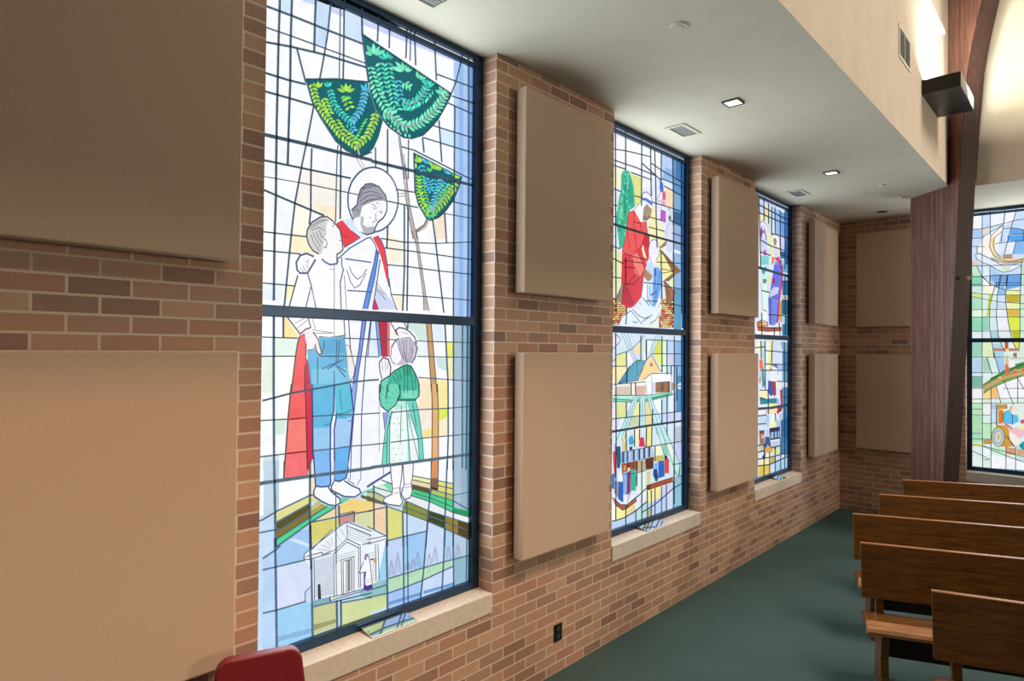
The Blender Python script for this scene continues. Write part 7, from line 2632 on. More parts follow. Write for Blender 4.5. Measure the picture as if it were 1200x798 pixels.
GLASS_GAIN = 1.0
def glass_material():
    # day-lit coloured glass: every pane glows in its own colour, with a faint marbling
    m, nt, b = new_mat('stained_glass')
    at = nd(nt, 'ShaderNodeVertexColor', layer_name='Col')
    tc = nd(nt, 'ShaderNodeTexCoord')
    n = nd(nt, 'ShaderNodeTexNoise', Scale=9.0, Detail=4.0, Distortion=1.2)
    nt.links.new(tc.outputs['Object'], n.inputs['Vector'])
    r = ramp(nt, [(0.25, (0.88, 0.89, 0.91, 1)), (0.75, (1.02, 1.02, 1.02, 1))])
    nt.links.new(n.outputs['Fac'], r.inputs['Fac'])
    mx = nd(nt, 'ShaderNodeMix', data_type='RGBA', blend_type='MULTIPLY'); mx.inputs['Factor'].default_value = 1.0
    nt.links.new(at.outputs['Color'], mx.inputs['A']); nt.links.new(r.outputs['Color'], mx.inputs['B'])
    b.inputs['Base Color'].default_value = (0.02, 0.02, 0.025, 1)
    b.inputs['Roughness'].default_value = 0.25
    b.inputs['Specular IOR Level'].default_value = 0.2
    nt.links.new(mx.outputs['Result'], b.inputs['Emission Color'])
    b.inputs['Emission Strength'].default_value = GLASS_GAIN
    return m

M = {}
M['brick'] = brick_material()
M['fabric'] = fabric_material()
M['carpet'] = carpet_material()
M['glass'] = glass_material()
M['lead'] = plain('bloom_tinted_lead', srgb(96, 138, 180), 0.5, 0.0, noise=0.2, scale=30)  # lightened blue puts the window's bloom into the lead colour
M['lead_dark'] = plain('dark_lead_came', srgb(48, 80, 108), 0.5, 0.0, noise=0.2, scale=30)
M['frame'] = plain('glow_tinted_metal', srgb(34, 64, 94), 0.35, 0.4, noise=0.15, scale=12)  # blue of the frame is window glow put into its colour
M['ceil'] = plain('ceiling_paint', srgb(194, 186, 165), 0.9, noise=0.03, scale=6, bump=0.05)
M['plaster'] = plain('cream_plaster', srgb(208, 192, 172), 0.9, noise=0.04, scale=5, bump=0.05)
M['stone'] = plain('sill_stone', srgb(212, 197, 180), 0.55, noise=0.08, scale=40, bump=0.15)
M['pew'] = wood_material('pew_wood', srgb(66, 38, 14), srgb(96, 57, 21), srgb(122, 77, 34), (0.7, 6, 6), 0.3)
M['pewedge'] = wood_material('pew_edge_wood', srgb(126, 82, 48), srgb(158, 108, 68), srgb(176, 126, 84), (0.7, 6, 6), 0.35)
M['pewshade'] = wood_material('pew_shade_wood', srgb(30, 16, 10), srgb(44, 24, 14), srgb(58, 32, 18), (0.7, 6, 6), 0.5)
M['arch'] = wood_material('laminated_wood', srgb(70, 44, 38), srgb(104, 70, 60), srgb(132, 96, 82), (10, 10, 0.5), 0.45, 5.0, lam=0.038)
M['archedge'] = wood_material('arch_face_wood', srgb(34, 19, 16), srgb(50, 30, 25), srgb(66, 42, 35), (6, 6, 0.5), 0.5, 5.0)
M['black'] = plain('black_metal', srgb(22, 22, 20), 0.35, 0.2, noise=0.1)
M['white'] = plain('white_metal', srgb(226, 224, 216), 0.5, noise=0.03)
M['grey'] = plain('grey_metal', srgb(120, 120, 118), 0.45, 0.3, noise=0.08)
M['darkgrey'] = plain('dark_opening', srgb(50, 50, 54), 0.6, noise=0.08)
M['brass'] = plain('brass', srgb(120, 104, 66), 0.3, 0.9, noise=0.1)
M['plaque'] = plain('polished_metal', srgb(226, 228, 226), 0.04, 1.0, noise=0.02)
M['red'] = plain('red_vinyl', srgb(122, 24, 30), 0.5, noise=0.08, scale=60, bump=0.05)
M['chrome'] = plain('steel_tube', srgb(150, 150, 152), 0.25, 0.9, noise=0.05)
def lamp_mat(name, col, strength):
    m, nt, b = new_mat(name)
    b.inputs['Emission Color'].default_value = col; b.inputs['Emission Strength'].default_value = strength
    tc = nd(nt, 'ShaderNodeTexCoord'); n = nd(nt, 'ShaderNodeTexNoise', Scale=30.0)
    nt.links.new(tc.outputs['Object'], n.inputs['Vector'])
    r = ramp(nt, [(0, (0.85, 0.85, 0.8, 1)), (1, (0.95, 0.95, 0.9, 1))])
    nt.links.new(n.outputs['Fac'], r.inputs['Fac']); nt.links.new(r.outputs['Color'], b.inputs['Base Color'])
    return m
M['lamp'] = lamp_mat('lamp_glow', (1.0, 0.92, 0.75, 1), 3.0)

# ------------------------------------------------------------------ mesh helpers
def add_box(bm, x0, x1, y0, y1, z0, z1):
    vs = [bm.verts.new((x, y, z)) for x in (x0, x1) for y in (y0, y1) for z in (z0, z1)]
    for f in ((0, 1, 3, 2), (4, 6, 7, 5), (0, 4, 5, 1), (2, 3, 7, 6), (0, 2, 6, 4), (1, 5, 7, 3)):
        bm.faces.new([vs[i] for i in f])
    return vs

def add_prism(bm, pts, axis, a, b):
    """polygon pts (2-D) extruded between a and b along axis ('x': pts are (y,z); 'y': (x,z); 'z': (x,y))"""
    def P(p, t):
        return {'x': (t, p[0], p[1]), 'y': (p[0], t, p[1]), 'z': (p[0], p[1], t)}[axis]
    A = [bm.verts.new(P(p, a)) for p in pts]; B = [bm.verts.new(P(p, b)) for p in pts]
    n = len(pts)
    bm.faces.new(A[::-1]); bm.faces.new(B)
    for i in range(n):
        bm.faces.new((A[i], A[(i+1) % n], B[(i+1) % n], B[i]))

def add_cyl(bm, p, q, r, n=16, r2=None):
    p, q = Vector(p), Vector(q); d = (q-p).normalized()
    u = d.orthogonal().normalized(); v = d.cross(u)
    r2 = r if r2 is None else r2
    A = [bm.verts.new(p+(u*math.cos(2*math.pi*i/n)+v*math.sin(2*math.pi*i/n))*r) for i in range(n)]
    B = [bm.verts.new(q+(u*math.cos(2*math.pi*i/n)+v*math.sin(2*math.pi*i/n))*r2) for i in range(n)]
    bm.faces.new(A[::-1]); bm.faces.new(B)
    for i in range(n): bm.faces.new((A[i], A[(i+1) % n], B[(i+1) % n], B[i]))

def add_tube(bm, pts, r, n=10):
    for i in range(len(pts)-1): add_cyl(bm, pts[i], pts[i+1], r, n)

def obj(name, bm, mat, parent=None, loc=None, rotz=0.0, bevel=0.0, seg=2, smooth=False, uv=False, uoff=0.0):
    bmesh.ops.recalc_face_normals(bm, faces=bm.faces)
    if bevel: bmesh.ops.bevel(bm, geom=list(bm.edges), offset=bevel, segments=seg, profile=0.7, affect='EDGES')
    if uv:
        l = bm.loops.layers.uv.new('UVMap')
        for f in bm.faces:
            n = f.normal
            for lp in f.loops:
                c = lp.vert.co
                if abs(n.x) > 0.7: lp[l].uv = (c.y-uoff, c.z)
                elif abs(n.y) > 0.7: lp[l].uv = (c.x, c.z)
                else: lp[l].uv = (c.y-uoff, c.x)
    me = bpy.data.meshes.new(name); bm.to_mesh(me); bm.free()
    me.materials.append(mat)
    if smooth:
        for p in me.polygons: p.use_smooth = True
    o = bpy.data.objects.new(name, me); C.objects.link(o)
    if loc: o.location = loc
    o.rotation_euler = (0, 0, rotz)
    if parent: o.parent = parent
    return o

def tag(o, label=None, cat=None, group=None, kind=None):
    for k, v in (('label', label), ('category', cat), ('group', group), ('kind', kind)):
        if v: o[k] = v
    return o

def thing(name, label, cat, loc=(0, 0, 0), rotz=0.0, group=None, kind=None):
    o = bpy.data.objects.new(name, None); C.objects.link(o)
    o.empty_display_size = 0.1
    o.location = loc; o.rotation_euler = (0, 0, rotz)
    return tag(o, label, cat, group, kind)

def box(name, dims, mat, parent=None, **kw):
    bm = bmesh.new(); add_box(bm, *dims); return obj(name, bm, mat, parent, **kw)

def copy_thing(r, loc, rotz, label):
    """a copy of a thing with copies of its parts and sub-parts"""
    c = r.copy(); C.objects.link(c); c.location = loc; c.rotation_euler = (0, 0, rotz); c['label'] = label
    for ch in list(r.children):
        d = ch.copy(); C.objects.link(d); d.parent = c
        for g in list(ch.children):
            e = g.copy(); C.objects.link(e); e.parent = d
    return c

# ------------------------------------------------------------------ the room
def structure(o, label, cat): return tag(o, label, cat, None, 'structure')

bm = bmesh.new()
add_box(bm, -0.02, 8.0, -6.0, Y_END+0.02, -0.12, 0.0)
structure(obj('floor', bm, M['carpet']), 'dark teal carpeted floor running along the brick wall', 'floor')

bm = bmesh.new()                                   # side wall: band under the sills, then piers up to the ceiling
add_box(bm, -0.32, 0.0, -6.0, Y_END+0.32, -0.12, Z_SILL_B)
edges = [-6.0] + [v for k in (1, 2, 3) for v in WIN[k]] + [Y_END+0.32]
for i in range(0, len(edges), 2):
    add_box(bm, -0.32, 0.0, edges[i], edges[i+1], Z_SILL_B, Z_CEIL+0.12)
structure(obj('wall_left', bm, M['brick'], uv=True, uoff=-0.016), 'tan and red-brown brick side wall with three tall window openings', 'wall')

bm = bmesh.new()                                   # end wall
x0, x1 = END_WIN
add_box(bm, 0.0, 8.0, Y_END, Y_END+0.32, -0.12, Z_SILL_B)
add_box(bm, 0.0, x0, Y_END, Y_END+0.32, Z_SILL_B, Z_CEIL+0.12)
add_box(bm, x1, 8.0, Y_END, Y_END+0.32, Z_SILL_B, Z_CEIL+0.12)
structure(obj('wall_end', bm, M['brick'], uv=True), 'shaded brown brick end wall behind the pews', 'wall')

bm = bmesh.new()                                   # low ceiling over the side and end aisles
add_prism(bm, [(-0.32, -6.0), (X_AISLE, -6.0), (X_AISLE, 5.345), (1.62, 5.53), (8.0, 5.53), (8.0, Y_END+0.32), (-0.32, Y_END+0.32)], 'z', Z_CEIL, Z_CEIL+0.12)
structure(obj('ceiling', bm, M['ceil']), 'flat off-white low ceiling over the side aisle', 'ceiling')

bm = bmesh.new()
add_box(bm, X_AISLE-0.07, X_AISLE+0.0005, -6.0, 5.345, Z_CEIL+0.0015, 8.0)
structure(obj('wall_upper', bm, M['plaster']), 'cream plaster upper wall rising from the low ceiling edge', 'wall')
bm = bmesh.new()
add_box(bm, 1.66, 8.0, 5.5295, 5.60, Z_CEIL+0.0015, 8.0)
structure(obj('wall_upper_end', bm, M['plaster']), 'cream plaster upper wall above the end window', 'wall')
bm = bmesh.new()
add_box(bm, X_AISLE, X_AISLE+0.035, -6.0, 4.96, 5.35, 5.39)
structure(obj('trim_1', bm, M['white'], bevel=0.004), 'white ledge along the cream upper wall', 'trim')

# ------------------------------------------------------------------ stained-glass windows
def lin(r, g, b):
    c = srgb(r, g, b)
    lum = 0.2126*c[0]+0.7152*c[1]+0.0722*c[2]
    t = max(0.0, min(1.0, (lum-0.45)/0.5)); t = t*t*(3-2*t)
    k = 1.0+WHITE_BOOST*t                            # clear glass lets more daylight through than coloured glass
    return (c[0]*k, c[1]*k, c[2]*k, 1.0)
WHITE_BOOST = 0.04

def strip_polys(pts, w):
    """quads (with mitred joints) following a polyline"""
    n = len(pts); L, R = [], []
    for i in range(n):
        a = Vector(pts[max(i-1, 0)]); b = Vector(pts[i]); c = Vector(pts[min(i+1, n-1)])
        d1 = (b-a); d2 = (c-b)
        d1 = d1.normalized() if d1.length > 1e-9 else d2.normalized()
        d2 = d2.normalized() if d2.length > 1e-9 else d1
        t = d1+d2
        t = t.normalized() if t.length > 1e-6 else d2
        nrm = Vector((-t.y, t.x)); k = 1/max(0.5, abs(nrm.dot(Vector((-d2.y, d2.x)))))
        L.append(b+nrm*w/2*k); R.append(b-nrm*w/2*k)
    return [(L[i], L[i+1], R[i+1], R[i]) for i in range(n-1)]

LEAD_WIDTH = {1: 1.05, 2: 1.25, 3: 2.0, 4: 1.2}
def art_part(name, items, to3d, parent, u0, win):
    bm = bmesh.new()
    col = None if name == 'lead_lines' else bm.loops.layers.float_color.new('Col')
    for it in items:
        k = 1 if name == 'lead_lines' else 5
        pts = [(it[j]/1000, it[j+1]/1000) for j in range(k, len(it), 2)]
        if name == 'lead_lines':
            for i, q in enumerate(strip_polys(pts, it[0]*0.001*LEAD_WIDTH[win])):
                top = [bm.verts.new(to3d(u0+p.x, 0.690+p.y, 0.0075)) for p in q]
                bot = [bm.verts.new(to3d(u0+p.x, 0.690+p.y, -0.001)) for p in q]
                try:
                    bm.faces.new(top)
                    for i in range(4): bm.faces.new((top[i], bot[i], bot[(i+1) % 4], top[(i+1) % 4]))
                except ValueError: pass
            continue
        off = 0.00007*(1+it[4])
        polys = [pts] if it[3] == 0 else strip_polys(pts, it[3]*(0.0019 if it[3] >= 3.3 else 0.0015))
        c = lin(it[0], it[1], it[2])
        for q in polys:
            vs = [bm.verts.new(to3d(u0+p[0], 0.690+p[1], off)) for p in q]
            try: f = bm.faces.new(vs)
            except ValueError: continue
            for lp in f.loops: lp[col] = c
    bmesh.ops.triangulate(bm, faces=[f for f in bm.faces if len(f.verts) > 4])
    me = bpy.data.meshes.new(name); 
    if name == 'lead_lines': bmesh.ops.recalc_face_normals(bm, faces=bm.faces)
    bm.to_mesh(me); bm.free()
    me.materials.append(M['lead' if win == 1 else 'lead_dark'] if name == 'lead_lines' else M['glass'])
    o = bpy.data.objects.new(name, me); C.objects.link(o); o.parent = parent
    return o

PART_LABELS = {
 'hill': 'green, olive and yellow banded hill in coloured glass', 'tree_trunk': 'thin brown tree trunk in glass',
 'tree_canopy': 'fan-shaped dark teal canopy with green leaves', 'robed_man_figure': 'bearded man with halo in white robe and red mantle',
 'boy_figure': 'boy in white shirt and blue jeans', 'girl_figure': 'praying girl in dotted green dress', 'chapel': 'small white clapboard chapel',
 'evergreen_tree': 'tall dark green tree', 'red_robed_figure': 'bending figure in red robe and white head cloth', 'kneeling_figure': 'slumped figure in white and blue',
 'church': 'church with teal roof and yellow gable', 'light_rays': 'pale blue beams of light', 'congregation': 'rows of people in coloured robes',
 'wheelchair_figure': 'person in blue shirt sitting in a brown wheelchair', 'lead_lines': 'dark blue-grey lead lines between the panes'}

def build_window(k, label, u0, u1, side):
    """side wall windows: glass plane x=-0.14; end wall window: glass plane y=Y_END+0.14"""
    root = thing('window_%d' % k, label, 'window', kind='structure')
    if side: to3d = lambda u, v, d: (-0.14+d, u, v)
    else: to3d = lambda u, v, d: (u, Y_END+0.14-d, v)
    a0 = {1: -1.449, 2: 1.244, 3: 3.878, 4: 1.43}[k]
    for name, items in ART[k]:
        o = art_part(name, items, to3d, root, a0, k)
        if name in PART_LABELS: o['label'] = PART_LABELS[name]
    def fbox(bm, ua, ub, va, vb, da, db):
        if side: add_box(bm, -0.14+da, -0.14+db, ua, ub, va, vb)
        else: add_box(bm, ua, ub, Y_END+0.14-db, Y_END+0.14-da, va, vb)
    bm = bmesh.new()
    w = 0.05
    fbox(bm, u1-w-0.012, u1-0.0, 0.69, Z_CEIL-0.001, -0.05, 0.03)
    fbox(bm, u0, u0+w, 0.69, Z_CEIL-0.001, -0.05, 0.03)
    fbox(bm, u0+w, u1-w-0.012, 0.69, 0.742, -0.05, 0.03)
    fbox(bm, u0+w, u1-w-0.012, 3.862, Z_CEIL-0.001, -0.05, 0.03)
    fbox(bm, u0+w, u1-w-0.012, 3.818, 3.843, -0.05, 0.024)
    fr = obj('window_frame', bm, M['frame'], root); fr['label'] = 'dark metal window frame, bluish window glow painted in'
    bm = bmesh.new(); fbox(bm, u0+w, u1-w-0.012, 2.262, 2.314, -0.05, 0.034)
    obj('transom_bar', bm, M['frame'], root, bevel=0.004)
    bm = bmesh.new()                                # stone sill, slightly sloping to the room
    if side: add_prism(bm, [(-0.19, 0.700), (-0.19, Z_SILL_B), (0.008, Z_SILL_B), (0.008, 0.688)], 'y', u0+0.001, u1-0.001)
    else: add_prism(bm, [(Y_END+0.19, 0.700), (Y_END+0.19, Z_SILL_B), (Y_END-0.008, Z_SILL_B), (Y_END-0.008, 0.688)], 'x', u0+0.001, u1-0.001)
    s = obj('window_sill', bm, M['stone'], root, bevel=0.004); s['label'] = 'pale stone window sill'
    return root

build_window(1, 'nearest tall stained-glass window with robed man, boy, girl, green trees and white chapel', *WIN[1], True)
build_window(2, 'middle tall stained-glass window with red-robed figure above a church and congregation', *WIN[2], True)
build_window(3, 'far narrow-looking stained-glass window at the end of the side wall, with standing blue-robed figures', *WIN[3], True)
build_window(4, 'pale green and blue stained-glass window in the end wall, right of the wooden arch', *END_WIN, False)

def plaque(y0, y1, label):
    t = thing('plaque', label, 'plaque', (-0.052, (y0+y1)/2, 0.7035), group='polished plaques on the window sills')
    bm = bmesh.new(); add_box(bm, -0.05, 0.05, -(y1-y0)/2, (y1-y0)/2, -0.003, 0.003)
    o = obj('plate', bm, M['plaque'], t, bevel=0.001); o.rotation_euler = (0, 0.20, 0)
    for b in (-1, 1):
        bm = bmesh.new(); add_cyl(bm, (0, b*((y1-y0)/2-0.012), 0.002), (0, b*((y1-y0)/2-0.012), 0.0045), 0.004, 10)
        o = obj('screw', bm, M['grey'], t); o.rotation_euler = (0, 0.20, 0)
plaque(-0.860, -0.577, 'small shiny plaque lying on the sill of the nearest stained-glass window')
plaque(1.755, 2.075, 'small shiny plaque lying on the sill of the middle stained-glass window')
plaque(4.60, 4.80, 'tiny shiny plaque on the sill of the farthest side-wall window')

# ------------------------------------------------------------------ fabric acoustic panels
PW, PH = 0.9235, 1.25
def make_panel():
    t = thing('acoustic_panel', '', 'wall panel', group='beige fabric acoustic panels')
    bm = bmesh.new(); add_box(bm, 0.022, 0.099, 0, PW, 0, PH)
    obj('fabric_face', bm, M['fabric'], t, bevel=0.015, seg=5, smooth=False)
    bm = bmesh.new()
    add_box(bm, 0.0, 0.028, 0.03, PW-0.03, 0.03, PH-0.03)  # dark backing added to stand for the shadow gap around the panel
    obj('shadow_gap_frame', bm, M['darkgrey'], t)
    return t
Z_UP, Z_LO = 2.468, 0.8565
spots = [(-PITCH, 'before the nearest window, cut by the left edge'), (0.0, 'on the first brick pier past the nearest window'),
         (PITCH, 'on the second pier, between the middle and far windows'), (2*PITCH, 'on the last narrow bit of side wall by the corner')]
proto = None
for y, where in spots:
    for z, pos in ((Z_UP, 'upper'), (Z_LO, 'lower')):
        lab = '%s beige fabric panel %s' % (pos, where)
        if proto is None:
            proto = make_panel(); proto.location = (0.0005, y+0.141, z); proto['label'] = lab
        else: copy_thing(proto, (0.0005, y+0.141, z), 0, lab)
for z, pos in ((Z_UP, 'upper'), (Z_LO, 'lower')):
    copy_thing(proto, (0.228, Y_END-0.0005, z), -math.pi/2, '%s beige fabric panel on the end wall, beside the wooden arch' % pos)

# ------------------------------------------------------------------ ceiling fittings
def make_vent(slats=6):
    t = thing('ceiling_vent', '', 'vent', group='ceiling vents above the windows')
    bm = bmesh.new()
    a, b, w = 0.085, 0.15, 0.026
    add_box(bm, -a, a, -b, -b+w, -0.008, 0); add_box(bm, -a, a, b-w, b, -0.008, 0)
    add_box(bm, -a, -a+w, -b+w, b-w, -0.008, 0); add_box(bm, a-w, a, -b+w, b-w, -0.008, 0)
    obj('vent_frame', bm, M['ceil'], t, bevel=0.002)
    bm = bmesh.new(); add_box(bm, -a+w, a-w, -b+w, b-w, -0.002, 0)
    obj('vent_opening', bm, M['white'], t)
    bm = bmesh.new()
    for i in range(slats):
        x = -a+w+(i+0.5)*(2*a-2*w)/slats
        add_prism(bm, [(x-0.005, -0.002), (x+0.003, -0.0075), (x+0.0055, -0.0065), (x-0.002, -0.001)], 'y', -b+w, b-w)
    obj('louvre_slats', bm, M['darkgrey'], t)
    return t
v = make_vent(); v.location = (0.175, -0.735, Z_CEIL-0.0003); v['label'] = 'dark louvred ceiling vent above the nearest window, cut by the top edge'
copy_thing(v, (0.185, 1.955, Z_CEIL-0.0003), 0, 'square louvred ceiling vent above the middle stained-glass window')
copy_thing(v, (0.165, 4.665, Z_CEIL-0.0003), 0, 'faint louvred ceiling vent above the far side-wall window')

def make_downlight():
    t = thing('recessed_spotlight', '', 'ceiling light', group='square recessed ceiling lights')
    bm = bmesh.new()
    a, w = 0.060, 0.009
    add_box(bm, -a, a, -a, -a+w, -0.012, 0); add_box(bm, -a, a, a-w, a, -0.012, 0)
    add_box(bm, -a, -a+w, -a+w, a-w, -0.012, 0); add_box(bm, a-w, a, -a+w, a-w, -0.012, 0)
    obj('trim_ring', bm, M['darkgrey'], t, bevel=0.002)
    bm = bmesh.new(); add_box(bm, -a+w+0.001, a-w-0.001, -a+w+0.001, a-w-0.001, -0.006, 0)
    obj('lens', bm, M['lamp'], t)
    return t
dl = make_downlight(); dl.location = (0.735, 1.64, Z_CEIL-0.0003); dl['label'] = 'lit square recessed ceiling light nearer the camera'
copy_thing(dl, (0.70, 4.01, Z_CEIL-0.0003), 0, 'lit square recessed ceiling light farther down the aisle')

def disc(name, label, cat, x, y, r, h, mat, ring=None, group=None):
    t = thing(name, label, cat, (x, y, Z_CEIL-0.0003), group=group)
    bm = bmesh.new(); add_cyl(bm, (0, 0, 0), (0, 0, -h), r, 28, r*0.86)
    obj('cover_plate', bm, mat, t, bevel=0.002)
    bm = bmesh.new(); add_cyl(bm, (0, 0, -h), (0, 0, -h-0.004), r*0.5, 20, r*0.45)
    obj('centre_cap', bm, ring or mat, t)
    return t
disc('smoke_detector', 'round white disc detector on the ceiling, before the nearest lit light', 'smoke detector', 0.97, 0.405, 0.052, 0.010, M['ceil'])
disc('ceiling_sprinkler', 'small flat round sprinkler cover on the ceiling near the arch', 'sprinkler', 0.953, 4.874, 0.04, 0.008, M['ceil'])
disc('ceiling_downlight', 'unlit dark round downlight in the shaded far corner of the ceiling', 'ceiling light', 0.63, 6.31, 0.06, 0.008, M['darkgrey'], M['black'])
disc('ceiling_sprinkler', 'tiny round ceiling fitting touching the top corner of the wooden arch', 'sprinkler', 0.985, 5.60, 0.04, 0.008, M['ceil'])

# wall grille on the upper wall
t = thing('wall_grille', 'white framed air grille high on the cream upper wall', 'vent', (X_AISLE, 3.30, 4.63))
bm = bmesh.new(); a, b, w = 0.205, 0.135, 0.022
add_box(bm, 0, 0.008, -a, a, -b, -b+w); add_box(bm, 0, 0.008, -a, a, b-w, b); add_box(bm, 0, 0.008, -a, -a+w, -b+w, b-w); add_box(bm, 0, 0.008, a-w, a, -b+w, b-w)
obj('grille_frame', bm, M['white'], t, bevel=0.002)
bm = bmesh.new(); add_box(bm, 0.0002, 0.002, -a+w, a-w, -b+w, b-w); obj('grille_opening', bm, M['darkgrey'], t)
bm = bmesh.new()
for i in range(10):
    z = -b+w+(i+0.5)*(2*b-2*w)/10
    add_prism(bm, [(-0+0.001, z+0.006), (0.007, z-0.004), (0.0075, z-0.002), (0.002, z+0.008)], 'y', -a+w, a-w)
add_box(bm, 0.001, 0.008, -0.004, 0.004, -b+w, b-w)
obj('louvre_slats', bm, M['white'], t)

# wall-mounted uplight
UX0, UX1, UY0, UY1, UZ0, UZ1 = X_AISLE+0.0005, 1.755, 3.99, 4.76, 4.455, 4.585
t = thing('uplight', 'black box uplight mounted on the cream upper wall beside the arch', 'wall light', (UX0, (UY0+UY1)/2, UZ0))
hw = (UY1-UY0)/2; d = UX1-UX0; h = UZ1-UZ0
bm = bmesh.new()
add_box(bm, 0, d, -hw, hw, 0, 0.012)
add_box(bm, 0, d, -hw, -hw+0.012, 0.012, h); add_box(bm, 0, d, hw-0.012, hw, 0.012, h)
add_box(bm, 0, 0.012, -hw+0.012, hw-0.012, 0.012, h)
add_box(bm, d-0.012, d, -hw+0.012, hw-0.012, 0.012, h)
obj('housing', bm, M['black'], t)
bm = bmesh.new(); add_box(bm, d, d+0.004, -hw+0.004, hw-0.004, 0.006, h-0.004)  # pale panel paints the light falling on the box's nave side
o = obj('painted_lit_side', bm, M['grey'], t, bevel=0.001); o['label'] = 'pale strip painting the light on the side face'
bm = bmesh.new(); add_box(bm, 0.03, d-0.03, -hw+0.03, hw-0.03, 0.03, 0.05)
obj('lamp_tray', bm, M['white'], t)

# ------------------------------------------------------------------ laminated timber arch on the corner diagonal
def make_arch():
    # local X runs along the diagonal toward the nave, local Y across its thickness
    ang = -math.pi/4
    cmid = 4.81/S2
    t = thing('laminated_arch', 'tall striped brown laminated-wood arch leg standing behind the pews', 'arch', (cmid, cmid, 0), ang)
    inner = [(-2.88, 0.0), (-2.819, .777), (-2.691, 2.339), (-2.579, 3.9), (-2.535, 4.45), (-2.471, 4.976), (-2.39, 5.286), (-2.277, 5.614), (-2.13, 5.95), (-1.9, 6.3), (-1.55, 6.68), (-1.1, 7.0), (-0.5, 7.3), (0.3, 7.55)]
    outer = [(-3.338, 0.0), (-3.338, 3.9), (-3.33, 4.6), (-3.28, 5.2), (-3.15, 5.8), (-2.9, 6.5), (-2.5, 7.1), (-1.9, 7.6), (-1.1, 8.0), (0.3, 8.4)]
    bm = bmesh.new(); add_prism(bm, inner+outer[::-1], 'y', 0.0, 0.165)
    obj('arch_leg', bm, M['arch'], t)
    face = [(s+0.012, z) for s, z in inner]
    bm = bmesh.new(); add_prism(bm, face+[(s+0.0005, z) for s, z in inner][::-1], 'y', 0.0005, 0.1645)
    o = obj('face_board', bm, M['archedge'], t); o['label'] = 'dark plain board on the inner edge of the arch'
    tr = [(s, z) for s, z in inner if z > 4.0]; tr = [(-2.579, 3.893)]+tr
    bm = bmesh.new(); add_prism(bm, [(s-0.012, z) for s, z in tr]+[(s-0.30, z) for s, z in tr][::-1], 'y', 0.1655, 0.195)
    obj('edge_trim', bm, M['archedge'], t)
    return t
arch = make_arch()
# small brass bracket on the inner face
t = thing('wall_bracket', 'small brass bracket on the dark inner face of the arch', 'bracket', (1.640, 5.296, 2.90), -math.pi/4)
bm = bmesh.new(); add_cyl(bm, (0.0, 0, 0), (0.008, 0, 0), 0.022, 18); obj('back_plate', bm, M['brass'], t)
bm = bmesh.new(); add_tube(bm, [(0.006, 0, 0), (0.03, 0.0, -0.012), (0.05, 0.0, 0.0), (0.058, 0, 0.025)], 0.005, 10); add_cyl(bm, (0.058, 0, 0.022), (0.058, 0, 0.034), 0.012, 14)
obj('hook_arm', bm, M['brass'], t)

# ------------------------------------------------------------------ pews (local +X along the pew, local -Y toward the sitter)
def make_pew(length):
    t = thing('church_pew', '', 'pew', group='wooden church pews')
    bk = [(0.0, 0.86), (-0.022, 0.857), (-0.078, 0.529), (-0.056, 0.525)]
    bk = [(0.0, 0.857), (0.024, 0.860), (-0.032, 0.529), (-0.056, 0.525)]
    bm = bmesh.new(); add_prism(bm, bk, 'x', 0.0, length); obj('backrest', bm, M['pew'], t, bevel=0.003)
    bm = bmesh.new(); add_prism(bm, [(-0.001, 0.8555), (0.023, 0.8585), (0.0235, 0.8645), (0.0, 0.8615)], 'x', 0.0, length)  # lighter strip paints the light caught by the backrest top
    o = obj('painted_lit_top', bm, M['pewedge'], t, bevel=0.001); o['label'] = 'light top edge of the backrest, caught light painted in'
    seat = [(-0.03, 0.428), (-0.10, 0.426), (-0.17, 0.432), (-0.222, 0.44), (-0.222, 0.402), (-0.03, 0.392)]
    bm = bmesh.new(); add_prism(bm, seat, 'x', 0.0, length); obj('seat', bm, M['pew'], t)
    nose = [(-0.2225, 0.4402), (-0.262, 0.430), (-0.292, 0.414), (-0.303, 0.396), (-0.298, 0.376), (-0.2225, 0.372)]
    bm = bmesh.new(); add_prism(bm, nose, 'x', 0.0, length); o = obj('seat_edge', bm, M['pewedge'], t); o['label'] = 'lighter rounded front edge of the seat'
    bm = bmesh.new(); add_box(bm, 0.13, length-0.13, -0.075, -0.05, 0.17, 0.39); obj('underseat_shade_board', bm, M['pewshade'], t)  # added board, its near-black tone standing for shade under the seat
    prof = [(0.05, 0.0), (-0.27, 0.0), (-0.265, 0.03), (-0.225, 0.06), (-0.205, 0.2), (-0.24, 0.33), (-0.262, 0.373), (-0.2225, 0.372), (-0.2225, 0.391), (-0.04, 0.391), (-0.026, 0.53), (0.0145, 0.78), (0.052, 0.78), (0.025, 0.45), (0.01, 0.3), (0.012, 0.06)]
    n = max(2, int(round(length/1.6))+1)
    for i in range(n):
        x = 0.085+i*(length-0.17-0.045)/(n-1)
        bm = bmesh.new(); add_prism(bm, prof, 'x', x, x+0.045); obj('leg', bm, M['pew'], t, bevel=0.003)
    return t
pews = [(1.991, 1.281, 17.1, 'nearest wooden pew, its plain backrest cut by the bottom right corner'),
        (1.474, 1.975, 21.4, 'second pew from the camera, with its bare seat end and light rounded edge showing'),
        (1.218, 2.788, 22.3, 'third pew from the camera, its backrest reaching farthest left of all pews'),
        (1.188, 3.717, 23.7, 'fourth pew from the camera, only its backrest showing'),
        (1.190, 4.627, 25.8, 'farthest pew, right in front of the laminated-wood arch')]
pew0 = make_pew(3.4)
for i, (x, y, a, lab) in enumerate(pews):
    if i == 0: pew0.location = (x, y, 0); pew0.rotation_euler = (0, 0, math.radians(a)); pew0['label'] = lab
    else: copy_thing(pew0, (x, y, 0), math.radians(a), lab)

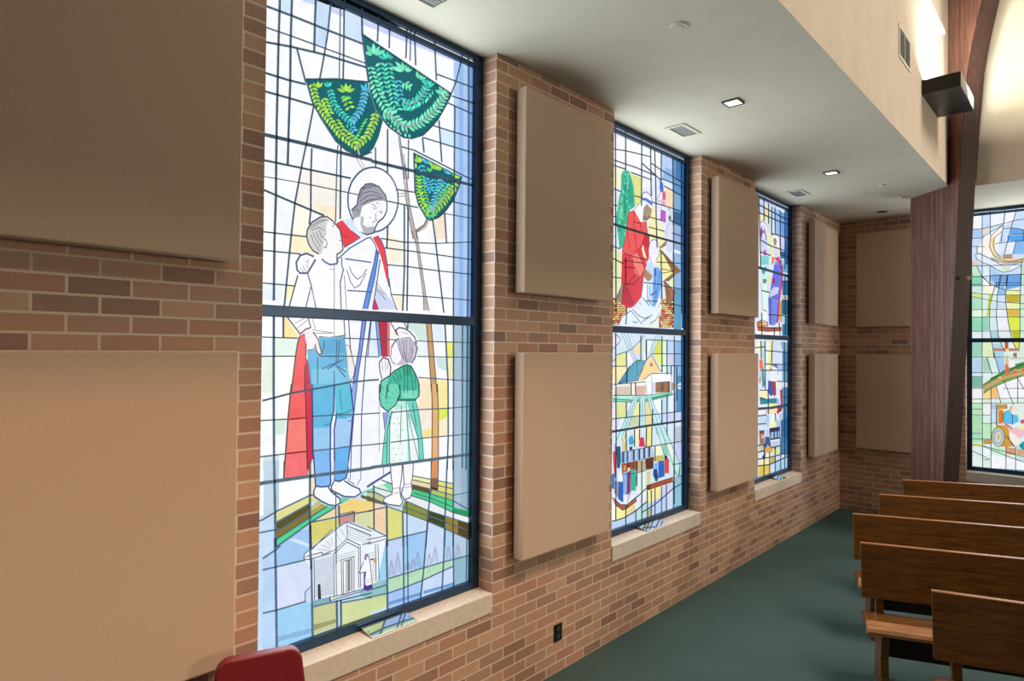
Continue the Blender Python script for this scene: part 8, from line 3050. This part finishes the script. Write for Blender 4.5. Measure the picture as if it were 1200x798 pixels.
# ------------------------------------------------------------------ red chair at the left
def make_chair():
    t = thing('side_chair', 'red upholstered chair standing under the nearest window, mostly cut by the bottom edge', 'chair', (0.51, -1.66, 0), math.radians(-20))
    # local +X is the way the chair faces; backrest outline in (y, z)
    def outline(w0, w1, z0, z1, r, n=8):
        pts = [(-w0, z0), (w0, z0), (w1, z1-r)]
        pts += [(w1-r+r*math.cos(a), z1-r+r*math.sin(a)) for a in [math.pi/2*i/n for i in range(1, n)]]
        pts += [(w1-r, z1)] + [(-w1+r, z1)]
        pts += [(-w1+r-r*math.sin(a), z1-r+r*math.cos(a)) for a in [math.pi/2*i/n for i in range(1, n)]]
        pts += [(-w1, z1-r)]
        return pts
    bm = bmesh.new(); add_prism(bm, outline(0.2, 0.158, 0.52, 0.935, 0.055), 'x', -0.275, -0.225)
    for v in bm.verts: v.co.x -= (v.co.z-0.52)*0.10
    obj('backrest', bm, M['red'], t, bevel=0.012, seg=3)
    bm = bmesh.new(); add_prism(bm, [(-0.2, -0.2), (0.24, -0.225), (0.24, 0.225), (-0.2, 0.2)], 'z', 0.41, 0.47)
    obj('seat', bm, M['red'], t, bevel=0.018, seg=3)
    for sy in (-1, 1):
        bm = bmesh.new(); add_tube(bm, [(0.21, sy*0.18, 0.41), (0.235, sy*0.2, 0.0)], 0.011); obj('leg', bm, M['chrome'], t)
        bm = bmesh.new(); add_tube(bm, [(-0.236, sy*0.16, 0.62), (-0.22, sy*0.17, 0.44), (-0.18, sy*0.17, 0.40), (-0.235, sy*0.19, 0.0)], 0.011); obj('leg', bm, M['chrome'], t)
    bm = bmesh.new(); add_tube(bm, [(-0.19, -0.17, 0.40), (0.21, -0.18, 0.40), (0.21, 0.18, 0.40), (-0.19, 0.17, 0.40), (-0.19, -0.17, 0.40)], 0.011); obj('seat_frame', bm, M['chrome'], t)
    return t
make_chair()

# ------------------------------------------------------------------ electrical outlet
t = thing('electrical_outlet', 'small black electrical outlet low on the brick wall', 'outlet', (0.0005, 0.612, 0.262))
bm = bmesh.new(); add_box(bm, 0, 0.007, -0.04, 0.04, -0.055, 0.055); obj('cover_plate', bm, M['black'], t, bevel=0.002)
for z in (-0.024, 0.024):
    bm = bmesh.new(); add_box(bm, 0.0065, 0.010, -0.017, 0.017, z-0.015, z+0.015); obj('socket', bm, M['darkgrey'], t, bevel=0.002)

# ------------------------------------------------------------------ light
w = bpy.data.worlds.new('nave_daylight'); bpy.context.scene.world = w; w.use_nodes = True
bg = w.node_tree.nodes['Background']; bg.inputs['Color'].default_value = (1.0, 0.86, 0.70, 1); bg.inputs['Strength'].default_value = 0.06

def area(name, loc, target, size, power, col, sy=None):
    l = bpy.data.lights.new(name, 'AREA'); l.energy = power; l.color = col; l.size = size
    if sy: l.shape = 'RECTANGLE'; l.size_y = sy
    o = bpy.data.objects.new(name, l); C.objects.link(o); o.location = loc
    o.rotation_euler = (Vector(target)-Vector(loc)).to_track_quat('-Z', 'Y').to_euler(); return o
WIN_POWER = 46
def spot(name, loc, target, power, col, angle, blend, radius):
    l = bpy.data.lights.new(name, 'SPOT'); l.energy = power; l.color = col; l.spot_size = math.radians(angle); l.spot_blend = blend; l.shadow_soft_size = radius
    o = bpy.data.objects.new(name, l); C.objects.link(o); o.location = loc
    o.rotation_euler = (Vector(target)-Vector(loc)).to_track_quat('-Z', 'Y').to_euler(); return o
# warm lamp high in the nave: the low ceiling's edge throws its shade across the panels
spot('nave_lamp', (5.2, -2.6, 9.0), (0.0, -1.5, 1.0), 1250, (1.0, 0.54, 0.26), 34, 0.9, 0.2)
# daylight of the nave's far clerestory
area('nave_clerestory_light', (8.0, 4.2, 12.5), (0.8, 2.6, 2.5), 5.5, 1450, (1.0, 0.90, 0.77), 4.5)
# added unseen fill lamp that brightens the upper panels
area('panel_fill_light', (14.0, 6.3, 2.6), (0.0, 1.6, 2.6), 2.6, 420, (1.0, 0.88, 0.72), 2.4)
# daylight entering through the four windows
for k, (u0, u1) in WIN.items():
    wl = area('window_daylight', (-0.10, (u0+u1)/2, 2.4), (5.0, (u0+u1)/2, 2.4), 1.28, WIN_POWER*(1.0, 0.95, 0.6)[k-1], (0.80, 0.91, 1.0), 2.85)
    if k == 3: wl.data.spread = math.radians(140)
area('window_daylight', ((END_WIN[0]+END_WIN[1])/2, Y_END+0.10, 2.4), ((END_WIN[0]+END_WIN[1])/2, 0, 2.4), 1.28, WIN_POWER*0.85, (0.86, 0.95, 1.0), 2.85)
area('uplight_lamp', (UX0+d*0.74, (UY0+UY1)/2, UZ0+0.06), (UX0+d*0.74+0.6, (UY0+UY1)/2+0.8, 9), 0.12, 95, (0.97, 1.0, 0.86), 0.6)

# ------------------------------------------------------------------ camera
cam = bpy.data.cameras.new('camera'); co = bpy.data.objects.new('camera', cam); C.objects.link(co)
yaw, pitch, roll = 0.7388, 0.0146, 0.0086
fw = Vector((-math.sin(yaw)*math.cos(pitch), math.cos(yaw)*math.cos(pitch), math.sin(pitch)))
rt = Vector((math.cos(yaw), math.sin(yaw), 0)); up = rt.cross(fw)
r2 = rt*math.cos(roll)+up*math.sin(roll); u2 = up*math.cos(roll)-rt*math.sin(roll)
m = Matrix((r2, u2, -fw)).transposed().to_4x4(); m.translation = (2.667, -2.7864, 2.1202)
co.matrix_world = m
cam.sensor_width = 36; cam.lens = 760.4757/1200*36; cam.clip_start = 0.05
sc = bpy.context.scene; sc.camera = co
vs = sc.view_settings; sc.display_settings.display_device = 'sRGB'
vs.view_transform = 'Standard'; vs.look = 'None'; vs.exposure = 0.0; vs.gamma = 1.0; vs.use_curve_mapping = False
sc.cycles.use_denoising = True
sc.cycles.max_bounces = 8; sc.cycles.diffuse_bounces = 5; sc.cycles.sample_clamp_indirect = 6.0
